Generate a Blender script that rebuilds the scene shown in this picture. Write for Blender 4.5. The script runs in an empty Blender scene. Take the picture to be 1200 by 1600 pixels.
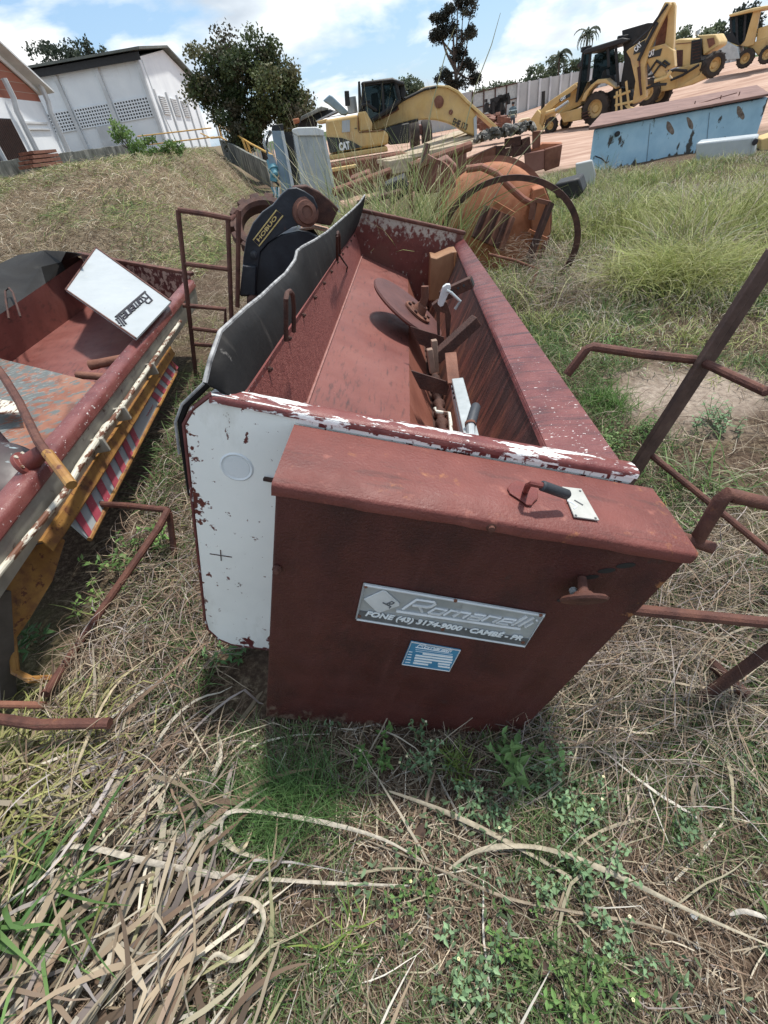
import bpy, bmesh, math, random
import numpy as np
from mathutils import Vector, Matrix
random.seed(7); rng = np.random.default_rng(11)
scene = bpy.context.scene
COL = scene.collection

# ------------------------------------------------------------------ camera
CAM_H = 1.62
F_PX = 700.0                       # focal length in pixels of a 1200 x 1600 picture (ultra-wide phone lens)
ROLL, ND = math.radians(10), 812.0
_n = np.array([ND*math.sin(ROLL), ND*math.cos(ROLL), F_PX]); DOWN = _n/np.linalg.norm(_n)
_Y = np.array([0, 0, 1.]) - DOWN[2]*DOWN; _Y /= np.linalg.norm(_Y)
W = np.array([np.cross(_Y, -DOWN), _Y, -DOWN])
CAM = np.array([0, 0, CAM_H])
cd = bpy.data.cameras.new('camera'); cam = bpy.data.objects.new('camera', cd); COL.objects.link(cam)
cd.sensor_fit = 'VERTICAL'; cd.sensor_height = 24; cd.sensor_width = 18
cd.lens = F_PX/1600*24; cd.clip_start = 0.02; cd.clip_end = 3000
_m = Matrix.Identity(4)
for i in range(3):
    _m[i][0] = W[i, 0]; _m[i][1] = -W[i, 1]; _m[i][2] = -W[i, 2]; _m[i][3] = CAM[i]
cam.matrix_world = _m
scene.camera = cam

# ------------------------------------------------------------------ world, sun, exposure
SUN = Vector((0.30, 0.24, 0.92)).normalized()
scene.view_settings.view_transform = 'Standard'; scene.view_settings.look = 'None'
scene.view_settings.exposure = 0.46; scene.view_settings.gamma = 1.0
scene.view_settings.use_curve_mapping = False
world = bpy.data.worlds.new('World'); scene.world = world; world.use_nodes = True
nt = world.node_tree; N = nt.nodes; N.clear()
def nn(tree, typ, **kw):
    n = tree.nodes.new(typ)
    for k, v in kw.items(): setattr(n, k, v)
    return n
def lk(tree, a, b): tree.links.new(a, b)
def math_n(tree, op, a, b=None, clamp=False):
    n = nn(tree, 'ShaderNodeMath', operation=op); n.use_clamp = clamp
    for i, s in enumerate((a, b)):
        if s is None: continue
        if isinstance(s, (int, float)): n.inputs[i].default_value = s
        else: lk(tree, s, n.inputs[i])
    return n.outputs[0]
def ramp(tree, fac, stops, interp='LINEAR'):
    n = nn(tree, 'ShaderNodeValToRGB'); cr = n.color_ramp; cr.interpolation = interp
    while len(cr.elements) < len(stops): cr.elements.new(0.5)
    for e, (p, c) in zip(cr.elements, stops):
        e.position = p; e.color = (*c, 1) if not isinstance(c, (int, float)) else (c, c, c, 1)
    lk(tree, fac, n.inputs[0]); return n.outputs[0]
def mixc(tree, fac, a, b, mode='MIX'):
    n = nn(tree, 'ShaderNodeMix', data_type='RGBA', blend_type=mode)
    for i, s in ((0, fac), (6, a), (7, b)):
        if isinstance(s, (int, float)): n.inputs[i].default_value = s
        elif isinstance(s, (tuple, list)): n.inputs[i].default_value = (*s, 1)
        else: lk(tree, s, n.inputs[i])
    return n.outputs[2]
sky = nn(nt, 'ShaderNodeTexSky'); sky.sky_type = 'NISHITA'; sky.sun_disc = False
sky.sun_elevation = math.asin(SUN.z); sky.sun_rotation = math.atan2(SUN.x, SUN.y)
sky.air_density = 1.0; sky.dust_density = 0.6; sky.ozone_density = 2.0
tc = nn(nt, 'ShaderNodeTexCoord'); sp = nn(nt, 'ShaderNodeSeparateXYZ'); lk(nt, tc.outputs['Generated'], sp.inputs[0])
zc = math_n(nt, 'MAXIMUM', sp.outputs[2], 0.0); zc = math_n(nt, 'ADD', zc, 0.30)
cx = math_n(nt, 'DIVIDE', sp.outputs[0], zc); cy = math_n(nt, 'DIVIDE', sp.outputs[1], zc)
cb = nn(nt, 'ShaderNodeCombineXYZ'); lk(nt, cx, cb.inputs[0]); lk(nt, cy, cb.inputs[1]); cb.inputs[2].default_value = 5.1
cn = nn(nt, 'ShaderNodeTexNoise'); lk(nt, cb.outputs[0], cn.inputs['Vector'])
cn.inputs['Scale'].default_value = 1.75; cn.inputs['Detail'].default_value = 9; cn.inputs['Roughness'].default_value = 0.52
cn.inputs['Distortion'].default_value = 0.25
cmask = ramp(nt, cn.outputs[0], [(0.44, 0.0), (0.50, 0.5), (0.56, 1.0)])
cn2 = nn(nt, 'ShaderNodeTexNoise'); lk(nt, cb.outputs[0], cn2.inputs['Vector'])
cn2.inputs['Scale'].default_value = 2.1; cn2.inputs['Detail'].default_value = 6; cn2.inputs['Roughness'].default_value = 0.5
ccol = ramp(nt, cn2.outputs[0], [(0.34, (0.55, 0.62, 0.70)), (0.47, (0.78, 0.85, 0.91)), (0.55, (1.12, 1.12, 1.12))])
skyc = mixc(nt, 1.0, sky.outputs[0], (0.115, 0.115, 0.115), 'MULTIPLY')
skyc = mixc(nt, 0.55, skyc, (0.40, 0.63, 0.90))
fin = mixc(nt, cmask, skyc, ccol)
bg = nn(nt, 'ShaderNodeBackground'); lk(nt, fin, bg.inputs[0]); bg.inputs[1].default_value = 0.88
wo = nn(nt, 'ShaderNodeOutputWorld'); lk(nt, bg.outputs[0], wo.inputs[0])
sd = bpy.data.lights.new('sun', 'SUN'); sd.energy = 3.7; sd.angle = math.radians(4.0); sd.color = (1.0, 0.955, 0.88)
so = bpy.data.objects.new('sun', sd); COL.objects.link(so); so.rotation_euler = SUN.to_track_quat('Z', 'Y').to_euler(); so.location = (0, 0, 30)

# ------------------------------------------------------------------ pixel -> place helpers (reading positions off the photograph)
def ray(p): return W @ np.array([p[0]-600.0, p[1]-800.0, F_PX])
def at_z(p, z): r = ray(p); return Vector(CAM + r*((z-CAM_H)/r[2]))
def at_y(p, y): r = ray(p); return Vector(CAM + r*(y/r[1]))
def at_d(p, d): r = ray(p); return Vector(CAM + r*(d/math.hypot(r[0], r[1])))
class Plane:
    """an upright plane through point P whose normal points away from the viewer at azimuth a (degrees); hit() finds where a sight line meets it"""
    def __init__(s, P, a, tilt=0):
        s.P = np.array(P); a = math.radians(a); t = math.radians(tilt)
        s.n = np.array([math.sin(a)*math.cos(t), math.cos(a)*math.cos(t), math.sin(t)])
        s.N = Vector(s.n); s.R = Vector((math.cos(a), -math.sin(a), 0)); s.U = s.N.cross(s.R)*-1
    def hit(s, p, off=0.0):
        r = ray(p); return Vector(CAM + r*(((s.P-CAM)@s.n+off)/(r@s.n)))
def Q(x0, y0, k): return lambda X, Y: (x0+X/k, y0+Y/k)

def sstep(a, b, x):
    t = np.clip((np.asarray(x, float)-a)/(b-a), 0, 1); return t*t*(3-2*t)
def ground(x, y):
    x = np.asarray(x, float); y = np.asarray(y, float)
    z = -0.12*sstep(-0.5, 0.5, x)*(1-sstep(1.2, 3.0, y))*(1-sstep(1.6, 4, x))
    z = z + 0.022*np.sin(2.3*x+1.1)*np.cos(2.9*y+.4) + 0.012*np.sin(6.1*x)*np.sin(5.3*y+1)
    edge = -0.55-0.10*y                              # right-hand end of the bank
    bank = 1.66*sstep(6.0, 13.5, y+0.10*x)*sstep(0.0, 1.0, (edge-x)/2.1)
    bank = bank + 0.30*sstep(15, 34, y)*sstep(0.0, 1.0, (edge-2-x)/4)
    bank = bank*(1+0.03*np.sin(1.7*x+0.8*y)+0.02*np.sin(3.9*x-2.2*y))
    rise = 1.25*sstep(13, 34, x)*sstep(24, 46, y)
    far = np.hypot(x, y); z = z
    dip = -0.34*np.exp(-((x-10.5)**2+(y-40.5)**2)/50)
    return z*(1-sstep(20, 40, far)) + dip + bank + rise + 0.06*np.sin(.5*x+1)*np.sin(.45*y)*sstep(6, 14, far)
def gz(x, y): return float(ground(x, y))

# ------------------------------------------------------------------ object helpers
def tag(o, label=None, cat=None, group=None, kind=None):
    if label: o['label'] = label
    if cat: o['category'] = cat
    if group: o['group'] = group
    if kind: o['kind'] = kind
    return o
MW = {}
def thing(name, label, cat, loc=(0, 0, 0), group=None, mat=None):
    o = bpy.data.objects.new(name, None); COL.objects.link(o); o.empty_display_size = 0.1
    m = mat if mat is not None else Matrix.Translation(Vector(loc))
    o.matrix_world = m; MW[o] = m
    return tag(o, label, cat, group)
class MB:
    def __init__(s): s.v = []; s.f = []
    def add(s, vs, fs):
        b = len(s.v); s.v += [tuple(v) for v in vs]; s.f += [tuple(b+i for i in f) for f in fs]; return s
    def box(s, c, d, R=None):
        c = Vector(c); vs = []
        for z in (-.5, .5):
            for x, y in ((-.5, -.5), (.5, -.5), (.5, .5), (-.5, .5)):
                q = Vector((x*d[0], y*d[1], z*d[2])); q = R @ q if R is not None else q; vs.append(c+q)
        return s.add(vs, [(3, 2, 1, 0), (4, 5, 6, 7), (0, 1, 5, 4), (1, 2, 6, 5), (2, 3, 7, 6), (3, 0, 4, 7)])
    def bar(s, a, b, w, h, up=(0, 0, 1)):
        a = Vector(a); b = Vector(b); d = (b-a).normalized(); up = Vector(up)
        if abs(d.dot(up.normalized())) > .98: up = Vector((0, 1, 0))
        sx = d.cross(up).normalized()*w/2; sy = sx.cross(d).normalized()*h/2
        vs = [p+i*sx+j*sy for p in (a, b) for i, j in ((-1, -1), (1, -1), (1, 1), (-1, 1))]
        return s.add(vs, [(3, 2, 1, 0), (4, 5, 6, 7), (0, 1, 5, 4), (1, 2, 6, 5), (2, 3, 7, 6), (3, 0, 4, 7)])
    def tube(s, pts, r, n=8, closed=False, caps=True):
        pts = [Vector(p) for p in pts]; m = len(pts); rs = r if isinstance(r, (list, tuple)) else [r]*m
        T = []
        for i in range(m):
            if closed: t = pts[(i+1) % m]-pts[i-1]
            else: t = pts[min(i+1, m-1)]-pts[max(i-1, 0)]
            T.append(t.normalized())
        u = T[0].orthogonal().normalized(); vs = []
        for i in range(m):
            u = (u-T[i]*u.dot(T[i])).normalized(); w = T[i].cross(u)
            for k in range(n):
                a = 2*math.pi*k/n; vs.append(pts[i]+(u*math.cos(a)+w*math.sin(a))*rs[i])
        fs = []
        for i in range(m if closed else m-1):
            j = (i+1) % m
            for k in range(n): fs.append((i*n+k, i*n+(k+1) % n, j*n+(k+1) % n, j*n+k))
        if caps and not closed: fs += [tuple(range(n))[::-1], tuple((m-1)*n+k for k in range(n))]
        return s.add(vs, fs)
    def prism(s, pts, vec):
        pts = [Vector(p) for p in pts]; n = len(pts); vec = Vector(vec)
        return s.add(pts+[p+vec for p in pts], [tuple(range(n)), tuple(range(2*n-1, n-1, -1))]+[(i, n+i, n+(i+1) % n, (i+1) % n) for i in range(n)])
    def lathe(s, prof, o, ax, n=24, caps=True):
        o = Vector(o); ax = Vector(ax).normalized(); u = ax.orthogonal().normalized(); w = ax.cross(u); vs = []
        for r, h in prof:
            for k in range(n):
                a = 2*math.pi*k/n; vs.append(o+ax*h+(u*math.cos(a)+w*math.sin(a))*r)
        fs = []; m = len(prof)
        for i in range(m-1):
            for k in range(n): fs.append((i*n+k, i*n+(k+1) % n, (i+1)*n+(k+1) % n, (i+1)*n+k))
        if caps: fs += [tuple(range(n))[::-1], tuple((m-1)*n+k for k in range(n))]
        return s.add(vs, fs)
    def sheet(s, rows, th=0.0, off=None):
        """grid of points rows[i][j] -> surface; with th it becomes a closed slab pushed along off"""
        m = len(rows); n = len(rows[0]); vs = [Vector(p) for r in rows for p in r]
        fs = [(i*n+j, i*n+j+1, (i+1)*n+j+1, (i+1)*n+j) for i in range(m-1) for j in range(n-1)]
        if th:
            k = len(vs); o = Vector(off).normalized()*th; vs += [v+o for v in vs]
            fs += [tuple(k+q for q in f)[::-1] for f in fs]
            rim = [j for j in range(n)]+[i*n+n-1 for i in range(1, m)]+[(m-1)*n+j for j in range(n-2, -1, -1)]+[i*n for i in range(m-2, 0, -1)]
            fs += [(rim[(q+1) % len(rim)], rim[q], rim[q]+k, rim[(q+1) % len(rim)]+k) for q in range(len(rim))]
        return s.add(vs, fs)
    def build(s, name, mat, parent=None, smooth=35, bevel=0, local=False, seg=2, label=None):
        vs = s.v
        if parent is not None and not local:
            inv = MW[parent].inverted(); vs = [tuple(inv @ Vector(v)) for v in vs]
        me = bpy.data.meshes.new(name); me.from_pydata(vs, [], s.f); me.update()
        bm = bmesh.new(); bm.from_mesh(me); bmesh.ops.recalc_face_normals(bm, faces=bm.faces); bm.to_mesh(me); bm.free()
        if smooth:
            me.shade_smooth(); me.set_sharp_from_angle(angle=math.radians(smooth))
        o = bpy.data.objects.new(name, me); COL.objects.link(o)
        if mat: me.materials.append(mat)
        if parent is not None: o.parent = parent; MW[o] = MW[parent]
        if bevel:
            b = o.modifiers.new('bevel', 'BEVEL'); b.width = bevel; b.segments = seg; b.limit_method = 'ANGLE'; b.angle_limit = math.radians(40); b.harden_normals = False
        if label: o['label'] = label
        return o
def text_mesh(body, size, mat, origin, right, up, parent, name='lettering', extrude=0.002, shear=0.0, bold=0.0, align='LEFT', space=1.0, width=None):
    """lettering as real raised letters; origin / right / up in the frame of the parent"""
    c = bpy.data.curves.new(name, 'FONT'); c.body = body; c.size = size; c.extrude = extrude; c.shear = shear; c.offset = bold; c.align_x = align; c.space_character = space
    c.resolution_u = 3
    t = bpy.data.objects.new(name, c); COL.objects.link(t)
    dg = bpy.context.evaluated_depsgraph_get(); me = bpy.data.meshes.new_from_object(t.evaluated_get(dg)); bpy.data.objects.remove(t)
    me.name = name
    R = Vector(right).normalized(); U = Vector(up); U = (U-R*U.dot(R)).normalized(); Nn = R.cross(U)
    xs = [v.co.x for v in me.vertices]; k = width/(max(xs)-min(xs)) if width else 1
    for v in me.vertices:
        p = v.co.copy(); v.co = Vector(origin)+R*p.x*k+U*p.y+Nn*p.z
    me.materials.clear(); me.materials.append(mat)
    o = bpy.data.objects.new(name, me); COL.objects.link(o); o.parent = parent; MW[o] = MW.get(parent)
    return o

# ------------------------------------------------------------------ materials
MATS = {}
def M(name, stops, scale=8, detail=8, rough=0.6, metal=0.0, bump=0.0, bscale=60, stretch=(1, 1, 1), over=(), spec=0.4, nrough=0.6, rvar=0.0):
    """painted / rusted / earthy surface: a noise driven colour ramp, overlays (scale, stretch, lo, hi, colour, bias) and a fine bump, all in object space"""
    if name in MATS: return MATS[name]
    m = bpy.data.materials.new(name); m.use_nodes = True; t = m.node_tree; t.nodes.clear()
    out = nn(t, 'ShaderNodeOutputMaterial'); b = nn(t, 'ShaderNodeBsdfPrincipled'); lk(t, b.outputs[0], out.inputs[0])
    tc = nn(t, 'ShaderNodeTexCoord'); oc = tc.outputs['Object']
    def noise(sc, st=(1, 1, 1), det=detail, ro=nrough, seed=0.0):
        mp = nn(t, 'ShaderNodeMapping'); lk(t, oc, mp.inputs[0]); mp.inputs['Scale'].default_value = st; mp.inputs['Location'].default_value = (seed, seed*.7, seed*1.3)
        n = nn(t, 'ShaderNodeTexNoise'); lk(t, mp.outputs[0], n.inputs['Vector'])
        n.inputs['Scale'].default_value = sc; n.inputs['Detail'].default_value = det; n.inputs['Roughness'].default_value = ro
        return n.outputs[0]
    base = noise(scale, stretch)
    col = ramp(t, base, stops)
    rgh = None
    for i, ov in enumerate(over):
        sc, st, lo, hi, c = ov[:5]; bias = ov[5] if len(ov) > 5 else None
        nz = noise(sc, st, 9, .65, 3.1+i*5.7)
        if bias:                                    # (axis, from, to, amount): more of it towards one side of the piece
            s3 = nn(t, 'ShaderNodeSeparateXYZ'); lk(t, oc, s3.inputs[0])
            mr = nn(t, 'ShaderNodeMapRange'); lk(t, s3.outputs[bias[0]], mr.inputs[0])
            mr.inputs[1].default_value = bias[1]; mr.inputs[2].default_value = bias[2]; mr.inputs[3].default_value = 0; mr.inputs[4].default_value = bias[3]
            nz = math_n(t, 'ADD', nz, mr.outputs[0])
        mask = ramp(t, nz, [(lo, 0.0), (hi, 1.0)])
        col = mixc(t, mask, col, c)
    lk(t, col, b.inputs['Base Color'])
    b.inputs['Metallic'].default_value = metal; b.inputs['Specular IOR Level'].default_value = spec
    rv = ramp(t, noise(scale*2.3, stretch, 6, .6, 9.0), [(0.3, max(0.05, rough-rvar-0.08)), (0.7, min(1, rough+rvar+0.08))]); lk(t, rv, b.inputs['Roughness'])
    if bump:
        bp = nn(t, 'ShaderNodeBump'); bp.inputs['Strength'].default_value = bump; bp.inputs['Distance'].default_value = 0.01
        lk(t, noise(bscale, (1, 1, 1), 5, .6, 2.0), bp.inputs['Height']); lk(t, bp.outputs[0], b.inputs['Normal'])
    MATS[name] = m; return m
def M_leaf(name, rough=0.6, transl=0.25):
    m = bpy.data.materials.new(name); m.use_nodes = True; t = m.node_tree; t.nodes.clear()
    out = nn(t, 'ShaderNodeOutputMaterial'); b = nn(t, 'ShaderNodeBsdfPrincipled'); a = nn(t, 'ShaderNodeAttribute'); a.attribute_name = 'col'
    lk(t, a.outputs['Color'], b.inputs['Base Color']); b.inputs['Roughness'].default_value = rough; b.inputs['Specular IOR Level'].default_value = 0.25
    tr = nn(t, 'ShaderNodeBsdfTranslucent'); lk(t, a.outputs['Color'], tr.inputs[0])
    mx = nn(t, 'ShaderNodeMixShader'); mx.inputs[0].default_value = transl
    lk(t, b.outputs[0], mx.inputs[1]); lk(t, tr.outputs[0], mx.inputs[2]); lk(t, mx.outputs[0], out.inputs[0]); return m
def M_glass(name, tint=(0.03, 0.045, 0.05), rough=0.08):
    m = bpy.data.materials.new(name); m.use_nodes = True; b = m.node_tree.nodes['Principled BSDF']
    b.inputs['Base Color'].default_value = (*tint, 1); b.inputs['Roughness'].default_value = rough; b.inputs['Specular IOR Level'].default_value = 0.7
    b.inputs['Transmission Weight'].default_value = 0.75; b.inputs['IOR'].default_value = 1.05; return m
BLACK = (0.012, 0.011, 0.012)
maroon = M('maroon_paint', [(0.30, (0.095, 0.021, 0.018)), (0.5, (0.155, 0.036, 0.030)), (0.72, (0.205, 0.055, 0.045))], 7, rough=0.5, bump=0.25, bscale=160, rvar=.08,
    over=[(22, (1, 1, .35), .60, .70, (0.065, 0.018, 0.015)), (60, (1, 1, 1), .69, .74, (0.25, 0.085, 0.05))])
shaded_cover_paint = M('shaded_cover_paint', [(0.30, (0.048, 0.0125, 0.0108)), (0.5, (0.071, 0.0190, 0.0158)), (0.72, (0.095, 0.0270, 0.0220))], 4.5, rough=0.55, bump=0.5, bscale=130, rvar=.06,
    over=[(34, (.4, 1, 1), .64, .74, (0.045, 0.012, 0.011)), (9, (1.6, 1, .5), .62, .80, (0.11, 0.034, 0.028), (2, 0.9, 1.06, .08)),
          (13, (1, 4, 1), .62, .72, (0.05, 0.022, 0.02), (2, 1.0, 1.06, .05)), (70, (1, 1, 1), .74, .78, (0.16, 0.075, 0.06)), (16, (1.4, 1, .10), .54, .74, (0.090, 0.030, 0.026)), (5, (1, 1, .6), .54, .70, (0.040, 0.0125, 0.0115)), (22, (1, 1, .7), .70, .80, (0.15, 0.10, 0.075), (2, .14, .0, .28)), (24, (1, 1, 1), .74, .80, (0.26, 0.11, 0.045), (0, 0.88, 0.98, .17)), (40, (.25, 1, 1.6), .70, .73, (0.11, 0.05, 0.04))])  # maroon darkened: the shade on the front is put into the colour
floor_paint = M('floor_paint', [(0.30, (0.14, 0.044, 0.036)), (0.5, (0.18, 0.060, 0.049)), (0.72, (0.21, 0.080, 0.066))], 3.0, rough=0.55, bump=0.15, bscale=120, rvar=.06,
    over=[(14, (5, .6, 1), .55, .72, (0.055, 0.026, 0.024), (1, 1.2, 0.25, .10)), (30, (1, 1, 1), .68, .76, (0.29, 0.12, 0.095))])
wall_paint = M('rough_wall_paint', [(0.30, (0.13, 0.036, 0.031)), (0.5, (0.19, 0.056, 0.047)), (0.72, (0.26, 0.095, 0.078))], 60, rough=0.6, bump=0.6, bscale=110, stretch=(1, 1, .4),
    over=[(3, (1, 1, 1), .55, .75, (0.20, 0.07, 0.058))])
streak_paint = M('streaked_paint', [(0.30, (0.13, 0.042, 0.034)), (0.5, (0.19, 0.066, 0.05)), (0.75, (0.24, 0.095, 0.066))], 5, rough=0.55, bump=0.2, bscale=140,
    over=[(6, (1, 1, 1), .52, .78, (0.24, 0.10, 0.055), (2, .95, .5, .14)), (4, (.6, 2.6, .6), .45, .66, (0.070, 0.033, 0.031), (2, .70, 1.06, .16)), (9, (.35, 3, .35), .56, .70, (0.032, 0.018, 0.018), (2, .66, 1.06, .15))])
rim_paint = M('rim_paint', [(0.30, (0.095, 0.024, 0.024)), (0.5, (0.15, 0.042, 0.040)), (0.72, (0.20, 0.065, 0.06))], 9, rough=0.42, bump=0.3, bscale=150, rvar=.1,
    over=[(10, (.3, 4, .3), .51, .63, (0.06, 0.024, 0.028)), (120, (.5, .9, .5), .70, .72, (0.70, 0.66, 0.64), (1, 1.8, 0.26, .085))])
front_rim_paint = M('chipped_front_rim', [(0.30, (0.105, 0.024, 0.024)), (0.5, (0.165, 0.045, 0.042)), (0.72, (0.21, 0.07, 0.06))], 12, rough=0.4, bump=0.3, bscale=150,
    over=[(14, (.45, 1.3, 1.3), .515, .54, (0.82, 0.83, 0.82)), (60, (.5, 1, 1), .64, .67, (0.82, 0.83, 0.82))])
white_chip = M('chipped_white_paint', [(0.30, (0.76, 0.78, 0.755)), (0.5, (0.83, 0.85, 0.82)), (0.72, (0.87, 0.885, 0.86))], 3, rough=0.38, bump=0.06, bscale=80,
    over=[(24, (1, 1, 1), .70, .715, (0.05, 0.012, 0.012)), (15, (1.2, 1, .8), .69, .705, (0.10, 0.022, 0.020), (2, .95, 1.09, .125)), (13, (1, 1, 1), .66, .675, (0.10, 0.022, 0.02), (0, -.24, -.298, .12)), (30, (.8, 1, .8), .655, .67, (0.12, 0.03, 0.025), (0, -.19, -.298, .10)), (3.5, (1, 1, .4), .54, .78, (0.52, 0.52, 0.46), (2, .40, .0, .16)), (60, (1.5, 1, .5), .735, .75, (0.08, 0.02, 0.018)),
          (5, (1, 1, .25), .64, .80, (0.50, 0.52, 0.48)), (14, (1, 1, 1), .66, .675, (0.12, 0.03, 0.03), (2, .18, .02, .16))])
white_strip = M('chipped_white_strip', [(0.30, (0.66, 0.70, 0.69)), (0.7, (0.78, 0.80, 0.79))], 3, rough=0.38, bump=0.1, bscale=80,
    over=[(34, (.8, 1, .5), .57, .60, (0.12, 0.026, 0.026), (2, 1.065, 1.095, .10)), (7, (1, 1, 1), .60, .62, (0.10, 0.022, 0.022))])
white_dull = M('dull_white_paint', [(0.30, (0.33, 0.36, 0.375)), (0.7, (0.41, 0.44, 0.455))], 3, rough=0.45, over=[(30, (1, 1, 1), .70, .72, (0.10, 0.04, 0.035)), (5, (1, 1, .4), .62, .80, (0.5, 0.5, 0.46))])
white_flaky = M('flaky_cream_paint', [(0.30, (0.50, 0.47, 0.38)), (0.7, (0.66, 0.63, 0.54))], 8, rough=0.5, over=[(26, (1, .4, 1), .49, .54, (0.14, 0.06, 0.035))])
rust_tube = M('rusty_tube', [(0.30, (0.060, 0.024, 0.019)), (0.5, (0.105, 0.042, 0.031)), (0.72, (0.155, 0.066, 0.044))], 16, rough=0.75, bump=0.4, bscale=150, over=[(30, (1, 1, 1), .62, .72, (0.21, 0.085, 0.035))])
rust_dark = M('dark_rust', [(0.30, (0.034, 0.016, 0.013)), (0.5, (0.065, 0.028, 0.021)), (0.72, (0.10, 0.045, 0.03))], 14, rough=0.75, bump=0.5, bscale=110)
rust_orange = M('orange_rust', [(0.30, (0.23, 0.074, 0.030)), (0.5, (0.33, 0.125, 0.058)), (0.72, (0.40, 0.17, 0.09))], 5, rough=0.75, bump=0.3, bscale=60, over=[(18, (1, 1, 1), .62, .72, (0.15, 0.05, 0.028)), (4, (1, 1, 1), .55, .72, (0.27, 0.10, 0.055))])
rust_brown = M('brown_rust', [(0.30, (0.10, 0.040, 0.026)), (0.5, (0.165, 0.068, 0.043)), (0.72, (0.23, 0.105, 0.07))], 7, rough=0.8, bump=0.4, bscale=70)
rubber = M('black_rubber', [(0.30, (0.007, 0.0065, 0.007)), (0.6, (0.012, 0.0115, 0.012)), (0.8, (0.022, 0.021, 0.021))], 6, rough=0.72, bump=0.15, bscale=50, spec=.18, over=[(7, (1, 3, .4), .58, .76, (0.045, 0.041, 0.038)), (40, (1, 1, .3), .66, .70, (0.09, 0.085, 0.08))])
rubber_edge = M('worn_rubber_edge', [(0.35, (0.10, 0.10, 0.105)), (0.6, (0.38, 0.38, 0.38))], 22, rough=0.6)
black_paint = M('black_machine_paint', [(0.30, (0.010, 0.012, 0.016)), (0.55, (0.020, 0.024, 0.032)), (0.8, (0.04, 0.045, 0.055))], 6, rough=0.42, bump=0.15, bscale=60,
    over=[(12, (1, 1, .3), .66, .74, (0.14, 0.13, 0.12)), (9, (1, 1, 1), .63, .75, (0.075, 0.035, 0.025))])
steel = M('galvanised_steel', [(0.30, (0.33, 0.36, 0.365)), (0.7, (0.48, 0.51, 0.515))], 12, rough=0.42, metal=.35, over=[(20, (1, 1, 1), .64, .72, (0.25, 0.2, 0.16))])
alu = M('stamped_aluminium', [(0.30, (0.30, 0.32, 0.33)), (0.7, (0.44, 0.46, 0.47))], 8, rough=0.4, metal=.3, bump=.05, over=[(10, (1, 1, 1), .60, .75, (0.20, 0.205, 0.21))])
alu_light = M('polished_aluminium', [(0.30, (0.52, 0.54, 0.55)), (0.7, (0.64, 0.66, 0.67))], 20, rough=0.35, metal=.1)
dark_panel = M('dark_plate_panel', [(0.30, (0.07, 0.075, 0.08)), (0.7, (0.13, 0.135, 0.14))], 20, rough=0.5)
blue_label = M('blue_label', [(0.30, (0.035, 0.16, 0.30)), (0.7, (0.06, 0.23, 0.38))], 10, rough=0.4)
white_ink = M('white_ink', [(0.30, (0.66, 0.70, 0.72)), (0.7, (0.76, 0.80, 0.82))], 10, rough=0.5)
black_ink = M('black_ink', [(0.3, (0.012, 0.010, 0.016)), (0.7, (0.03, 0.025, 0.035))], 10, rough=0.5)
yellow_worn = M('worn_yellow_paint', [(0.30, (0.23, 0.11, 0.03)), (0.5, (0.32, 0.165, 0.045)), (0.72, (0.39, 0.22, 0.075))], 6, rough=0.55, bump=.15, over=[(9, (1, 1, 1), .46, .62, (0.19, 0.085, 0.035)), (22, (1, 1, 1), .58, .62, (0.12, 0.042, 0.025)), (5, (1, 1, 1), .60, .66, (0.10, 0.045, 0.03))])
cat_yellow = M('machine_yellow', [(0.30, (0.44, 0.275, 0.095)), (0.5, (0.53, 0.355, 0.14)), (0.72, (0.58, 0.41, 0.19))], 1.4, rough=0.5, over=[(2.4, (1, 1, .6), .50, .72, (0.40, 0.275, 0.145)), (4, (1, 1, .3), .60, .78, (0.33, 0.19, 0.075)), (14, (1, 1, 1), .68, .73, (0.20, 0.10, 0.05))])
cat_pale = M('faded_machine_yellow', [(0.30, (0.50, 0.34, 0.13)), (0.7, (0.64, 0.47, 0.22))], 1.6, rough=0.55, over=[(5, (1, 1, .4), .60, .78, (0.35, 0.24, 0.12))])
grey_panel = M('grey_radiator', [(0.30, (0.33, 0.36, 0.36)), (0.7, (0.47, 0.50, 0.49))], 5, rough=0.6, over=[(12, (3, 3, .3), .56, .70, (0.27, 0.29, 0.285))])
bluegrey = M('blue_grey_paint', [(0.30, (0.15, 0.22, 0.28)), (0.7, (0.24, 0.32, 0.38))], 4, rough=0.5)
teal_blue = M('teal_motor_paint', [(0.30, (0.06, 0.20, 0.26)), (0.7, (0.14, 0.32, 0.38))], 8, rough=0.5)
black_dull = M('dull_black', [(0.3, (0.010, 0.010, 0.011)), (0.7, (0.025, 0.025, 0.027))], 8, rough=0.6)
tyre = M('dusty_tyre', [(0.3, (0.020, 0.017, 0.015)), (0.7, (0.055, 0.042, 0.034))], 4, rough=0.85, bump=.3, bscale=30)
tank_blue = M('weathered_blue_paint', [(0.30, (0.27, 0.44, 0.56)), (0.5, (0.33, 0.52, 0.64)), (0.72, (0.41, 0.59, 0.69))], 2.2, rough=0.5,
    over=[(3.2, (1, 1, .5), .60, .63, (0.05, 0.05, 0.045), (2, .12, -.16, .28)), (7, (1.2, 1, .5), .75, .77, (0.03, 0.05, 0.08)), (4, (3, 1, .25), .62, .80, (0.30, 0.48, 0.56))])
tank_rust = M('scorched_patch', [(0.35, (0.10, 0.07, 0.055)), (0.7, (0.26, 0.21, 0.17))], 14, rough=0.8)
roof_rust = M('rusty_roof_sheet', [(0.30, (0.13, 0.065, 0.05)), (0.7, (0.23, 0.13, 0.105))], 3, rough=0.7, bump=.2)
concrete_wall = M('stained_concrete', [(0.30, (0.34, 0.35, 0.35)), (0.7, (0.46, 0.47, 0.46))], .5, rough=0.85, over=[(1.2, (1, 1, .3), .60, .78, (0.2, 0.2, 0.2))])
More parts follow.
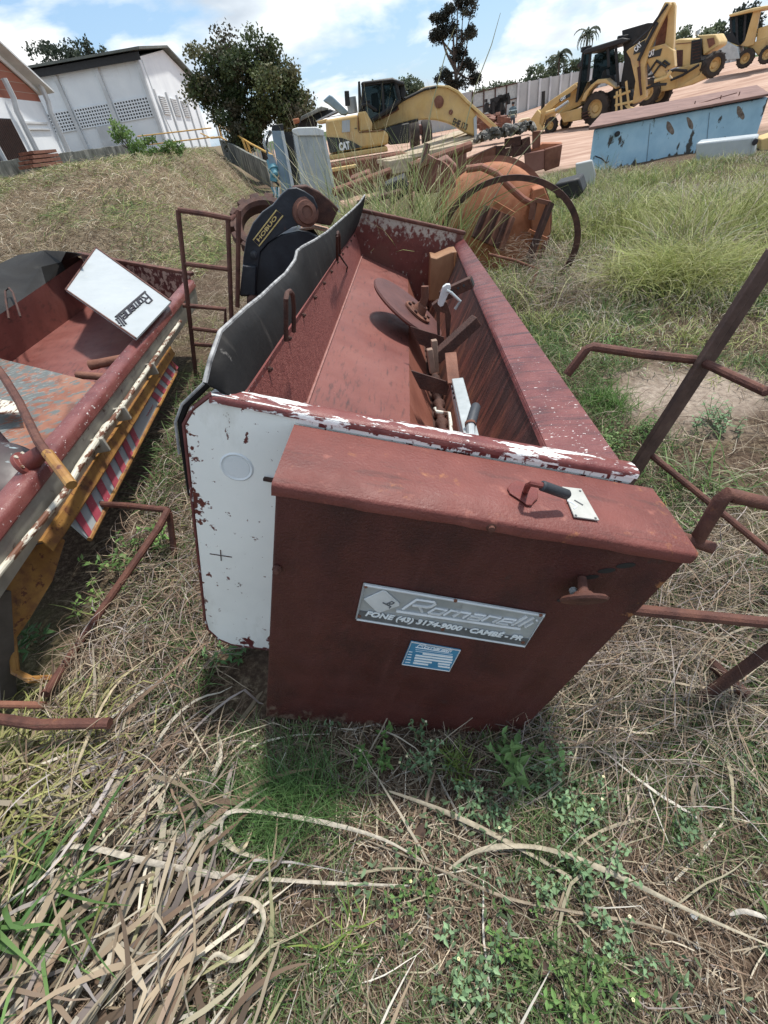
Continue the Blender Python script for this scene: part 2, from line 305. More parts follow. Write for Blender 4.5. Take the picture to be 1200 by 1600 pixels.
white_wall = M('whitewashed_wall', [(0.30, (0.66, 0.69, 0.72)), (0.7, (0.76, 0.79, 0.81))], .6, rough=0.8, over=[(1.2, (2, 2, .3), .60, .82, (0.55, 0.57, 0.58))])
pilaster_m = M('grey_pilaster', [(0.30, (0.42, 0.43, 0.44)), (0.7, (0.62, 0.64, 0.65))], 1.0, rough=0.8)
mossy = M('mossy_concrete', [(0.30, (0.045, 0.047, 0.042)), (0.5, (0.13, 0.135, 0.12)), (0.72, (0.30, 0.30, 0.27))], 2, rough=0.9, stretch=(2, 2, .6))
roof_grey = M('dark_roof_sheet', [(0.30, (0.075, 0.08, 0.075)), (0.7, (0.13, 0.14, 0.12))], 1, rough=0.7)
handrail_y = M('yellow_handrail', [(0.3, (0.50, 0.29, 0.07)), (0.7, (0.60, 0.38, 0.12))], 4, rough=0.5)
bark = M('bark', [(0.3, (0.045, 0.036, 0.03)), (0.7, (0.11, 0.09, 0.075))], 6, rough=0.9, bump=.5, bscale=20)
wood = M('weathered_planks', [(0.3, (0.30, 0.235, 0.16)), (0.7, (0.46, 0.39, 0.29))], 5, rough=0.8, stretch=(.3, 1, 3))
wood_small = M('bare_wood', [(0.3, (0.20, 0.13, 0.095)), (0.7, (0.30, 0.20, 0.15))], 20, rough=0.7)
leafm = M_leaf('leaf_blade', .55, .28); strawm = M_leaf('straw', .7, .12)
glass = M_glass('cab_glass')
# ================================================================== THE SETTING
# ground: one sheet, fine near the viewer and reaching past the horizon
rad = np.concatenate([np.linspace(0.05, 3, 60), np.linspace(3.1, 20, 120), np.geomspace(20.5, 900, 60)])
na = 420; ang = np.linspace(0, 2*np.pi, na, endpoint=False)
gx = np.outer(rad, np.sin(ang)).ravel(); gy = np.outer(rad, np.cos(ang)).ravel(); gzv = ground(gx, gy)
idx = np.arange(len(rad)*na).reshape(len(rad), na); a = idx[:-1]; b = np.roll(idx, -1, 1)[:-1]; c = np.roll(idx, -1, 1)[1:]; d = idx[1:]
faces = np.stack([a, d, c, b], -1).reshape(-1, 4).tolist() + [tuple(idx[0][::-1])]
gm = bpy.data.meshes.new('ground'); gm.from_pydata(np.stack([gx, gy, gzv], 1).tolist(), [], faces); gm.shade_smooth()
go = bpy.data.objects.new('ground', gm); COL.objects.link(go); go['kind'] = 'structure'
m = bpy.data.materials.new('soil_and_thatch'); m.use_nodes = True; t = m.node_tree; t.nodes.clear()
out = nn(t, 'ShaderNodeOutputMaterial'); bs = nn(t, 'ShaderNodeBsdfPrincipled'); lk(t, bs.outputs[0], out.inputs[0])
geo = nn(t, 'ShaderNodeNewGeometry'); pos = geo.outputs['Position']; sx = nn(t, 'ShaderNodeSeparateXYZ'); lk(t, pos, sx.inputs[0])
def gnoise(sc, det=8, ro=.6, st=(1, 1, 1)):
    mp = nn(t, 'ShaderNodeMapping'); lk(t, pos, mp.inputs[0]); mp.inputs['Scale'].default_value = st
    n = nn(t, 'ShaderNodeTexNoise'); lk(t, mp.outputs[0], n.inputs['Vector']); n.inputs['Scale'].default_value = sc; n.inputs['Detail'].default_value = det; n.inputs['Roughness'].default_value = ro
    return n.outputs[0]
thatch = ramp(t, gnoise(38, 9, .7), [(.28, (.024, .016, .012)), (.48, (.075, .052, .036)), (.62, (.20, .155, .105)), (.78, (.33, .27, .19))])
earth = ramp(t, gnoise(60, 8, .7), [(.3, (.05, .033, .025)), (.55, (.11, .075, .055)), (.75, (.20, .15, .115))])
near = mixc(t, ramp(t, gnoise(2.3, 5), [(.45, 0.), (.6, .7)]), thatch, earth)
green = ramp(t, gnoise(30, 8, .7), [(.3, (.03, .045, .015)), (.55, (.085, .105, .035)), (.75, (.17, .17, .075))])
near = mixc(t, ramp(t, gnoise(.55, 7, .65), [(.50, 0.), (.64, .5)]), near, green)
sand = ramp(t, gnoise(28, 8, .7), [(.3, (.20, .155, .125)), (.6, (.40, .33, .27)), (.8, (.52, .45, .38))])
dx = math_n(t, 'SUBTRACT', sx.outputs[0], 2.15); dy = math_n(t, 'SUBTRACT', sx.outputs[1], 2.55)
rr = math_n(t, 'SQRT', math_n(t, 'ADD', math_n(t, 'MULTIPLY', dx, dx), math_n(t, 'MULTIPLY', math_n(t, 'MULTIPLY', dy, dy), 2.2)))
rr = math_n(t, 'ADD', rr, math_n(t, 'MULTIPLY', math_n(t, 'SUBTRACT', gnoise(4), .5), 1.1))
bankm = nn(t, 'ShaderNodeMapRange'); lk(t, sx.outputs[2], bankm.inputs[0]); bankm.inputs[1].default_value = .08; bankm.inputs[2].default_value = .35; bankm.inputs[4].default_value = .30
strawy = ramp(t, gnoise(34, 9, .7), [(.3, (.17, .125, .085)), (.5, (.36, .29, .20)), (.72, (.55, .47, .35))])
near = mixc(t, bankm.outputs[0], near, strawy)
near = mixc(t, ramp(t, rr, [(.25, .9), (.75, 0.)]), near, sand)
red = ramp(t, gnoise(.55, 9, .62, (.6, 2.2, 1)), [(.3, (.27, .165, .125)), (.5, (.42, .285, .22)), (.7, (.53, .385, .31))])
red = mixc(t, ramp(t, gnoise(1.3, 8, .7, (.35, 3, 1)), [(.50, 0.), (.72, .8)]), red, (.26, .15, .115))
ym = math_n(t, 'ADD', sx.outputs[1], math_n(t, 'MULTIPLY', math_n(t, 'SUBTRACT', gnoise(.5), .5), 5.0))
ym = math_n(t, 'SUBTRACT', ym, math_n(t, 'MULTIPLY', math_n(t, 'MAXIMUM', math_n(t, 'MULTIPLY', math_n(t, 'ADD', sx.outputs[0], 1.0), -1.0), 0.0), 12.0))
fin = mixc(t, ramp(t, math_n(t, 'DIVIDE', ym, 40), [(.355, 0.), (.40, 1.)]), near, red)
fr = math_n(t, 'DIVIDE', sx.outputs[1], 400); fin = mixc(t, ramp(t, fr, [(.25, 0.), (.33, 1.)]), fin, (.06, .085, .035))
lk(t, fin, bs.inputs['Base Color']); bs.inputs['Roughness'].default_value = .95; bs.inputs['Specular IOR Level'].default_value = .1
bp = nn(t, 'ShaderNodeBump'); bp.inputs['Strength'].default_value = .6; bp.inputs['Distance'].default_value = .03; lk(t, gnoise(45, 8, .7), bp.inputs['Height']); lk(t, bp.outputs[0], bs.inputs['Normal'])
gm.materials.append(m)

# ---------------------------------------------------------------- foliage helper (numpy)
def quads_object(name, V, F, colv, mat, parent=None):
    me = bpy.data.meshes.new(name); nv = len(V); nf = len(F)
    if parent is not None: V = V-np.array(MW[parent].translation)[None]
    me.vertices.add(nv); me.vertices.foreach_set('co', V.astype(np.float32).ravel())
    me.loops.add(nf*4); me.loops.foreach_set('vertex_index', F.astype(np.int32).ravel())
    me.polygons.add(nf); me.polygons.foreach_set('loop_start', np.arange(0, nf*4, 4, dtype=np.int32)); me.polygons.foreach_set('loop_total', np.full(nf, 4, np.int32))
    at = me.attributes.new('col', 'FLOAT_COLOR', 'POINT'); at.data.foreach_set('color', np.concatenate([colv, np.ones((nv, 1))], 1).astype(np.float32).ravel())
    me.update(calc_edges=True); me.polygons.foreach_set('use_smooth', np.ones(nf, bool)); me.materials.append(mat)
    o = bpy.data.objects.new(name, me); COL.objects.link(o)
    if parent is not None: o.parent = parent
    return o
def leaf_cloud(centres, sizes, n_per, leaf, cols, spread=1.0, droop=.2):
    """n_per leaf-sized quads round every clump centre; returns verts, faces, colours"""
    C = np.repeat(np.asarray(centres, float), n_per, 0); S = np.repeat(np.asarray(sizes, float), n_per)
    n = len(C); d = rng.normal(size=(n, 3)); d /= np.linalg.norm(d, axis=1)[:, None]; r = rng.random(n)**.5
    P = C+d*(S*r)[:, None]*np.array([1, 1, .8])
    a = rng.normal(size=(n, 3)); a[:, 2] -= droop; a /= np.linalg.norm(a, axis=1)[:, None]
    b = np.cross(a, rng.normal(size=(n, 3))); b /= np.linalg.norm(b, axis=1)[:, None]
    L = leaf*(.6+.8*rng.random(n)); wd = L*.36
    p0 = P; p1 = P+a*(L*.5)[:, None]+b*wd[:, None]; p2 = P+a*L[:, None]; p3 = P+a*(L*.5)[:, None]-b*wd[:, None]
    V = np.stack([p0, p1, p2, p3], 1).reshape(-1, 3); F = np.arange(4*n).reshape(n, 4)
    cc = np.repeat(rng.integers(0, len(cols), len(centres)), n_per); base = np.asarray(cols)[cc]*(.7+.6*rng.random((n, 1)))
    return V, F, np.repeat(base, 4, 0)
def tree(name, label, base, height, crown, cols, trunk_r, group=None, clumps=60, n_per=120, leaf=.16, lean=(0, 0), gap=.55, cat='tree', csize=(.5, .9), limbs=7):
    """crown = list of (dx,dy,z,rx,ry,rz) lobes; clumps are scattered over their shells so sky shows between"""
    root = thing(name, label, cat, base, group); base = Vector(base)
    cen = []; siz = []
    for i in range(clumps):
        q = crown[i % len(crown)]; d = rng.normal(size=3); d /= np.linalg.norm(d); r = gap+(1-gap)*rng.random()
        cen.append((base.x+q[0]+d[0]*q[3]*r, base.y+q[1]+d[1]*q[4]*r, base.z+q[2]+d[2]*q[5]*r)); siz.append(csize[0]+(csize[1]-csize[0])*rng.random())
    V, F, C = leaf_cloud(cen, siz, n_per, leaf, cols); quads_object('crown', V, F, C, leafm, root)
    tb = MB(); top = base+Vector((lean[0], lean[1], height*.62)); mid = base+Vector((lean[0]*.4, lean[1]*.4, height*.3))
    tb.tube([base-Vector((0, 0, .2)), base+Vector((0, 0, .3)), mid, top], [trunk_r*1.3, trunk_r, trunk_r*.8, trunk_r*.5], 9)
    for i in range(limbs):
        e = Vector(cen[i*max(1, len(cen)//limbs) % len(cen)]); s = mid.lerp(top, .1+.8*random.random()); k = s.lerp(e, .5)+Vector((0, 0, -.12*(e-s).length))
        tb.tube([s, k, e], [trunk_r*.5, trunk_r*.32, trunk_r*.12], 6)
    tb.build('trunk', bark, root); return root
G_DARK = [(.045, .065, .026), (.065, .088, .034), (.09, .112, .045), (.12, .12, .06), (.075, .07, .045)]
G_MID = [(.06, .095, .03), (.085, .125, .04), (.11, .15, .055), (.13, .16, .07)]
G_FAR = [(.075, .10, .06), (.10, .13, .075), (.13, .16, .095)]

# ---------------------------------------------------------------- warehouse behind the bank (right one, lattice windows)
zb = 2.15
def wall_box(mb, x0, x1, y0, y1, z0, z1): mb.box(((x0+x1)/2, (y0+y1)/2, (z0+z1)/2), (x1-x0, y1-y0, z1-z0))
w2 = thing('warehouse', 'white warehouse with dark sheet roof, lattice vent blocks and louvred gable', 'building', (-20, 52, zb))
X1, Y0, Y1, ZE, ZR = -12.0, 48.5, 66.9, 7.45, 8.70; YM = (Y0+Y1)/2
mb = MB(); mb.prism([(X1, Y0, zb-1.2), (X1, Y1, zb-1.2), (X1, Y1, ZE), (X1, YM, ZR), (X1, Y0, ZE)], (-22, 0, 0)); mb.build('wall', white_wall, w2)
mb = MB()
for s in (0, 1):
    ya, yb = (Y0-.8, YM) if s == 0 else (Y1+.8, YM); k = (ZR-ZE)/(YM-Y0)
    za = ZE-.8*k+.10 if s else ZE+.28; mb.prism([(X1+.5, ya, za), (X1+.5, yb, ZR+.10), (X1+.5, yb, ZR+.24), (X1+.5, ya, za+.14)], (-23, 0, 0))
mb.build('roof', roof_grey, w2)
MB().box((X1-11.2, Y0-.45, ZE-.0), (22.9, .06, .42)).build('eave_shade', black_dull, w2)  # black strip: shade under the roof overhang, built as a board
for x in (-12.06, -15.1, -18.2): MB().box((x-.1, Y0-.10, (zb-1+ZE)/2), (.26, .24, ZE-zb+.85)).build('pilaster', pilaster_m, w2)
for y in (49.5, 53.2, 56.9, 60.6, 64.3): MB().box((X1+.06, y, (zb-1+ZE-1.6)/2), (.16, .26, ZE-zb-.8)).build('pilaster', pilaster_m, w2)
for x0, x1 in ((-20.4, -18.45), (-18.05, -15.4), (-14.95, -12.35)):            # panels of vent blocks: the shade inside them as a flat black box behind a real lattice
    f = MB().box(((x0+x1)/2, Y0+.02, zb+2.62), (x1-x0, .10, 1.10)).build('vent_panel', black_dull, w2)
    g = MB(); n = int((x1-x0)/.2)
    for i in range(n+1): g.box((x0+(x1-x0)*i/n, Y0-.055, zb+2.62), (.085, .05, 1.12))
    for j in range(7): g.box(((x0+x1)/2, Y0-.058, zb+2.06+j*1.12/6), (x1-x0, .05, .075))
    o = g.build('lattice', white_wall, w2); o.parent = f
for y in (51.2, 55.0, 58.8):
    l = MB()
    for j in range(9): l.box((X1+.06, y+.3, zb+2.2+j*.13), (.10, 2.1, .075))
    l.build('louvre', pilaster_m, w2)
mb = MB(); mb.tube([(X1+.25, Y0-.2, ZE-.2), (X1+.3, Y0-.25, zb+3.2), (X1+.5, Y0-.35, zb+2.0), (X1+.9, Y0-.4, zb-.3)], .05, 6); mb.build('downpipe', pilaster_m, w2)
mb = MB(); mb.box((X1-4.2, Y0-.2, zb+1.0), (1.4, .1, 2.0)); mb.build('door', pilaster_m, w2)

# ---------------------------------------------------------------- brick-gabled shed at the far left
brick = bpy.data.materials.new('red_brick'); brick.use_nodes = True; t = brick.node_tree; pb = t.nodes['Principled BSDF']
bt = nn(t, 'ShaderNodeTexBrick'); tcb = nn(t, 'ShaderNodeTexCoord'); mp = nn(t, 'ShaderNodeMapping'); lk(t, tcb.outputs['Object'], mp.inputs[0]); mp.inputs['Rotation'].default_value = (math.radians(90), 0, math.radians(90))
lk(t, mp.outputs[0], bt.inputs['Vector']); bt.inputs['Color1'].default_value = (.34, .13, .085, 1); bt.inputs['Color2'].default_value = (.27, .10, .065, 1); bt.inputs['Mortar'].default_value = (.36, .27, .22, 1)
bt.inputs['Scale'].default_value = 1.0; bt.inputs['Mortar Size'].default_value = .014; bt.inputs['Brick Width'].default_value = .42; bt.inputs['Row Height'].default_value = .20
lk(t, bt.outputs[0], pb.inputs['Base Color']); pb.inputs['Roughness'].default_value = .9
w1 = thing('shed', 'white shed with red brick gable and barred dark opening at the left edge', 'building', (-20, 34, zb))
XA, YA, YB = -17.0, 22.0, 41.0; ZA, ZP = 5.72, 9.9; YC = (YA+YB)/2
mb = MB(); mb.prism([(XA, YA, zb-1.3), (XA, YB, zb-1.3), (XA, YB, 5.35), (XA, YA, 5.35)], (-20, 0, 0)); mb.build('wall', white_wall, w1)
mb = MB(); mb.prism([(XA-.02, YA, 5.35), (XA-.02, YB, 5.35), (XA-.02, YB, ZA), (XA-.02, YC, ZP), (XA-.02, YA, ZA)], (-19.9, 0, 0)); mb.build('gable', brick, w1)
mb = MB(); k = (ZP-ZA)/(YC-YA)
for s in (0, 1):
    ya = YA-.6 if s == 0 else YB+.6; za = ZA-.6*k
    mb.prism([(XA+.8, ya, za+.25), (XA+.8, YC, ZP+.25), (XA+.8, YC, ZP+.38), (XA+.8, ya, za+.38)], (-22, 0, 0))
mb.build('roof', pilaster_m, w1)
mb = MB()
for s in (0, 1):
    ya = YA if s == 0 else YB; mb.prism([(XA+.14, ya, ZA-.02), (XA+.14, YC, ZP-.02), (XA+.14, YC, ZP+.24), (XA+.14, ya, ZA+.24)], (-.1, 0, 0))
mb.build('verge_board', white_wall, w1)
for y in (32.5, 36.6, 40.9):
    MB().tube([(XA+.45, y, 6.1), (XA+.45, y, 5.3), (XA+.28, y, 4.75), (XA+.28, y, zb-.6)], .16, 6).build('pilaster', pilaster_m, w1)
f = MB().box((XA+.02, 33.2, zb+.75), (.08, 5.4, 3.1)).build('opening', black_dull, w1)
g = MB()
for i in range(26): g.box((XA+.09, 30.6+i*.205, zb+.75), (.03, .05, 3.0))
o = g.build('bar_grille', rust_dark, w1); o.parent = f
mb = MB(); mb.box((XA+.06, 38.6, zb+2.15), (.10, 3.3, .10)); mb.box((XA+.06, 38.6, zb+1.85), (.10, 3.3, .06)); mb.build('string_course', pilaster_m, w1)
# timber stacked in front of the opening
mb = MB()
for j in range(4):
    for i in range(3): mb.box((-14.7+.25*i, 31.4+.1*j, zb+.05+.17*j), (.22, 3.4-.25*j, .13))
s_ = mb.build('timber_stack', rust_brown); tag(s_, 'stack of brown timber lying before the barred opening of the shed', 'timber')
# low stained wall along the top of the bank
mb = MB(); pa, pb_ = Vector((-16.8, 29.5)), Vector((-12.1, 39.0))
for i in range(14):
    p = pa.lerp(pb_, i/14); q = pa.lerp(pb_, (i+1)/14); mb.bar((p.x, p.y, 2.03+.02*(i % 2)), (q.x, q.y, 2.03+.02*(i % 2)), .2+.01*(i % 2), 1.15)
lw = mb.build('low_wall', mossy, bevel=.015); tag(lw, 'low mossy concrete wall along the top of the bank below the sheds', 'wall')
# yellow handrail of the stairs going down at the right end of the bank
hr = thing('stair_handrail', 'yellow tubular stair handrail beside the right end of the bank', 'handrail', (-4, 27, 1))
A_ = lambda X, Y, d: at_d(Q(320, 180, 9.23)(X, Y), d)
mb = MB(); mb.tube([A_(120, 85, 34), A_(380, 235, 31), A_(640, 400, 28), A_(990, 590, 25)], .045, 8); mb.tube([A_(90, 330, 36), A_(225, 315, 34), A_(620, 555, 28.5), A_(930, 710, 25)], .045, 8); mb.build('rail', handrail_y, hr)
for (X, Y, X2, Y2, d) in ((540, 340, 630, 590, 28.5), (605, 380, 675, 590, 28.2), (190, 120, 245, 340, 34), (380, 235, 400, 290, 31)):
    MB().bar(A_(X, Y, d), A_(X2, Y2, d), .09, .09).build('post', handrail_y, hr)
mb = MB(); mb.tube([A_(-60, 260, 40), A_(90, 330, 36)], .035, 6)
mb.tube([at_d((215, 213), 44), at_d((330, 200), 38)], .035, 6); mb.tube([at_d((232, 226), 43), at_d((335, 214), 38)], .035, 6); mb.build('level_rail', handrail_y, hr)
mb = MB(); P_ = [A_(230, 440, 33), A_(420, 520, 29), A_(640, 650, 26), A_(900, 790, 23)]
mb.sheet([[p+Vector((0, 0, .25)) for p in P_], [p-Vector((0, 0, .6)) for p in P_]], .2, (.4, 1, 0)); sw = mb.build('stair_wall', mossy); tag(sw, 'dark retaining wall under the yellow stair handrail', 'wall')
mb = MB()
for i in range(20):
    p = at_d((340+5.5*i, 205+2.2*i), 40); mb.box((p.x, p.y, p.z-.6), (.09, .09, 2.6+.3*math.sin(i*2.3)))
fo = mb.build('stake_fence', concrete_wall); tag(fo, 'row of pale stakes standing behind the stair handrail under the big tree', 'fence')

# ---------------------------------------------------------------- trees
tb_ = at_d((400, 225), 31)
tree('broadleaf_tree', 'big round dark-leaved tree standing behind the yellow handrail', (tb_.x+.3, tb_.y, gz(tb_.x, tb_.y)+.1), 5.0,
     [(0, 0, 3.4, 2.6, 2.4, 1.9), (-1.3, 0, 4.0, 1.6, 1.5, 1.35), (1.3, -.2, 3.2, 1.6, 1.6, 1.5), (.1, .2, 4.6, 1.7, 1.6, 1.0), (2.1, 0, 2.6, .95, 1, .9), (-.6, 0, 2.4, 1.6, 1.5, 1.1)], G_DARK, .16, clumps=170, n_per=230, leaf=.135, csize=(.42, .75), gap=.45)
tb_ = at_d((716, 150), 52)
tree('spreading_tree', 'tall dark tree with clumped open crown rising behind the excavator boom', (tb_.x, tb_.y, 1.0), 6.4,
     [(-.2, 0, 6.6, 1.3, 1.2, .75), (-1.2, 0, 5.9, .9, .9, .5), (.8, 0, 6.3, .9, .9, .6), (-.7, .2, 5.2, .8, .8, .4), (.9, 0, 4.8, .7, .8, .5), (.1, 0, 3.8, .9, .8, .35), (-1.1, 0, 2.6, .8, .7, .4), (.9, 0, 3.0, .8, .7, .45), (1.4, 0, 2.2, .4, .4, .3), (-.1, 0, 2.1, .9, .7, .45), (-1.6, 0, 5.0, .5, .5, .3)],
     [(.022, .026, .022), (.034, .037, .028), (.048, .05, .036)], .19, clumps=110, n_per=190, leaf=.12, csize=(.26, .5), lean=(-.3, 0), gap=.35, limbs=16)
far_spec = [(90, 96, 70, 5.2), (138, 100, 72, 4.4), (170, 110, 74, 3.9)]
for px, py, d, h in far_spec:
    p = at_d((px, py), d); tree('background_tree', {90: 'dark tree showing between the two warehouse roofs, leftmost of three', 138: 'dark tree between the warehouse roofs, middle of three', 170: 'dark tree between the warehouse roofs, nearest the lattice warehouse'}[px], (p.x, p.y, 2), p.z-2+1.2,
        [(0, 0, p.z-2, h*.55, h*.5, h*.34), (.6, 0, p.z-2.8, h*.5, h*.5, h*.3)], [(.05, .065, .045), (.07, .085, .06)], .2, 'trees behind the warehouses', 34, 90, .26, csize=(.5, .9))
def far_tree(px, py, d, w, h, label, cols=G_FAR, gz0=1.0):
    p = at_d((px, py), d); z0 = gz0
    tree('background_tree', label, (p.x, p.y, z0), max(1.0, p.z-z0), [(0, 0, max(.8, p.z-z0-h*.45), w, w*.8, h*.55), (w*.4, 0, max(.8, p.z-z0-h*.6), w*.7, w*.6, h*.4)], cols, .14, 'trees beyond the yard wall', 26, 70, .34, csize=(.5, 1.0))
for i, (px, py, w, h) in enumerate([(612, 118, 2.6, 2.4), (640, 128, 1.6, 2), (752, 138, 2.6, 2.2), (778, 128, 2.6, 2.6), (806, 120, 2.8, 2.8), (832, 110, 3.0, 3.0), (858, 92, 3.0, 3.6), (884, 88, 2.6, 3.0), (935, 86, 3.4, 3.6), (962, 84, 3, 3), (1068, 45, 2.8, 3.0), (1094, 40, 2.8, 3.4), (1118, 38, 2.6, 3.0), (1140, 36, 2.6, 2.6), (1166, 8, 1.6, 2.4)]):
    far_tree(px, py, 95, w*1.3, h*1.3, ['small tree peeping over the excavator cab', 'small tree just right of the excavator cab', 'lowest bushy tree at the left end of the far wall', 'bushy tree above the grey gate of the far wall', 'bushy tree above the left part of the far wall', 'bushy tree above the middle of the far wall', 'rounded tree above the right part of the far wall', 'rounded tree beside the shorter palm', 'leafy tree seen through the backhoe cab', 'leafy tree behind the dark canopy of the backhoe', 'hazy tree right of the backhoe boom tip', 'hazy tree between the boom tip and the yellow loader cab, middle one', 'hazy tree over the pale loader bonnet', 'hazy tree just left of the yellow loader cab', 'dark tree top above the yellow loader cab roof'][i],
             G_FAR if i < 14 else [(.04, .05, .04)])
def palm(px, py, d, zg, label, fr=1.5):
    p = at_d((px, py), d); root = thing('palm_tree', label, 'palm', (p.x, p.y, zg), 'palms beyond the yard wall')
    MB().tube([(p.x, p.y, zg), (p.x+.1, p.y, (zg+p.z)/2), (p.x, p.y, p.z)], [.16, .12, .10], 7).build('trunk', bark, root)
    V = []; F = []; Cc = []
    for k in range(22):
        az = random.random()*6.28; e0 = random.uniform(-.2, 1.1); q = np.array(p)
        for s in range(7):
            e = e0-.32*s; dv = np.array([math.cos(az)*math.cos(e), math.sin(az)*math.cos(e), math.sin(e)])*fr/6; sd_ = np.array([-math.sin(az), math.cos(az), 0])*.22*(1-s/8); dn = np.array([0, 0, -.16])
            b0 = len(V); V += [q, q+dv*.8, q+dv+sd_+dn, q+sd_+dn, q, q+dv*.8, q+dv-sd_+dn, q-sd_+dn]; F += [[b0, b0+1, b0+2, b0+3], [b0+4, b0+5, b0+6, b0+7]]; Cc += [[.07, .085, .055]]*8; q = q+dv
    quads_object('crown', np.array(V), np.array(F), np.array(Cc), leafm, root)
palm(918, 52, 95, 1, 'tall thin palm rising above the backhoe cab, higher of the two', 1.9)
palm(874, 88, 92, 1, 'shorter palm among the trees left of the backhoe cab', 1.9)
# small green shrub and weeds on the crest
sb = at_d((208, 246), 17.0)
tree('shrub', 'bright green young shrub on the crest of the bank before the lattice warehouse', (sb.x, sb.y, gz(sb.x, sb.y)-.05), 1.0, [(0, 0, .62, .30, .28, .26), (-.12, 0, .82, .2, .2, .2), (.15, 0, .45, .22, .2, .16)], [(.12, .20, .06), (.17, .26, .085), (.22, .31, .12)], .025, clumps=26, n_per=30, leaf=.07, csize=(.10, .18), cat='shrub', limbs=10)
sb = at_d((242, 240), 17.0)
tree('shrub', 'low green shrub just right of the bright young shrub on the bank', (sb.x, sb.y, gz(sb.x, sb.y)-.05), .6, [(0, 0, .35, .4, .4, .25), (.5, 0, .25, .25, .3, .2)], [(.10, .17, .05), (.15, .22, .07)], .02, clumps=22, n_per=40, leaf=.07, csize=(.08, .15), cat='shrub', limbs=6)

# ---------------------------------------------------------------- concrete wall and gate at the far side of the yard
cw = thing('yard_wall', 'long grey stained concrete wall closing the far side of the yard', 'wall', (25, 64, 0))
wp = [at_d((738, 178), 60), at_d((808, 160), 62), at_d((905, 130), 68)]; wp = [Vector((p.x, p.y, 0)) for p in wp]; wp.append(wp[-1]+(wp[-1]-wp[-2])*3.2); wp.insert(0, wp[0]-(wp[1]-wp[0])*1.2)
mb = MB()
def ztop(px): return 2.55+.02*max(0, px.x-20)
for i in range(len(wp)-1):
    if i == 1: continue
    p, q = wp[i], wp[i+1]; mb.sheet([[p+Vector((0, 0, -.5)), q+Vector((0, 0, -.5))], [p+Vector((0, 0, ztop(p))), q+Vector((0, 0, ztop(q)))]], .15, (0, 1, 0))
mb.build('panel_wall', concrete_wall, cw)
for i in range(26):
    p = wp[2].lerp(wp[4], i/25); MB().box((p.x, p.y-.12, ztop(p)/2), (.18, .16, ztop(p)+.1)).build('wall_post', pilaster_m, cw)
gt = thing('metal_gate', 'pale grey sheet metal gate with dark frame in the yard wall', 'gate', wp[1].lerp(wp[2], .5))
p, q = wp[1], wp[2]
MB().sheet([[p+Vector((0, 0, .1)), q+Vector((0, 0, .1))], [p+Vector((0, 0, 2.3)), q+Vector((0, 0, 2.6))]], .05, (0, 1, 0)).build('gate_panel', grey_panel, gt)
mb = MB()
for i in range(5): r_ = p.lerp(q, i/4); mb.box((r_.x, r_.y-.06, 1.3), (.10, .08, 2.6))
for z in (.25, 1.4, 2.5): mb.bar(p+Vector((0, -.06, z-.1)), q+Vector((0, -.06, z+.1)), .08, .08)
mb.build('gate_frame', rust_dark, gt)
# ================================================================== THE MAIN SPREADER HOPPER (its own tipped frame: u right, v away, w up)
HO = Vector((-0.552, 0.803, 0.06))
HA = Vector((0.1412, 0.9889, -0.0457)); HR = Vector((0.9400, -0.1484, -0.3073)); HU = HR.cross(HA)
HM = Matrix(((HR.x, HA.x, HU.x, HO.x), (HR.y, HA.y, HU.y, HO.y), (HR.z, HA.z, HU.z, HO.z), (0, 0, 0, 1)))
HI = HM.inverted()
_c0 = HI @ Vector(CAM)
def hl(p): return (HI.to_3x3() @ Vector(ray(p)))
def onv(p, v): r = hl(p); return _c0+r*((v-_c0.y)/r.y)
def onu(p, u): r = hl(p); return _c0+r*((u-_c0.x)/r.x)
def onw(p, w): r = hl(p); return _c0+r*((w-_c0.z)/r.z)
H = thing('spreader_hopper', 'big tipped maroon spreader hopper with white end plate and maker plate on its drive cover', 'spreader', mat=HM)
def hb(mb, name, mat, parent=H, **k): return mb.build(name, mat, parent, local=True, **k)
VN, VF = 0.268, 3.72
PN = dict(RO=(.925, 1.088), RI=(.735, 1.045), SR=(.665, .46), SL=(.585, .50), ST=(.385, .72), CR=(-.057, .81), FA=(-.150, 1.095))
PF = dict(RO=(.800, 1.178), RI=(.735, 1.130), SR=(.62, .55), SL=(.54, .58), ST=(.385, .80), CR=(-.050, .89), FA=(-.140, 1.07))
def prof(k, v, du=0, dw=0):
    f = (v-VN)/(VF-VN); a, b = PN[k], PF[k]; return Vector((a[0]+(b[0]-a[0])*f+du, v, a[1]+(b[1]-a[1])*f+dw))
def panel(keys, n=16, off=(0, 0, -1), th=.006, wob=.004):
    rows = []
    for i in range(n+1):
        v = VN+(VF-VN)*i/n; r = []
        for k0, k1 in zip(keys, keys[1:]):
            for j in range(5):
                f = j/5; p = prof(k0, v).lerp(prof(k1, v), f); q = math.sin(3.1*i/n*3+f*5)*wob*(4*f*(1-f)); r.append(p+Vector((0, 0, q)))
        r.append(prof(keys[-1], v)); rows.append(r)
    return MB().sheet(rows, th, off)
hb(panel(['FA', 'CR'], off=(-1, 0, -.4)), 'left_wall', wall_paint)
hb(panel(['CR', 'ST'], off=(0, 0, -1)), 'floor_panel', floor_paint)
weld = MB(); weld.tube([prof('CR', VN+(VF-VN)*i/20, .004, .004) for i in range(21)], .006, 6); hb(weld, 'weld_seam', M('pale_weld_seam', [(.3, (.22, .09, .075)), (.7, (.33, .17, .15))], 30, rough=.7))
hb(panel(['ST', 'SL'], off=(-.4, 0, -1)), 'slope_plate', M('orange_light_paint', [(.3, (.16, .055, .038)), (.5, (.205, .074, .05)), (.75, (.25, .098, .07))], 6, rough=.6, bump=.1))  # orange light falling on this face is put into its colour
hb(panel(['SL', 'SR'], off=(0, 0, -1), wob=0), 'trough', rust_dark)
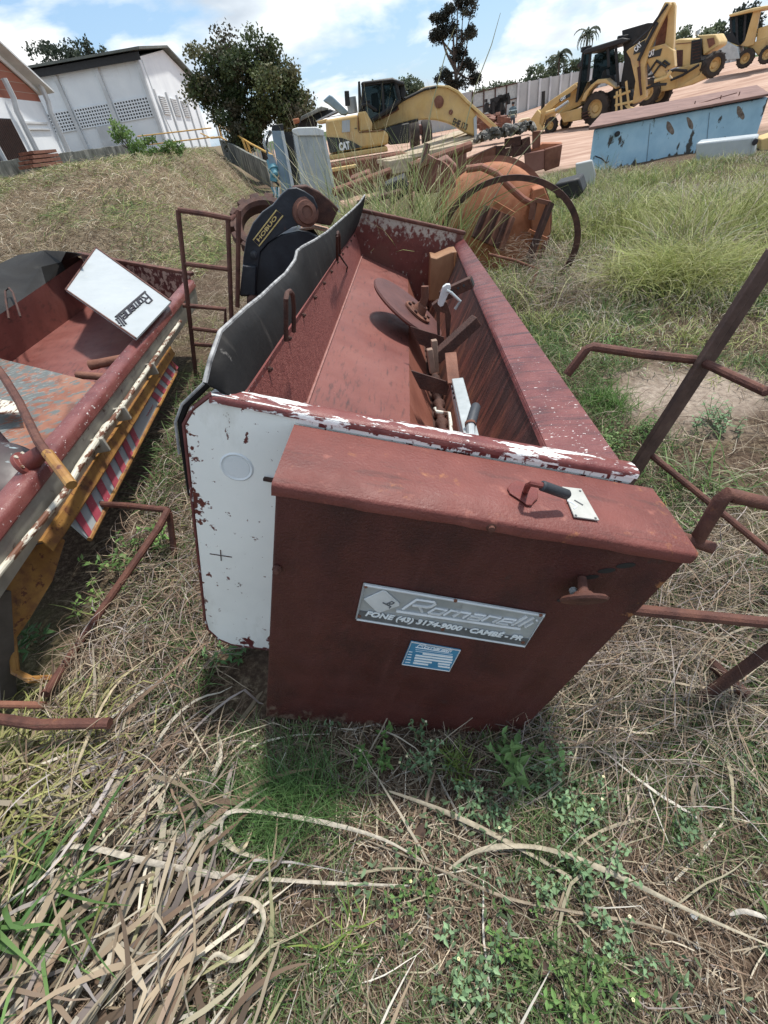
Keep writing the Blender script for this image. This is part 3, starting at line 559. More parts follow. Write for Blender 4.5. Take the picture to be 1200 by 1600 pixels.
hb(panel(['SR', 'RI'], off=(1, 0, -.3)), 'right_wall', streak_paint)
rows = []
for i in range(17):
    v = VN+(VF-VN)*i/16; a, b = prof('RI', v), prof('RO', v); dn = Vector((.03, 0, -.05))
    rows.append([a+Vector((-.004, 0, -.012)), a, a.lerp(b, .3)+Vector((0, 0, .004)), a.lerp(b, .7)+Vector((0, 0, .005)), b+Vector((-.01, 0, .002)), b+Vector((.002, 0, -.008)), b+Vector((.0, 0, -.05)), b+Vector((-.12, 0, -.35)), b+Vector((-.22, 0, -.95))])
hb(MB().sheet(rows, .006, (-.5, 0, -1)), 'right_rim', rim_paint, smooth=50)
# outside skin on the left, closing the body
rows = [[prof('FA', v), Vector((-.24, v, 1.0)), Vector((-.25, v, .5)), Vector((-.16, v, .06))] for v in (VN+.01, 1.5, 2.6, VF)]
hb(MB().sheet(rows, .006, (1, 0, 0)), 'outer_skin', maroon)
# far end wall with its flange
fw = [Vector((-.155, VF, 1.0)), Vector((-.128, VF, 1.215)), Vector((.30, VF, 1.205)), Vector((.795, VF, 1.215)), Vector((.735, VF, 1.0)), Vector((.62, VF, .5)), Vector((.50, VF, .5)), Vector((-.06, VF, .86))]
far_m = M('peeling_far_wall', [(.3, (.09, .022, .018)), (.6, (.15, .04, .032))], 9, rough=.55, bump=.3, over=[(26, (1, 1, .8), .60, .70, (.40, .36, .31), (2, 1.04, 1.21, .24)), (5, (1, 1, .7), .56, .66, (.13, .045, .033)), (60, (1, 1, .7), .60, .68, (.13, .045, .033))])
hb(MB().prism(fw, (0, .008, 0)), 'far_wall', far_m)
hb(MB().bar((-.13, VF+.02, 1.216), (.80, VF+.02, 1.218), .06, .028), 'far_rim', rust_tube, bevel=.008)
# near end plate, white
pl = [(-.216, 1.102), (-.268, 1.05), (-.292, 1.0), (-.292, .16), (-.285, .10), (-.245, .045), (-.20, .022), (-.02, .02), (.45, .02), (.70, .30), (.93, 1.02), (.93, 1.085), (.4, 1.092)]
hb(MB().prism([(u, .262, w) for u, w in pl], (0, .008, 0)), 'end_plate', white_chip)
eb = [(-.216, 1.102), (-.268, 1.05), (-.294, 1.0), (-.294, .5), (-.294, .16), (-.287, .098), (-.247, .042), (-.20, .018), (-.02, .016)]
hb(MB().tube([(u, .266, w) for u, w in eb], .007, 6), 'edge_strip', M('edge_rust', [(.3, (.07, .016, .016)), (.7, (.16, .045, .04))], 20, rough=.5, over=[(30, (1, 1, .5), .58, .62, (.6, .6, .6))]))
hb(MB().prism([(u, .258, w) for u, w in [(.0, 1.066), (.93, 1.066), (.935, 1.088), (.5, 1.092), (.012, 1.094)]], (0, .004, 0)), 'white_strip', white_strip)
n = 40; rows = []
for i in range(n+1):
    u = -.222+(.94+.222)*i/n; z = 1.098-.010*math.sin(i/n*math.pi)*.5
    if i == 0: z -= .004
    rows.append([Vector((u, .256, z-.012)), Vector((u, .257, z-.003)), Vector((u, .262, z+.003)), Vector((u, .275, z+.006+.0015*math.sin(i*.9))), Vector((u, .30, z+.004)), Vector((u, .325, z-.002)), Vector((u, .332, z-.012)), Vector((u, .333, z-.035))])
hb(MB().sheet(rows, .004, (0, 0, -1)), 'front_rim', front_rim_paint, smooth=60)
mb = MB(); mb.lathe([(.036, 0), (.040, .0015), (.043, .003), (.046, .0015), (.048, 0)], onv((370, 730), .262), (0, -1, 0), 40, caps=False); mb.lathe([(.0365, 0), (.036, .0012), (0.001, .0012)], onv((370, 730), .262), (0, -1, 0), 40, caps=False)
hb(mb, 'round_sticker', M('sticker_white', [(.3, (.66, .71, .73)), (.7, (.72, .76, .78))], 6, rough=.3))
for mb in (MB().box(onv((345, 868), .2605), (.072, .002, .0025)), MB().box(onv((345, 868), .2604), (.0025, .002, .05))): hb(mb, 'scratch_mark', rust_dark)
hb(MB().bar(onv((412, 748), .255), onv((440, 753), .25), .012, .008), 'cover_pin', rust_dark)
# drive cover
cv = [(0, 0), (.915, 0), (.985, 1.0), (.985, 1.055), (.004, 1.055)]
hb(MB().prism([(u, 0, w) for u, w in cv], (0, .2605, 0)), 'drive_cover', shaded_cover_paint, bevel=.005)
rows = []
for i in range(25):
    u = -.004+.998*i/24; s_ = .0009*math.sin(i*.8)+.0007*math.sin(i*2.1)
    rows.append([Vector((u, -.006+s_*.6, 1.030+s_*1.5)), Vector((u, -.009+s_*.6, 1.052)), Vector((u, -.003, 1.0605+s_*.5)), Vector((u, .08, 1.064+s_*.3)), Vector((u, .18, 1.065)), Vector((u, .252, 1.0645))])
lid_paint = M('sunlit_lid_paint', [(.30, (.115, .034, .028)), (.5, (.150, .042, .034)), (.72, (.195, .060, .049))], 5, rough=.55, bump=.35, bscale=120, rvar=.05,
    over=[(6, (.7, 3, 1), .54, .72, (.065, .027, .024)), (16, (1, 1, 1), .60, .74, (.28, .10, .075)), (80, (1, 1, 1), .70, .74, (.34, .19, .15)), (14, (1, 1, 1), .62, .74, (.30, .12, .05), (0, .80, .99, .12))])  # lighter than the cover: sun on the top put into the colour
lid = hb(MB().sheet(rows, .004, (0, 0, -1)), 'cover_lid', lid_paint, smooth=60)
mb = MB()
for p in ((767, 822), (433, 888)): mb.lathe([(.012, 0), (.012, .006), (.008, .007), (.008, .014), (.001, .015)], onv(p, -.003), (0, -1, 0), 10)
hb(mb, 'cover_bolt', rust_tube)
# maker plate
qz = Q(540, 890, 3.529)
np_ = hb(MB().prism([(u, -.006, w) for u, w in [(.238, .639), (.740, .623), (.739, .773), (.238, .789)]], (0, .004, 0)), 'maker_plate', alu, bevel=.0015)
def pp(X, Y, v=-.008): return onv(qz(X, Y), v)
def hsub(mb, name, mat, **k): o = mb.build(name, mat, H, local=True, **k); o.parent = np_; return o
fr = [Vector((u, -.008, w)) for u, w in [(.242, .642), (.736, .627), (.735, .769), (.242, .785)]]
hsub(MB().tube(fr, .0035, 6, closed=True), 'plate_border', alu_light)
hsub(MB().prism([Vector((.245, -.0085, .648)), Vector((.735, -.0085, .632)), Vector((.735, -.0085, .662)), Vector((.245, -.0085, .680))], (0, .003, 0)), 'text_band', dark_panel)
dm = [pp(100, 160), pp(205, 112), pp(222, 115), pp(298, 185), pp(296, 196), pp(188, 234), pp(172, 230)]
hsub(MB().prism([p+Vector((0, -.003, 0)) for p in dm], (0, .004, 0)), 'logo_diamond', alu_light, bevel=.001)
hsub(MB().tube([pp(205, 182, -.012), pp(250, 205, -.012), pp(240, 212, -.012)], .0022, 5).tube([pp(228, 188, -.012), pp(255, 176, -.012), pp(268, 183, -.012), pp(258, 190, -.012), pp(238, 190, -.012)], .0018, 5), 'logo_letter', dark_panel)
ROM = [(0, [[(0, 0), (0, 1), (.75, 1), (.88, .88), (.88, .6), (.75, .48), (.12, .48)], [(.42, .48), (.85, 0)]]), (1.12, [[(0, 0), (0, .5), (.5, .5), (.5, 0), (0, 0)]]), (1.80, [[(0, 0), (0, .5), (.42, .5), (.42, 0)], [(.42, .5), (.84, .5), (.84, 0)]]),
       (2.82, [[(0, .5), (.5, .5), (.5, 0), (0, 0), (0, .27), (.5, .27)]]), (3.5, [[(0, 0), (0, .5), (.5, .5), (.5, 0)]]), (4.18, [[(.5, 0), (0, 0), (0, .5), (.5, .5), (.5, .25), (0, .25)]]), (4.86, [[(0, .95), (0, 0), (.14, 0)]]), (5.16, [[(0, .95), (0, 0), (.14, 0)]]), (5.46, [[(0, .5), (0, 0), (.1, 0)], [(0, .70), (0, .78)]])]
def romanelli(mb, o, r, u, r_, shear=.45, line=True, flat=None):
    """the maker's slanted one-line lettering as strokes; o foot of the R, r the full run, u the cap height"""
    o = Vector(o); r = Vector(r)/5.6; u = Vector(u)
    for x0, strokes in ROM:
        for st in strokes: mb.tube([o+r*(x0+x+shear*y)+u*y for x, y in st], r_, 5)
    if line: mb.tube([o+r*-.25+u*-.22, o+r*5.3+u*-.22], r_*1.25, 5)
    return mb
a_, b_ = pp(315, 218), pp(1005, 318); c_ = pp(345, 160)
ru = Vector((0, 0, .047))
hsub(romanelli(MB(), a_, b_-a_, ru, .0042), 'maker_name', alu_light)
l0, l1 = pp(105, 252, -.0095), pp(965, 390, -.0095)
t_ = text_mesh('FONE (43) 3174-9000 \u00b7 CAMB\u00c9 - PR', .028, white_ink, l0, l1-l0, (0, 0, 1), np_, 'phone_line', .0012, .25, .0009, width=(l1-l0).length)
for p in ((112, 92), (75, 255), (605, 170), (1075, 250), (978, 400), (535, 328)):
    hsub(MB().lathe([(.006, 0), (.005, .003), (.001, .004)], pp(*p, -.008), (0, -1, 0), 10), 'rivet', rust_brown)
# blue data plate
bp_ = hb(MB().prism([(u, -.005, w) for u, w in [(.409, .450), (.563, .446), (.565, .563), (.412, .572)]], (0, .004, 0)), 'data_plate', blue_label, bevel=.001)
def bsub(mb, name, mat): o = mb.build(name, mat, H, local=True); o.parent = bp_; return o
bsub(MB().tube([(.411, -.0055, .452), (.561, -.0055, .448), (.563, -.0055, .561), (.414, -.0055, .570)], .0022, 5, closed=True), 'plate_border', alu_light)
bsub(romanelli(MB(), pp(395, 425, -.0065), pp(580, 455, -.0065)-pp(395, 425, -.0065), (0, 0, .018), .0012), 'maker_name', white_ink)
mb = MB()
for k, (xa, xb) in enumerate(((425, 590), (385, 590), (380, 585), (378, 475), (372, 455))):
    y = 463+k*14.5; a_, b_ = pp(xa, y+(xa-425)*.13, -.0055), pp(xb, y+(xb-425)*.13, -.0055); mb.bar(a_, b_, .0015, .0075, up=(0, 0, 1))
    if k > 2: a_, b_ = pp(510, y+11, -.0055), pp(575, y+20, -.0055); mb.bar(a_, b_, .0015, .0075)
for k in range(2): a_, b_ = pp(385, 440+k*10, -.0055), pp(590, 468+k*10, -.0055); mb.bar(a_, b_, .001, .0012)
for k in range(5): a_, b_ = pp(348-k*5, 452+k*14.5, -.0055), pp(368-k*3, 455+k*14.5, -.0055); mb.bar(a_, b_, .001, .003)
bsub(mb, 'data_fields', white_ink)
# adjusting knob and slots in the drive cover; shade inside the slots is flat black ellipses
mb = MB(); kc = onv((912, 932), -.055); ks = onv((909, 903), -.004); ax = (kc-ks).normalized(); kl = (kc-ks).length
mb.tube([ks, ks.lerp(kc, .5), kc], [.011, .012, .016], 12)
vd = Vector(hl((912, 932))).normalized(); ai = Vector(hl((920, 990))).normalized()-vd; ai = (ai-vd*ai.dot(vd)).normalized(); ax = (ai*.985-vd*.15).normalized()
mb.lathe([(.018, -.012), (.026, -.004), (.050, .0), (.056, .006), (.052, .012), (.03, .016), (.001, .017)], kc, ax, 32)
hb(mb, 'adjusting_knob', rust_tube)
for p, a in (((924, 902), .014), ((948, 892), .016), ((978, 884), .017), ((880, 938), .012)):
    c = onv(p, -.0015); pts = [c+Vector((math.cos(q)*a*1.25+math.sin(q)*.0, 0, math.sin(q)*a*.55+math.cos(q)*a*.4)) for q in [i*math.pi/9 for i in range(18)]]; hb(MB().prism(pts, (0, .001, 0)), 'slot_hole', black_dull)
mb = MB(); mb.lathe([(.010, 0), (.010, .014), (.006, .016), (.001, .016)], onv((895, 921), -.02), (0, -1, 0), 8); hb(mb, 'lock_nut', steel)
# lever on the lid
qv = Q(770, 730, 6.316)
def lw_(X, Y, w=1.067): return onw(qv(X, Y), w)
mb = MB(); pts = [lw_(*p) for p in [(140, 215), (175, 170), (240, 140), (285, 165), (330, 185), (400, 205), (440, 250), (440, 320), (400, 355), (380, 385), (330, 380), (290, 345), (220, 300), (165, 265)]]
hb(mb.prism(pts, (0, 0, .004)), 'lever_base', maroon, bevel=.002)
l0 = lw_(320, 245, 1.07); l1 = lw_(345, 185, 1.12); l2 = lw_(380, 160, 1.135); l3 = lw_(480, 180, 1.135); l4 = lw_(500, 185, 1.13); l5 = lw_(745, 275, 1.11)
lv = hb(MB().tube([l0, l1, l2, l3, l4], .0075, 8), 'lever', maroon)
o = hb(MB().tube([l3, l3.lerp(l5, .04), l3.lerp(l5, .94), l5], [.009, .0125, .0125, .009], 14), 'grip', M('rubber_grip', [(.3, (.02, .024, .03)), (.7, (.045, .05, .06))], 20, rough=.55)); o.parent = lv
ip = hb(MB().prism([lw_(*p, 1.0675) for p in [(680, 200), (870, 222), (1045, 530), (800, 495)]], (0, 0, .003)), 'index_plate', M('index_plate_metal', [(.3, (.36, .36, .33)), (.7, (.46, .46, .43))], 30, rough=.4, over=[(20, (1, 1, 1), .66, .72, (.3, .28, .25))]))
for pts in ([(735, 330), (790, 355), (830, 385), (800, 410)], [(805, 325), (890, 375)]):
    o = hb(MB().tube([lw_(*p, 1.0712) for p in pts], .002, 5), 'engraved_mark', white_ink if pts[0][0] == 735 else dark_panel); o.parent = ip
for p in ((860, 237), (818, 478), (1012, 505)):
    o = hb(MB().lathe([(.003, 0), (.003, .002), (.0005, .0025)], lw_(*p, 1.0705), (0, 0, 1), 8), 'rivet', dark_panel); o.parent = ip
# rubber flap and its clamp strip
TOP = [(.27, -.226, 1.125), (.31, -.225, 1.165), (.39, -.222, 1.215), (.62, -.22, 1.213), (.80, -.22, 1.203), (1.02, -.22, 1.20), (1.18, -.215, 1.20), (1.38, -.215, 1.215), (1.42, -.215, 1.243), (1.55, -.215, 1.24), (1.88, -.21, 1.222), (2.3, -.20, 1.21), (2.75, -.175, 1.225), (3.2, -.14, 1.25), (3.5, -.105, 1.285), (3.70, -.085, 1.325)]
rows = []
for v, u, w in TOP:
    a = prof('FA', v, .004, -.015); t_ = Vector((u, v, w)); m_ = a.lerp(t_, .5)+Vector((.012, 0, .0))
    rows.append([a, a.lerp(m_, .5)+Vector((.004, 0, 0)), m_, m_.lerp(t_, .5)+Vector((.005, 0, .002)), t_])
fl = hb(MB().sheet(rows, .012, (-1, 0, -.25)), 'rubber_flap', rubber, smooth=60)
o = hb(MB().tube([Vector((u-.008, v, w)) for v, u, w in TOP], .0065, 6), 'worn_edge', rubber_edge); o.parent = fl
ed = [(-.226, 1.125), (-.286, 1.055), (-.308, 1.0), (-.308, .9), (-.306, .75)]
hb(MB().tube([(u, .275, w) for u, w in ed], [.009, .009, .008, .007, .005], 8), 'edge_rubber', rubber)
hb(MB().tube([(u-.010, .268, w) for u, w in ed[:4]], .004, 6), 'edge_wear', rubber_edge)
rows = [[prof('FA', v, .0045, -.042), prof('FA', v, .003, -.004)] for v in (VN+.06, 1, 2, 3, VF-.03)]
hb(MB().sheet(rows, .004, (1, 0, .3)), 'clamp_strip', rim_paint)
mb = MB()
for i in range(11): mb.lathe([(.009, 0), (.009, .007), (.005, .008), (.005, .013), (.001, .013)], prof('FA', .55+.3*i, .010, -.024), (1, 0, .35), 8)
hb(mb, 'clamp_bolt', rust_dark)
for pts, r in (([(447, 532), (446.5, 466), (449, 458), (453, 455), (457, 460), (459, 480), (459, 518)], .0075), ([(527, 406), (526.5, 368), (528, 363), (530, 368), (531, 395)], .008)):
    p3 = [onu(p, -.105) for p in pts]; hb(MB().tube(p3, r, 8), 'hook_loop', rust_dark)
p3 = [onu(p, -.09) for p in [(530, 398), (536, 407), (543, 417), (541, 425)]]; hb(MB().tube(p3, .005, 6), 'hanging_strap', rubber)
# auger in the trough, baffles, corner box
pf = []; L_ = VF-VN-.04
for i in range(150): pf.append((.036 if i % 5 in (0, 1) else .022, L_*i/149))
a0, a1 = prof('SL', VN+.02, .04, .025), prof('SL', VF-.02, .04, .025)
hb(MB().lathe([(r, h) for r, h in pf], a0, a1-a0, 16), 'auger', rust_dark)
for pts, v in (([(642, 579), (703, 598), (698, 618), (672, 612), (656, 607)], 1.02), ([(641, 510), (694, 527), (693, 546), (676, 545), (655, 538)], 1.72)):
    hb(MB().prism([onv(p, v) for p in pts], (0, .008, 0)), 'baffle', rust_dark)
bx = [onv(p, 3.3) for p in [(673, 402), (682, 404), (705, 394), (714, 393), (710, 452), (700, 470), (670, 470)]]
hb(MB().prism(bx, (0, .25, 0)), 'corner_box', M('rust_stained_box', [(.3, (.16, .07, .035)), (.5, (.26, .13, .065)), (.75, (.34, .20, .11))], 6, rough=.6, stretch=(1, 1, .3)), bevel=.006)
hb(MB().bar(onv((711, 394), 3.29), onv((709, 452), 3.29), .012, .006), 'orange_edge', M('orange_primer', [(.3, (.38, .16, .06)), (.7, (.48, .24, .10))], 20))
# step frames on the right-hand side
vF = .98
def ht(pts, r=.017): return MB().tube(pts, r, 10)
p0, p1, p2 = onv((886, 585), vF), onv((920, 541), vF), onv((1085, 562), vF)
fr_ = hb(ht([p0, p1.lerp(p0, .12), p1+(p2-p1)*.03, p1.lerp(p2, .5)+Vector((0, 0, -.004)), p2]), 'step_frame', rust_tube)
b0, b1 = onv((958, 785), vF-.02), onv((1212, 392), vF-.02); b0 = b0+(b0-b1).normalized()*.22
dn = (b1-b0).normalized(); sd = dn.cross(Vector((0, 1, 0))).normalized()
mb = MB(); mb.bar(b0-sd*.016, b1-sd*.016, .030, .03, up=(0, 1, 0)); mb.bar(b0+sd*.018-Vector((0, .01, 0)), b1+sd*.018-Vector((0, .01, 0)), .030, .03, up=(0, 1, 0)); hb(mb, 'guard_post', M('grey_brown_rust', [(.3, (.055, .032, .026)), (.6, (.10, .06, .048)), (.8, (.14, .09, .07))], 12, rough=.75, bump=.3), bevel=.003)
q0 = onv((1092, 563), vF); q1 = onv((1196, 612), .62); q2 = q1+Vector((.05, -.01, .05))
hb(ht([q0, q0.lerp(q1, .5), q1, q2, q2+Vector((.02, 0, .2))], .016), 'step_frame', rust_tube)
hb(ht([b0+(b1-b0)*.16, Vector((.78, .97, b0.z+(b1-b0).z*.10))], .016), 'step_frame', rust_tube)
q0 = onv((1008, 703), vF); q1 = onv((1202, 862), .55)
hb(ht([q0, q0.lerp(q1, .5), q1+(q1-q0)*.12], .014), 'step_frame', rust_tube)
vS = .11
p0, p1, p2 = onv((1085, 850), vS), onv((1132, 772), vS), onv((1235, 795), vS)
hb(MB().tube([p0, p0.lerp(p1, .9), p1+Vector((.01, 0, .004)), p1+(p2-p1)*.12, p2, HI @ (HM @ p2+Vector((.02, .0, -.10))), onv((1250, 978), vS+.02)], .0175, 12), 'step_frame', rust_tube)
hb(MB().tube([onv((1060, 838), vS), onv((1085, 847), vS), onv((1116, 857), vS-.02)], .016, 12), 'hinge_stub', rust_tube, bevel=.003)
p0, p1 = onv((975, 951), vS+.02), onv((1250, 978), vS+.02)
hb(ht([p0, p0.lerp(p1, .5), p1], .018), 'step_frame', rust_tube)
p1 = onv((1225, 1000), vS); p0 = HI @ at_z((1095, 1092), -.06)
hb(MB().bar(p0, p1, .035, .035), 'brace', rust_dark, bevel=.004)
p1 = HI @ at_z((1110, 1035), .0); p0 = HI @ at_z((1165, 1085), -.06); hb(ht([p1, p0], .02), 'brace', rust_dark)

# ---------------------------------------------------------------- loose pieces lying in the hopper (each its own thing)
def hw(p): return HM @ p
dc = onv((637, 478), 1.98)                          # the disc leans across the floor and the slope
d_ = thing('coulter_disc', 'flat maroon steel disc with bolted hub lying in the spreader hopper', 'disc', hw(dc))
# three points of the rim fix its plane
ra, rb_, rc = onv((592, 441), 1.95), onv((683, 521), 1.62), onv((636, 434), 2.42)
ra.z = max(ra.z, .80)
cen = onv((640, 476), 1.95)
cen = onv((640, 480), 2.25)
cw_ = hw(cen); vd = (cw_-Vector(CAM)).normalized(); mj = (hw(onv((690, 524), 2.25))-hw(onv((593, 440), 2.25))); mj = (mj-vd*mj.dot(vd)).normalized(); mn = mj.cross(vd).normalized()
if mn.z < 0: mn = -mn
nrm = (mn*.97-vd*.24).normalized()
prof_d = [(.001, -.010), (.17, -.012), (.261, -.022), (.270, -.010), (.265, 0.0), (.15, .002), (.001, .002)]
MB().lathe(prof_d, cw_, nrm, 56).build('disc', M('disc_maroon', [(.3, (.07, .027, .024)), (.5, (.105, .041, .035)), (.72, (.14, .057, .048))], 6, rough=.55, bump=.15), d_)
hc = cw_+mj*.06+nrm*.004
MB().lathe([(.095, 0), (.095, .014), (.05, .016), (.044, .03), (.034, .06), (.001, .062)], hc, nrm, 28).build('hub', rust_brown, d_, bevel=.002)
mb = MB()
for i in range(6):
    a = i*math.pi/3+.4; u_ = nrm.orthogonal().normalized(); v_ = nrm.cross(u_); mb.lathe([(.012, .012), (.012, .026), (.001, .027)], hc+(u_*math.cos(a)+v_*math.sin(a))*.074, nrm, 8)
mb.build('bolt', rust_dark, d_)
s0 = hc+nrm*.05; MB().tube([hc+nrm*.05, hc+nrm*.10-mj*.02, hc+nrm*.15-mj*.06], .024, 12).build('spindle', rust_brown, d_)
def bar_thing(name, label, pts_v, w, h, mat, hollow=False, cat='bar', r=None, up=(0, 0, 1)):
    ps = [hw(onv(p, v)) for p, v in pts_v]; o = thing(name, label, cat, ps[0])
    if r: MB().tube(ps, r, 10).build('rod', mat, o)
    else:
        m_ = MB().bar(ps[0], ps[1], w, h, up=up); m_.build('bar_body', mat, o, bevel=.003)
    return o, ps
o, ps = bar_thing('square_tube', 'dark square tube with open end sticking out over the right wall of the hopper', [((690, 462), 1.95), ((738, 440), 1.9)], .06, .055, rust_dark)
dv = (ps[1]-ps[0]).normalized(); MB().bar(ps[1]+dv*.001, ps[1]+dv*.003, .042, .038).build('open_end', black_dull, o)
mb = MB()
for i in range(3): c = ps[0].lerp(ps[1], .35+.18*i)+Vector((-.005, -.034, .01)); mb.lathe([(.007, 0), (.007, .002)], c, (0, -1, .2), 8)
mb.build('bolt_hole', black_dull, o)
o, ps = bar_thing('long_square_tube', 'long dark brown square tube leaning from the auger slot to the right wall', [((680, 560), 1.32), ((745, 500), 1.38)], .05, .05, rust_dark)
dv = (ps[1]-ps[0]).normalized(); MB().bar(ps[1]+dv*.001, ps[1]+dv*.003, .034, .034).build('open_end', rust_brown, o)
o, ps = bar_thing('perforated_channel', 'pale grey perforated steel channel standing in the near end of the hopper slot', [((715, 600), .95), ((737, 692), .45)], .046, .05, steel)
mb = MB()
for i in range(3): c = ps[0].lerp(ps[1], .10+.09*i)+(HM.to_3x3() @ Vector((-.026, -.012, .0))); mb.lathe([(.006, 0), (.006, .0015)], c, HM.to_3x3() @ Vector((-1, -.3, .2)), 8)
mb.build('bolt_hole', black_dull, o)
MB().bar(ps[0]+(HM.to_3x3() @ Vector((-.012, 0, -.035))), ps[1]+(HM.to_3x3() @ Vector((-.012, 0, -.035))), .006, .05).build('flange', steel, o)
o = thing('hand_lever', 'steel lever with black grip beside the pale perforated channel', 'lever', hw(onv((738, 672), .47)))
l0, l1, l2 = hw(onv((737, 700), .42)), hw(onv((735, 664), .50)), hw(onv((744, 633), .58))
MB().tube([l0, l1], .014, 10).build('rod', steel, o); MB().tube([l1, l1.lerp(l2, .05), l1.lerp(l2, .92), l2], [.012, .017, .016, .012], 12).build('grip', MATS['rubber_grip'], o)
MB().lathe([(.018, 0), (.018, .008)], l1, l1-l0, 12).build('collar', rust_brown, o)
o, ps = bar_thing('bent_rod', 'thin pale bent rod lying over the auger at the near end of the hopper', [((679, 637), .62), ((681, 643), .61), ((702, 646), .60), ((704, 660), .54), ((706, 690), .42)], 0, 0, white_flaky, r=.006, cat='rod')
for k, (pa_, pb_2, v, lab) in enumerate((((678, 531), (681, 580), 1.3, 'bare wooden stick standing on the auger, taller of the two'), ((671, 545), (676, 582), 1.25, 'bare wooden stick standing on the auger, shorter of the two'))):
    s_ = MB().bar(hw(onv(pa_, v)), hw(onv(pb_2, v)), .026, .03).build('wooden_stick', wood_small, bevel=.003); tag(s_, lab, 'stick', 'wooden sticks on the auger')
o, ps = bar_thing('flat_bar', 'maroon flat bar standing in the auger slot behind the pale channel', [((704, 552), 1.2), ((709, 600), .98)], .05, .012, rust_brown)
o = thing('toggle_clamp', 'bright steel toggle clamp with bent handle hanging above the disc hub in the hopper', 'clamp', hw(onv((697, 465), 1.75)))
c_ = lambda X, Y, v: hw(onv(Q(600, 420, 5.715)(X, Y), v))
MB().prism([c_(*p, 1.74) for p in [(525, 165), (560, 140), (592, 140), (598, 175), (530, 330), (505, 345), (480, 320)]], HM.to_3x3() @ Vector((0, .03, 0))).build('body', alu_light, o, bevel=.003)
MB().tube([c_(560, 195, 1.72), c_(600, 215, 1.72), (c_(680, 290, 1.72)), c_(635, 360, 1.72)], .008, 8).build('handle', steel, o)
MB().prism([c_(*p, 1.78) for p in [(430, 330), (480, 290), (560, 300), (600, 420), (585, 600), (560, 620), (550, 400), (500, 385), (500, 600), (480, 600), (470, 390)]], HM.to_3x3() @ Vector((0, .05, 0))).build('bracket', rust_dark, o)
# ================================================================== SECOND SPREADER AT THE LEFT
S = thing('spreader_hopper', 'smaller-looking maroon spreader hopper at the left edge with striped bumper, full of loose parts', 'spreader', (-1.9, 2.6, 0))
Zr = .70
def az_(p, z): return at_z(p, z)
rn, rf = Vector((-1.41, .45, Zr)), az_((303, 438), Zr)
def lerpn(a, b, n): return [a.lerp(b, i/n) for i in range(n+1)]
rows = []
for i, p in enumerate(lerpn(rn, rf, 14)):
    rows.append([p+Vector(q) for q in ((-.16, 0, -.20), (-.105, 0, -.02), (-.10, 0, .002), (-.085, 0, .012), (-.03, 0, .012), (-.008, 0, .002), (0, 0, -.015), (.0, 0, -.05), (-.012, 0, -.055))])
MB().sheet(rows, .006, (-.3, 0, -1)).build('right_rim', M('left_rim_paint', [(.3, (.115, .032, .031)), (.5, (.175, .055, .05)), (.72, (.22, .085, .075))], 9, rough=.35, bump=.3, bscale=150, over=[(70, (1.2, .6, 1), .635, .66, (.70, .68, .66)), (14, (1.5, .4, 1), .67, .69, (.70, .68, .66))]), S, smooth=55)
rows = [[p+Vector((-.012, 0, -.055)), p+Vector((-.02, 0, -.12)), p+Vector((-.05, 0, -.22))] for p in lerpn(rn, rf, 8)]
MB().sheet(rows, .006, (-1, 0, 0)).build('side_wall', M('dirty_cream_side', [(.3, (.22, .20, .17)), (.6, (.36, .34, .29)), (.8, (.46, .44, .38))], 5, rough=.6, over=[(16, (1, 1, 1), .6, .68, (.10, .055, .045))]), S)
cn_, cf_ = az_((-60, 622), .52), az_((125, 487), .55)
cf_ = cn_+(cf_-cn_)*1.28
an_, af_ = az_((-60, 532), .86), az_((128, 404), .93)
MB().sheet([[a.lerp(c, j/4) for j in range(5)] for a, c in zip(lerpn(an_, af_, 10), lerpn(cn_, cf_, 10))], .006, (-1, 0, -.3)).build('left_wall', floor_paint, S)
bn, bf = rn+Vector((-.18, 0, -.24)), rf+Vector((-.18, 0, -.24))
MB().sheet([[c.lerp(b, j/4) for j in range(5)] for c, b in zip(lerpn(cn_, cf_, 10), lerpn(bn, bf, 10))], .006, (0, 0, -1)).build('floor_panel', floor_paint, S)
MB().prism([af_+Vector((0, .01, .03)), rf+Vector((-.02, .01, .04)), rf+Vector((-.1, .01, -.25)), cf_+Vector((0, .01, -.05)), af_+Vector((-.03, .01, -.3))], (0, .008, 0)).build('far_wall', M('peeling_left_far_wall', [(.3, (.06, .018, .016)), (.6, (.10, .03, .026))], 9, rough=.55, bump=.3, over=[(20, (1, 1, 1), .56, .62, (.36, .26, .21), (2, .4, .75, .08))]), S)
MB().bar(af_+Vector((-.02, .03, .045)), rf+Vector((.0, .03, .05)), .05, .03).build('far_rim', rust_tube, S, bevel=.006)
tp = [az_(p, z) for p, z in [((-60, 445), 1.06), ((0, 412), 1.08), ((30, 398), 1.09), ((70, 391), 1.10), ((105, 393), 1.10), ((128, 396), 1.08)]]
at_ = lerpn(an_, af_, 5)
MB().sheet([[t_, a.lerp(t_, .5)+Vector((-.04, 0, .0)), a] for a, t_ in zip(at_, tp)], .012, (-1, 0, 0)).build('rubber_flap', M('dusty_rubber', [(.3, (.012, .011, .011)), (.58, (.022, .021, .02)), (.8, (.09, .085, .072))], 2.2, rough=.7, spec=.2, bump=.1), S, smooth=60)
hk = [az_(p, z) for p, z in [((14, 498), .84), ((9, 470), .93), ((8, 455), .97), ((14, 450), .98), ((20, 457), .97), ((24, 470), .93), ((32, 495), .84)]]; MB().tube(hk, .008, 8).build('hook_loop', rust_dark, S)
mb = MB().tube([az_(p, .57) for p in [(282, 502), (203, 617), (175, 657), (165, 668), (123, 730), (100, 772), (52, 830), (0, 893), (-40, 945)]], [.014, .014, .014, .019, .016, .015, .013, .013, .013], 10); mb.build('side_pipe', white_flaky, S)
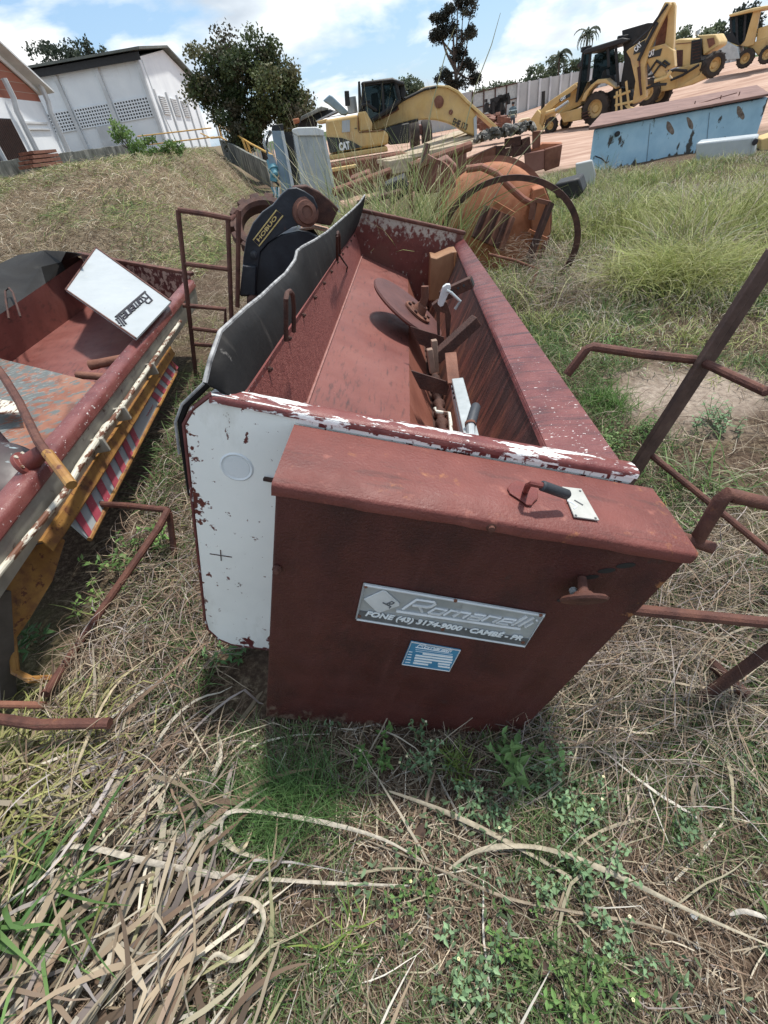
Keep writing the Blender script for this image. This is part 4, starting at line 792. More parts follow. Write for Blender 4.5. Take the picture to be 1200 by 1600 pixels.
for p in ((195, 630), (160, 678), (240, 562)): c = az_(p, .60); MB().box(c+Vector((-.05, 0, -.06)), (.08, .02, .08)).build('pipe_bracket', MATS['dirty_cream_side'], S, bevel=.004)
ya = [az_(p, .46) for p in [(268, 545), (205, 648), (150, 732), (108, 795), (70, 850)]]
MB().sheet([[p+Vector((-.035, 0, .02)), p+Vector((0, 0, .02)), p+Vector((.012, 0, -.04))] for p in ya], .01, (-.5, 0, -1)).build('yellow_channel', yellow_worn, S)
# striped bumper: pink-red and white slanting bars, real strips on a board
ta, tb2 = az_((258, 553), .445), az_((94, 803), .445); ba, bb = az_((276, 581), .29), az_((140, 843), .265)
bd = MB().sheet([[ta, ba], [tb2, bb]], .012, (-1, 0, -.4)).build('bumper_board', white_dull, S)
pink = M('faded_red_stripe', [(.3, (.34, .055, .085)), (.7, (.44, .10, .13))], 12, rough=.5, over=[(30, (1, 1, 1), .64, .7, (.6, .45, .42))])
ns = 14; off = Vector((.004, 0, .0025))
for i in range(ns):
    f = (i+.1)/ns; g = f+.5/ns; sl = .045 if f > .42 else -.045
    if .33 < f < .44: continue
    q = [ta.lerp(tb2, f)+off, ta.lerp(tb2, g)+off, ba.lerp(bb, min(1, g+sl))+off, ba.lerp(bb, min(1, f+sl))+off]; o = MB().prism([q[0].lerp(q[3], .04), q[1].lerp(q[2], .04), q[2].lerp(q[1], .04), q[3].lerp(q[0], .04)], Vector((.001, 0, .0006))).build('red_stripe', pink, S); o.parent = bd
mb = MB(); f0 = ta.lerp(tb2, .385).lerp(ba.lerp(bb, .385), .45)+off
for k in range(3): mb.tube([f0+(tb2-ta).normalized()*(-.09+.16*i/12)+Vector((.012, 0, -.045))*(k-1)+Vector((0, 0, .006*math.sin(i*2.1+k))) for i in range(13)], .0022, 4)
o = mb.build('handwriting', pink, S); o.parent = bd
MB().tube([ba, ba.lerp(bb, .5), bb], .013, 8).tube([ba, ta+Vector((0, .01, 0))], .012, 8).build('bumper_edge', yellow_worn, S)
# yellow end plate low at the near corner
yz = [((-30, 935), .42), ((55, 852), .42), ((98, 842), .36), ((78, 905), .28), ((42, 965), .22), ((14, 1005), .18), ((-30, 1060), .18)]
MB().prism([az_(*q) for q in yz], (.004, 0, -.012)).build('end_plate', yellow_worn, S)
MB().tube([az_((18, 985), .2), az_((24, 1050), .12), az_((48, 1062), .1), az_((80, 1060), .05)], .016, 8).build('end_loop', yellow_worn, S)
MB().bar(az_((-2, 925), .40), az_((8, 1090), .02), .05, .06).build('near_leg', M('grey_brown_leg', [(.3, (.07, .06, .05)), (.7, (.13, .11, .09))], 10), S)
# step frames of the left spreader, lying low beside it
def st(pts, r=.016, mat=None, name='step_frame'): return MB().tube([az_(*q) for q in pts], r, 10).build(name, mat or rust_tube, S)
st([((132, 786), .30), ((200, 790), .30), ((262, 797), .29)]); st([((263, 796), .29), ((248, 825), .26), ((178, 925), .13), ((95, 1048), .03)], .018)
MB().bar(az_((264, 800), .28), az_((274, 878), .02), .035, .012).build('flat_stay', rust_tube, S)
st([((-40, 1118), .24), ((60, 1132), .21), ((172, 1130), .18)], .019); st([((-40, 1100), .20), ((70, 1102), .14)], .014, rust_brown); st([((95, 1048), .10), ((70, 1085), .14)], .016)
YL = 4.25
def yl(p): return at_y(p, YL)
for pts in ([(308, 604), (290, 440), (278, 328)], [(278, 328), (320, 334), (361, 342)], [(361, 342), (373, 329), (371, 480)], [(356, 344), (362, 505)], [(288, 412), (359, 421)], [(352, 520), (352, 483), (286, 477)], [(300, 513), (350, 519)], [(303, 538), (348, 541)]):
    MB().tube([yl(p) for p in pts], .019, 8).build('ladder_tube', rust_tube, S)
# ---------------------------------------------------------------- loose things lying in the left spreader
cp = [az_((150, 387), 1.00), az_((103, 453), .93), az_((214, 535), .735), az_((267, 471), .755)]
nrm = (cp[1]-cp[0]).cross(cp[3]-cp[0]).normalized(); nrm = nrm if nrm.z > 0 else -nrm
cp[2] = cp[2]-nrm*((cp[2]-cp[0]).dot(nrm))
wpn = thing('end_panel', 'loose white panel with upside-down black lettering leaning across the left spreader hopper', 'panel', cp[2])
MB().prism(cp, -nrm*.012).build('sheet', white_dull, wpn)
mb = MB().tube([cp[0]+nrm*.003, cp[1]+nrm*.003, cp[2]+nrm*.003], .007, 6); mb.tube([cp[0]+nrm*.003, cp[3]+nrm*.003], .008, 6); mb.build('rim', rust_tube, wpn)
ex = (cp[3]-cp[2]); ey = (cp[1]-cp[2])
o0 = cp[2]+ex*.86+ey*.28+nrm*.003; 
o = romanelli(MB(), o0, -ex*.80, -ey*.115, .0075, shear=.45).build('maker_name', black_ink, wpn)
for (pa_, pb_2, r, lab) in (((140, 571), (196, 560), .034, 'rusty cylinder lying in the left hopper, upper and longer of the pair'), ((122, 586), (176, 590), .026, 'rusty cylinder lying in the left hopper, lower one with pale ring end')):
    a, b = az_(pa_, .60), az_(pb_2, .60); o = thing('hydraulic_cylinder', lab, 'cylinder', a, 'cylinders in the left hopper'); d = (b-a)
    MB().lathe([(r*.55, -.004), (r*.6, 0), (r, .002), (r, .05), (r*.92, .055), (r*.92, d.length), (r*.3, d.length+.005)], a, d, 20).build('barrel', rust_brown, o)
    MB().lathe([(r*.34, -.006), (r*.34, .002)], a, d, 14).build('rod_end', white_flaky if r < .03 else rust_dark, o)
MB().bar(az_((150, 640), .56), az_((178, 582), .60), .07, .05).build('hinge_bracket', rust_dark)
tag(bpy.data.objects['hinge_bracket'], 'dark bolted bracket under the cylinders in the left hopper', 'bracket')
pz = [((-30, 553), .66), ((60, 575), .65), ((151, 598), .63), ((144, 652), .60), ((112, 722), .56), ((30, 708), .56), ((-30, 640), .58)]
pv = [az_(*q) for q in pz]; op = thing('painted_plate', 'orange steel plate with smeared grey paint in the left hopper', 'plate', pv[2])
MB().add(pv+[p+Vector((0, 0, -.008)) for p in pv], [tuple(range(7))]+[(i, i+7, (i+1) % 7+7, (i+1) % 7) for i in range(7)]).build('sheet', M('primer_orange', [(.3, (.15, .055, .034)), (.5, (.24, .095, .055)), (.72, (.31, .17, .115))], 4, rough=.6, over=[(7, (1, 1, 1), .54, .70, (.10, .05, .04)), (26, (1, 1, 1), .62, .68, (.08, .05, .045)), (6, (1.6, 3, 1), .55, .60, (.115, .125, .12), (0, -.16, -.50, .12)), (20, (1, 3, 1), .62, .68, (.20, .21, .20), (0, -.10, -.42, .08))]), op, smooth=20)
grey = M('grey_brush_paint', [(.3, (.055, .062, .062)), (.5, (.10, .11, .105)), (.7, (.17, .18, .17))], 9, rough=.5, stretch=(1, 3, 1), over=[(16, (1, 1, 1), .56, .62, (.18, .08, .05))])
qz4 = Q(0, 560, 6.667)
ol4 = [(20, 50), (150, 62), (225, 95), (245, 130), (200, 152), (300, 180), (350, 225), (345, 262), (300, 282), (420, 318), (468, 360), (462, 408), (425, 432), (540, 452), (612, 505), (640, 545), (735, 600), (762, 650), (735, 712), (640, 770), (540, 742), (440, 660), (515, 612), (400, 590), (330, 540), (330, 480), (372, 432), (262, 385), (235, 335), (290, 300), (180, 262), (140, 210), (160, 175), (70, 128), (15, 95)]
n_pl = (pv[2]-pv[0]).cross(pv[4]-pv[0]).normalized(); n_pl = n_pl if n_pl.z > 0 else -n_pl
gp = []
for X, Y in ol4:
    r0 = Vector(ray(qz4(X, Y))); d0 = (pv[1]-Vector(CAM)).dot(n_pl)/r0.dot(n_pl); gp.append(Vector(CAM)+r0*d0+n_pl*.016)

dr = thing('flanged_drum', 'black scraped drum with bolted maroon flange at the near end of the left hopper', 'drum', az_((-10, 760), .6))
c = az_((-16, 742), .67); ax = Vector((.35, -.30, .88)).normalized()
MB().lathe([(.20, -.10), (.20, -.015), (.192, .0), (.17, .018), (.09, .035), (.001, .04)], c, ax, 48).build('shell', M('scraped_black', [(.3, (.02, .016, .018)), (.55, (.045, .03, .032)), (.75, (.075, .05, .05))], 6, rough=.45, over=[(9, (1, 3, 1), .60, .64, (.24, .30, .32)), (14, (2, 1, 1), .66, .69, (.35, .36, .34))]), dr)
fc = az_((44, 724), .725); ax2 = Vector((.88, .18, .38)).normalized()
MB().lathe([(.06, -.02), (.06, .0), (.04, .004), (.036, .04), (.031, .085), (.001, .087)], fc, ax2, 28).build('flange', maroon, dr, bevel=.002)
mb = MB(); u_ = ax2.orthogonal().normalized(); v_ = ax2.cross(u_)
for i in range(6): q = i*math.pi/3; mb.lathe([(.008, 0), (.008, .006), (.001, .007)], fc+(u_*math.cos(q)+v_*math.sin(q))*.05, ax2, 8)
mb.build('bolt', white_flaky, dr)
wp_ = MB().prism([az_(p, .66) for p in [(-30, 620), (28, 628), (32, 644), (-30, 646)]], (0, 0, -.01)).build('white_plate', white_flaky); tag(wp_, 'small chipped white plate beside the black drum at the left edge', 'plate')
bpz = [((-25, 548), 1.02), ((8, 592), .95), ((30, 628), .90), ((60, 690), .84), ((78, 715), .80)]
o = thing('bent_pipe', 'bent rusty pipe with worn yellow end lying over the left near rim', 'pipe', az_((110, 752), .7))
MB().tube([az_(*q) for q in bpz], .018, 10).build('pipe_body', rust_tube, o); MB().tube([az_((74, 708), .81), az_((112, 758), .74)], .021, 10).build('yellow_end', yellow_worn, o)
# ================================================================== MACHINES AND SCRAP BEHIND
# black attachment arm with sticker, just behind the rubber flap
P5 = Plane((-.62, 4.35, .4), -6); qa = Q(340, 270, 6.0)
def pa5(X, Y, o=0): return P5.hit(qa(X, Y), o)
arm = thing('attachment_arm', 'black curved attachment arm with yellow bordered sticker and rusty hub behind the rubber flap', 'attachment', (-.8, 4.4, 0))
ol = [(215, 1160), (240, 800), (270, 620), (330, 480), (420, 370), (520, 300), (600, 200), (660, 150), (740, 140), (820, 175), (900, 230), (940, 320), (930, 400), (880, 460), (800, 480), (700, 510), (600, 570), (470, 660), (400, 740), (380, 900), (360, 1160)]
MB().prism([pa5(*p) for p in ol], P5.N*.07).build('side_plate', black_paint, arm, bevel=.006)
ol2 = [(360, 1250), (350, 900), (400, 740), (480, 650), (600, 580), (760, 545), (860, 560), (950, 600), (1020, 700), (1050, 850), (1000, 1250)]
MB().prism([pa5(*p, .02) for p in ol2], P5.N*.55).build('drum_cover', black_paint, arm, bevel=.01)
rows = []
for X, Y in [(560, 585), (660, 545), (780, 500), (900, 480), (1020, 510), (1100, 590)]:
    rows.append([pa5(X, Y+28, .10), pa5(X+10, Y, .35), pa5(X+20, Y+12, .7)])
MB().sheet(rows, .015, (0, 0, -1)).build('drum_rim', M('tan_rust', [(.3, (.30, .16, .10)), (.7, (.43, .26, .18))], 8, rough=.7), arm, smooth=60)
ol3 = [(640, 230), (720, 130), (840, 120), (960, 180), (1060, 260), (1140, 340), (1060, 500), (900, 470), (930, 330), (860, 220)]
MB().prism([pa5(*p, .12) for p in ol3], P5.N*.16).build('rear_bracket', rust_dark, arm, bevel=.01)
hc = pa5(825, 370, -.0); d_ = (-P5.N+Vector((.25, 0, .1))).normalized()
MB().lathe([(.105, -.03), (.105, .015), (.085, .02), (.08, .045), (.045, .05), (.04, .035), (.001, .035)], hc, d_, 30).build('hub', M('hub_rust', [(.3, (.10, .04, .03)), (.7, (.20, .09, .06))], 14, rough=.6, bump=.3), arm)
MB().lathe([(.03, 0), (.03, .01), (.018, .012), (.001, .012)], pa5(685, 215, .11), -P5.N, 14).build('pin', rust_dark, arm)
MB().lathe([(.032, 0), (.032, .015), (.018, .02), (.001, .02)], pa5(340, 770, 0), -P5.N, 14).build('pin', black_paint, arm)
MB().prism([pa5(*p, -.05) for p in [(235, 870), (360, 880), (355, 1150), (205, 1150)]], P5.N*.12).build('cylinder_bracket', black_paint, arm, bevel=.008)
MB().lathe([(.05, -.02), (.05, .12), (.03, .13), (.001, .13)], pa5(330, 1180, .02), -P5.N, 16).build('pin', rust_dark, arm)
stk = MB().prism([pa5(*p, -.003) for p in [(330, 632), (550, 345), (618, 400), (388, 692)]], P5.N*.002).build('sticker', black_ink, arm)
o = MB().tube([pa5(*p, -.004) for p in [(334, 632), (552, 350), (614, 400), (388, 688)]], .005, 5, closed=True).build('sticker_border', M('sticker_yellow', [(.3, (.58, .42, .14)), (.7, (.70, .56, .26))], 10), arm); o.parent = stk
inv = Matrix.Translation(-MW[arm].translation)
b0, b1 = pa5(390, 660, -.005), pa5(590, 400, -.005); up_ = (pa5(350, 632, -.005)-b0)
rgt = (b1-b0); lo = b0+rgt*.06-up_.normalized()*.0
t_ = text_mesh('HOBUO', up_.length*.95, MATS['sticker_yellow'], inv @ (pa5(362, 668, -.006).lerp(pa5(600, 385, -.006), .08)-up_*.12), rgt, up_, stk, 'sticker_lettering', .0012, 0, .001, width=rgt.length*.86)
# toothed ring behind it
qs = Q(340, 270, 6.0); sp_ = thing('sprocket_ring', 'big rusty toothed ring standing in the grass beyond the ladder frame', 'sprocket', (-1.3, 5.2, 0))
P6 = Plane((-1.3, 5.1, .4), -10); c = P6.hit((414, 352)); ax = Vector((.12, -.62, .78)).normalized(); u_ = ax.orthogonal().normalized(); v_ = ax.cross(u_)
MB().lathe([(.24, -.07), (.29, -.07), (.29, .05), (.24, .05), (.215, .02), (.215, -.07), (.24, -.07)], c, ax, 40, caps=False).build('ring', rust_dark, sp_)
mb = MB()
for i in range(14):
    q = i*2*math.pi/14; r_ = u_*math.cos(q)+v_*math.sin(q); t2 = ax.cross(r_); mb.box(c+r_*.305, (.06, .085, .09), Matrix((r_, t2, ax)).transposed())
mb.build('tooth', rust_dark, sp_, bevel=.006)
# radiators
rq = Q(400, 180, 4.615); P7 = Plane((-.85, 8.6, .8), -4)
def p7(X, Y, o=0): return P7.hit(rq(X, Y), o)
rd = thing('radiator', 'pale grey finned radiator panel standing before the yellow excavator', 'radiator', (-.6, 8.6, 0))
MB().prism([p7(*p) for p in [(275, 125), (480, 125), (590, 700), (350, 700)]], P7.N*.10).build('core', grey_panel, rd)
MB().prism([p7(*p, -.03) for p in [(262, 128), (262, 100), (300, 88), (430, 84), (490, 105), (492, 150), (440, 148), (300, 150)]], P7.N*.16).build('top_tank', M('white_plastic', [(.3, (.56, .58, .58)), (.7, (.68, .70, .69))], 5), rd, bevel=.01)
MB().prism([p7(*p, -.02) for p in [(262, 128), (300, 150), (385, 700), (330, 700)]], P7.N*.13).build('side_channel', M('pale_channel', [(.3, (.46, .49, .50)), (.7, (.56, .59, .6))], 5), rd)
MB().prism([p7(*p, -.02) for p in [(478, 140), (498, 150), (610, 700), (585, 700)]], P7.N*.13).build('side_channel', MATS['pale_channel'], rd)
rd2 = thing('radiator', 'blue-grey oil cooler with black side standing left of the pale grey radiator', 'radiator', (-1.0, 8.5, 0))
MB().prism([p7(*p, -.12) for p in [(112, 112), (200, 112), (300, 640), (200, 640)]], P7.N*.10).build('core', bluegrey, rd2)
MB().prism([p7(*p, -.15) for p in [(178, 112), (200, 112), (300, 640), (278, 640)]], P7.N*.04).build('side_channel', MATS['pale_channel'], rd2)
MB().prism([p7(*p, -.02) for p in [(200, 118), (268, 118), (345, 640), (298, 640)]], P7.N*.05).build('black_gap', black_dull, rd2)  # black sheet filling the gap between the two coolers
MB().prism([p7(*p, -.10) for p in [(118, 70), (195, 60), (200, 112), (110, 112)]], P7.N*.1).build('filler_cap', black_dull, rd2, bevel=.01)
mo = thing('hydraulic_motor', 'small teal blue motor hanging at the left side of the blue-grey oil cooler', 'motor', p7(120, 400))
MB().box(p7(128, 430, -.16), (.10, .10, .16), Matrix.Rotation(.3, 3, 'Y')).build('flange', teal_blue, mo, bevel=.012)
MB().lathe([(.03, -.14), (.055, -.12), (.06, -.02), (.075, -.02), (.075, .03), (.055, .03), (.05, .10), (.03, .12), (.001, .12)], p7(122, 385, -.15), Vector((.15, -.5, -.6)), 20).build('casing', teal_blue, mo)
MB().prism([p7(*p, -.18) for p in [(80, 280), (120, 285), (150, 360), (100, 370)]], P7.N*.08).build('bracket', bluegrey, mo, bevel=.006)
MB().tube([p7(130, 470, -.15), p7(160, 500, -.15), p7(150, 580, -.1), p7(175, 620, -.1)], .02, 6).build('hose', black_dull, mo)
hs = thing('cable_bundle', 'loose black and grey cables hanging by the blue-grey oil cooler', 'cables', p7(70, 200))
for k in range(6):
    MB().tube([p7(105+random.uniform(-10, 20), 105+random.uniform(-5, 20), -.12), p7(75+random.uniform(-15, 15), 150+8*k, -.12), p7(65+random.uniform(-15, 30), 200+10*k, -.14), p7(90+random.uniform(-15, 15), 260+12*k, -.14)], .009, 5).build('cable', black_dull if k % 2 else steel, hs)
hz = thing('hose_tangle', 'pale and blue hoses tangled under the teal motor', 'hoses', p7(150, 560))
for k in range(4):
    MB().tube([p7(110+18*k, 520, -.2), p7(130+12*k, 560+8*k, -.22), p7(120+20*k, 610, -.2), p7(160+8*k, 640, -.15)], .012, 6).build('hose', MATS['white_plastic'] if k % 2 else teal_blue, hz)

# ---------------------------------------------------------------- excavator
E0 = Plane((.8, 16.6, 1), 3); qe = Q(400, 100, 3.0)
def e_(X, Y, o=0): return E0.hit(qe(X, Y), o)
ex_ = thing('excavator', 'yellow crawler excavator with dark cab and long arched boom', 'excavator', (.9, 17.5, 0))
def epart(name, pts, off, th, mat, bevel=.03, parent=None):
    return MB().prism([e_(*p, off) for p in pts], E0.N*th).build(name, mat, ex_, bevel=bevel)
epart('house', [(325, 262), (475, 235), (482, 318), (600, 308), (622, 330), (620, 378), (500, 398), (345, 420), (330, 340)], 0, 2.1, cat_yellow, .06)
epart('hood_lip', [(285, 268), (330, 256), (330, 275), (292, 282)], .1, 1.8, cat_yellow, .02)
epart('access_door', [(330, 342), (400, 346), (450, 362), (498, 390), (345, 418)], -.03, .05, M('black_band', [(.3, (.016, .017, .017)), (.7, (.045, .05, .048))], 4), .0)
inv = Matrix.Translation(-MW[ex_].translation)
l0, l1 = inv @ e_(392, 405, -.04), inv @ e_(442, 396, -.04); u0 = e_(388, 370, -.04)-e_(392, 405, -.04)
text_mesh('CAT', u0.length/.72, white_ink, l0, l1-l0, u0, ex_, 'door_lettering', .01, 0, .012, width=(l1-l0).length)
epart('side_sill', [(340, 428), (615, 385), (620, 410), (345, 452)], -.06, 2.2, cat_yellow, .03)
epart('white_sticker', [(403, 266), (440, 261), (440, 317), (403, 321)], -.02, .03, white_dull, 0)
epart('cab_post', [(478, 82), (488, 80), (500, 225), (480, 228)], .25, .12, black_dull, .01)
epart('cab_base', [(478, 226), (515, 220), (545, 275), (545, 310), (484, 318)], .1, 1.0, cat_yellow, .03)
cabp = [(500, 95), (640, 76), (655, 82), (672, 170), (640, 200), (528, 275), (512, 255), (502, 180)]
epart('cab_glass', cabp, .30, .9, glass, .03)
mb = MB().tube([e_(*p, .28) for p in cabp], .055, 6, closed=True); mb.tube([e_(*p, 1.2) for p in cabp], .05, 6, closed=True)
for p in cabp[:3]+[cabp[3], cabp[6]]: mb.tube([e_(*p, .28), e_(*p, 1.2)], .05, 6)
mb.tube([e_(590, 84, .28), e_(600, 228, .28)], .04, 6); mb.tube([e_(505, 180, .28), e_(535, 175, .28)], .03, 6)
mb.build('cab_frame', black_dull, ex_)
epart('cab_roof', [(496, 98), (500, 82), (640, 66), (690, 82), (700, 100), (660, 95), (640, 80)], .2, 1.1, black_dull, .03)
epart('cab_rear_post', [(672, 82), (692, 78), (706, 140), (690, 170), (676, 150)], .5, .3, black_dull, .02)
epart('seat', [(540, 140), (570, 132), (578, 190), (610, 190), (612, 215), (548, 225)], .6, .4, M('pale_seat', [(.3, (.22, .24, .25)), (.7, (.36, .38, .38))], 4), .03)
bm = [(540, 278), (600, 232), (700, 162), (795, 110), (850, 102), (905, 106), (950, 130), (985, 168), (1030, 232), (1038, 250), (1028, 340), (990, 325), (950, 300), (900, 276), (850, 264), (800, 260), (740, 266), (660, 285), (590, 305), (545, 316)]
epart('boom', bm, .75, .42, cat_yellow, .04)
epart('boom_edge', [(700, 158), (795, 106), (850, 98), (905, 102), (955, 128), (1000, 175), (1140, 298), (1125, 305), (985, 180), (945, 138), (900, 112), (850, 108), (797, 116), (702, 170)], .70, .54, cat_pale, .01)
epart('boom_plate', [(1020, 255), (1034, 240), (1036, 330), (1024, 342)], .72, .5, white_dull, .0)
MB().lathe([(.14, -.05), (.14, .02), (.06, .04), (.001, .04)], e_(857, 178, .74), -E0.N, 16).build('boom_pin', rust_brown, ex_)
MB().lathe([(.06, -.03), (.06, .02), (.001, .03)], e_(913, 226, .74), -E0.N, 12).build('boom_pin', rust_brown, ex_)
l0, l1 = inv @ e_(918, 283, .735), inv @ e_(984, 312, .735); text_mesh('EHE 170', .22, black_ink, l0, l1-l0, e_(918, 265, .735)-e_(918, 283, .735), ex_, 'boom_lettering', .006, 0, .004, width=(l1-l0).length)
mb = MB().tube([e_(485, 225, .2), e_(495, 195, .2), (e_(520, 188, .2)), e_(560, 215, .3), e_(600, 235, .6), e_(665, 205, .7)], .045, 7); mb.build('hydraulic_hose', black_dull, ex_)
MB().tube([e_(575, 256, .70), e_(668, 205, .70)], .05, 8).build('hose_clamp', rust_brown, ex_)
mr = epart('mirror', [(414, 126), (436, 124), (441, 196), (418, 198)], .3, .08, black_dull, .02)
epart('raised_hood', [(313, 172), (345, 142), (358, 150), (436, 226), (420, 240), (400, 238), (335, 185)], .8, .9, bluegrey, .03)
MB().lathe([(.14, 0), (.14, .35), (.001, .35)], e_(455, 232, .6), (0, 0, 1), 14).build('exhaust', white_dull, ex_)
epart('front_arm_foot', [(560, 320), (640, 290), (720, 275), (720, 370), (625, 380), (622, 325)], .35, 1.2, black_dull, .03)
trk = [(330, 470), (460, 445), (690, 410), (760, 440), (770, 500), (700, 560), (480, 600), (340, 590), (310, 530)]
epart('track', trk, -.3, .6, rust_brown, .06); epart('track', trk, 1.6, .6, rust_brown, .06)
epart('track_frame', [(350, 490), (470, 470), (470, 485), (350, 508)], -.5, .2, cat_pale, .02)
# heap of pale planks in front of the boom, rusty shapes, tyre
pk = thing('plank_pile', 'pile of pale wide planks lying under the excavator boom', 'planks', at_d((660, 250), 15.5))
for k in range(5):
    a, b = at_d((600+6*k, 252-k*1.5+(k % 2)*5), 15.6+.3*k), at_d((738-3*k, 222-4*k), 17.6+.35*k); MB().bar(a, b, .75, .09+.004*k).build('plank', wood, pk, bevel=.01)
MB().bar(at_d((604, 262), 15.2), at_d((640, 255), 15.4), .6, .3).build('plank', wood, pk, bevel=.02)
rt_ = thing('tractor', 'small dusty red tractor parked under the excavator boom in the distance', 'tractor', at_d((656, 218), 26))
PT = Plane(at_d((656, 210), 26), 5)
def ptr(X, Y, o=0): return PT.hit(qe(X, Y), o)
MB().prism([ptr(*p) for p in [(735, 300), (750, 285), (780, 282), (790, 300), (785, 330), (745, 335)]], PT.N*1.4).build('bonnet', M('dusty_red', [(.3, (.16, .07, .06)), (.7, (.26, .13, .11))], 4), rt_, bevel=.05)
for X in (742, 800): MB().lathe([(.25, -.2), (.5, -.2), (.55, -.1), (.55, .1), (.5, .2), (.25, .2)], ptr(X, 330, .2), PT.R, 20).build('wheel', tyre, rt_)
MB().prism([ptr(*p, .3) for p in [(785, 265), (800, 262), (812, 330), (795, 335)]], PT.N*.8).build('cab_post', black_dull, rt_)
# dark canopy and scrap behind the radiators
cq = Q(440, 110, 10.0); PC = Plane(at_d((500, 190), 20), -2)
def pc(X, Y, o=0): return PC.hit(cq(X, Y), o)
cn_ = thing('dark_canopy_machine', 'dark machine with mossy sloping canopy behind the excavator hood', 'machine', (-.2, 20, 0))
MB().prism([pc(*p) for p in [(300, 720), (480, 630), (620, 560), (740, 590), (730, 610), (600, 640), (300, 790)]], PC.N*1.8).build('canopy', mossy, cn_, bevel=.03)
MB().prism([pc(*p, .3) for p in [(290, 790), (590, 640), (760, 600), (900, 660), (690, 740), (560, 800), (550, 900), (250, 900)]], PC.N*1.2).build('body', black_dull, cn_, bevel=.03)
MB().prism([pc(*p, -.1) for p in [(530, 790), (840, 620), (890, 640), (690, 730), (560, 800)]], PC.N*1.0).build('pale_sheet', white_dull, cn_)
MB().prism([pc(*p, -.2) for p in [(170, 760), (270, 740), (285, 810), (190, 845)]], PC.N*.5).build('orange_box', rust_orange, cn_, bevel=.03)

# ---------------------------------------------------------------- big orange drum, hoop and rusty scrap behind the far end of the hopper
qd = Q(640, 220, 4.286); PD = Plane((1.7, 6.2, .5), 14)
def pd(X, Y, o=0): return PD.hit(qd(X, Y), o)
dm_ = thing('steel_drum', 'big orange rusted drum head with welded ribs behind the far end of the hopper', 'drum', (1.6, 6.2, 0))
c = pd(535, 600, .15); r_ = (pd(915, 600, .15)-c).length; ax = (-PD.N+Vector((.05, 0, .25))).normalized()
MB().lathe([(r_*1.0, -.75), (r_*1.02, -.05), (r_*1.0, .0), (r_*.93, .05), (r_*.7, .12), (r_*.35, .17), (.001, .19)], c, ax, 56).build('shell', rust_orange, dm_)
u_ = ax.orthogonal().normalized()
MB().lathe([(r_*1.03, -.12), (r_*1.10, -.12), (r_*1.10, -.04), (r_*1.03, -.04)], c, ax, 56).build('flange_ring', rust_brown, dm_)
MB().tube([pd(*p, -.12) for p in [(380, 190), (480, 175), (580, 220), (680, 320), (760, 390), (830, 430)]], .035, 10).build('curved_pipe', M('red_rust', [(.3, (.20, .07, .045)), (.7, (.29, .12, .08))], 8, rough=.7), dm_)
MB().prism([pd(*p, -.05) for p in [(830, 330), (900, 310), (945, 420), (940, 620), (910, 660), (820, 600), (815, 470)]], PD.N*.3).build('side_flap', rust_orange, dm_, bevel=.01)
hp = thing('steel_hoop', 'large dark rusty flat hoop standing upright in front of the orange drum', 'hoop', (2.0, 5.6, 0))
PH = Plane((2.0, 5.45, .6), 20); hh = lambda X, Y: PH.hit(qd(X, Y))
c = hh(652, 690); top = hh(662, 240); R_h = (hh(1122, 700)-c).length
ex1 = (hh(1122, 700)-c).normalized(); ey1 = (top-c); ey1 = (ey1-ex1*ey1.dot(ex1)); hy = ey1.length; ey1.normalize(); nh = ex1.cross(ey1)
vs = []; fs = []; nH = 72
for i in range(nH):
    q = 2*math.pi*i/nH; e = ex1*math.cos(q)*R_h+ey1*math.sin(q)*hy
    for rr_, dd in ((.945, -.02), (1.03, -.02), (1.03, .02), (.945, .02)): vs.append(c+e*rr_+nh*dd)
for i in range(nH):
    j = (i+1) % nH
    for k in range(4): fs.append((i*4+k, i*4+(k+1) % 4, j*4+(k+1) % 4, j*4+k))
MB().add(vs, fs).build('hoop_ring', rust_dark, hp)
gr = thing('bar_grating', 'rusty bar grating leaning on the orange drum inside the hoop', 'grating', pd(570, 560, -.25))
for k in range(6):
    a, b = (pd(520+34*k, 440+14*k, -.30), pd(430+36*k, 650+16*k, -.42)); MB().bar(a, b, .05, .06).build('grate_bar', rust_brown if k % 2 else rust_dark, gr, bevel=.004)
MB().bar(pd(560, 415, -.28), pd(700, 495, -.28), .04, .05).build('cross_bar', rust_orange, gr); MB().bar(pd(490, 560, -.34), pd(640, 600, -.36), .03, .03).build('cross_bar', rust_dark, gr)
fr2 = thing('bent_angle_frame', 'thin dark rusty angle frame standing in the dry grass inside the hoop', 'frame', pd(860, 600, -.35))
MB().bar(pd(945, 415, -.35), pd(800, 790, -.5), .06, .06).build('frame_bar', rust_dark, fr2); MB().bar(pd(840, 395, -.35), pd(945, 420, -.35), .04, .04).build('frame_bar', rust_brown, fr2)
MB().bar(pd(835, 400, -.33), pd(815, 530, -.36), .06, .04).build('frame_bar', rust_brown, fr2); MB().bar(pd(800, 600, -.3), pd(920, 660, -.3), .04, .03).build('frame_bar', rust_orange, fr2)
rodf = thing('bent_rod', 'bent dark rod lying in the dry grass just beyond the right wall of the hopper', 'rod', pd(700, 800, -.8))
MB().tube([pd(530, 760, -1.0), pd(700, 800, -1.0), pd(860, 860, -1.0), pd(820, 950, -1.1), pd(790, 1020, -1.15)], .014, 8).build('rod_body', rust_brown, rodf)
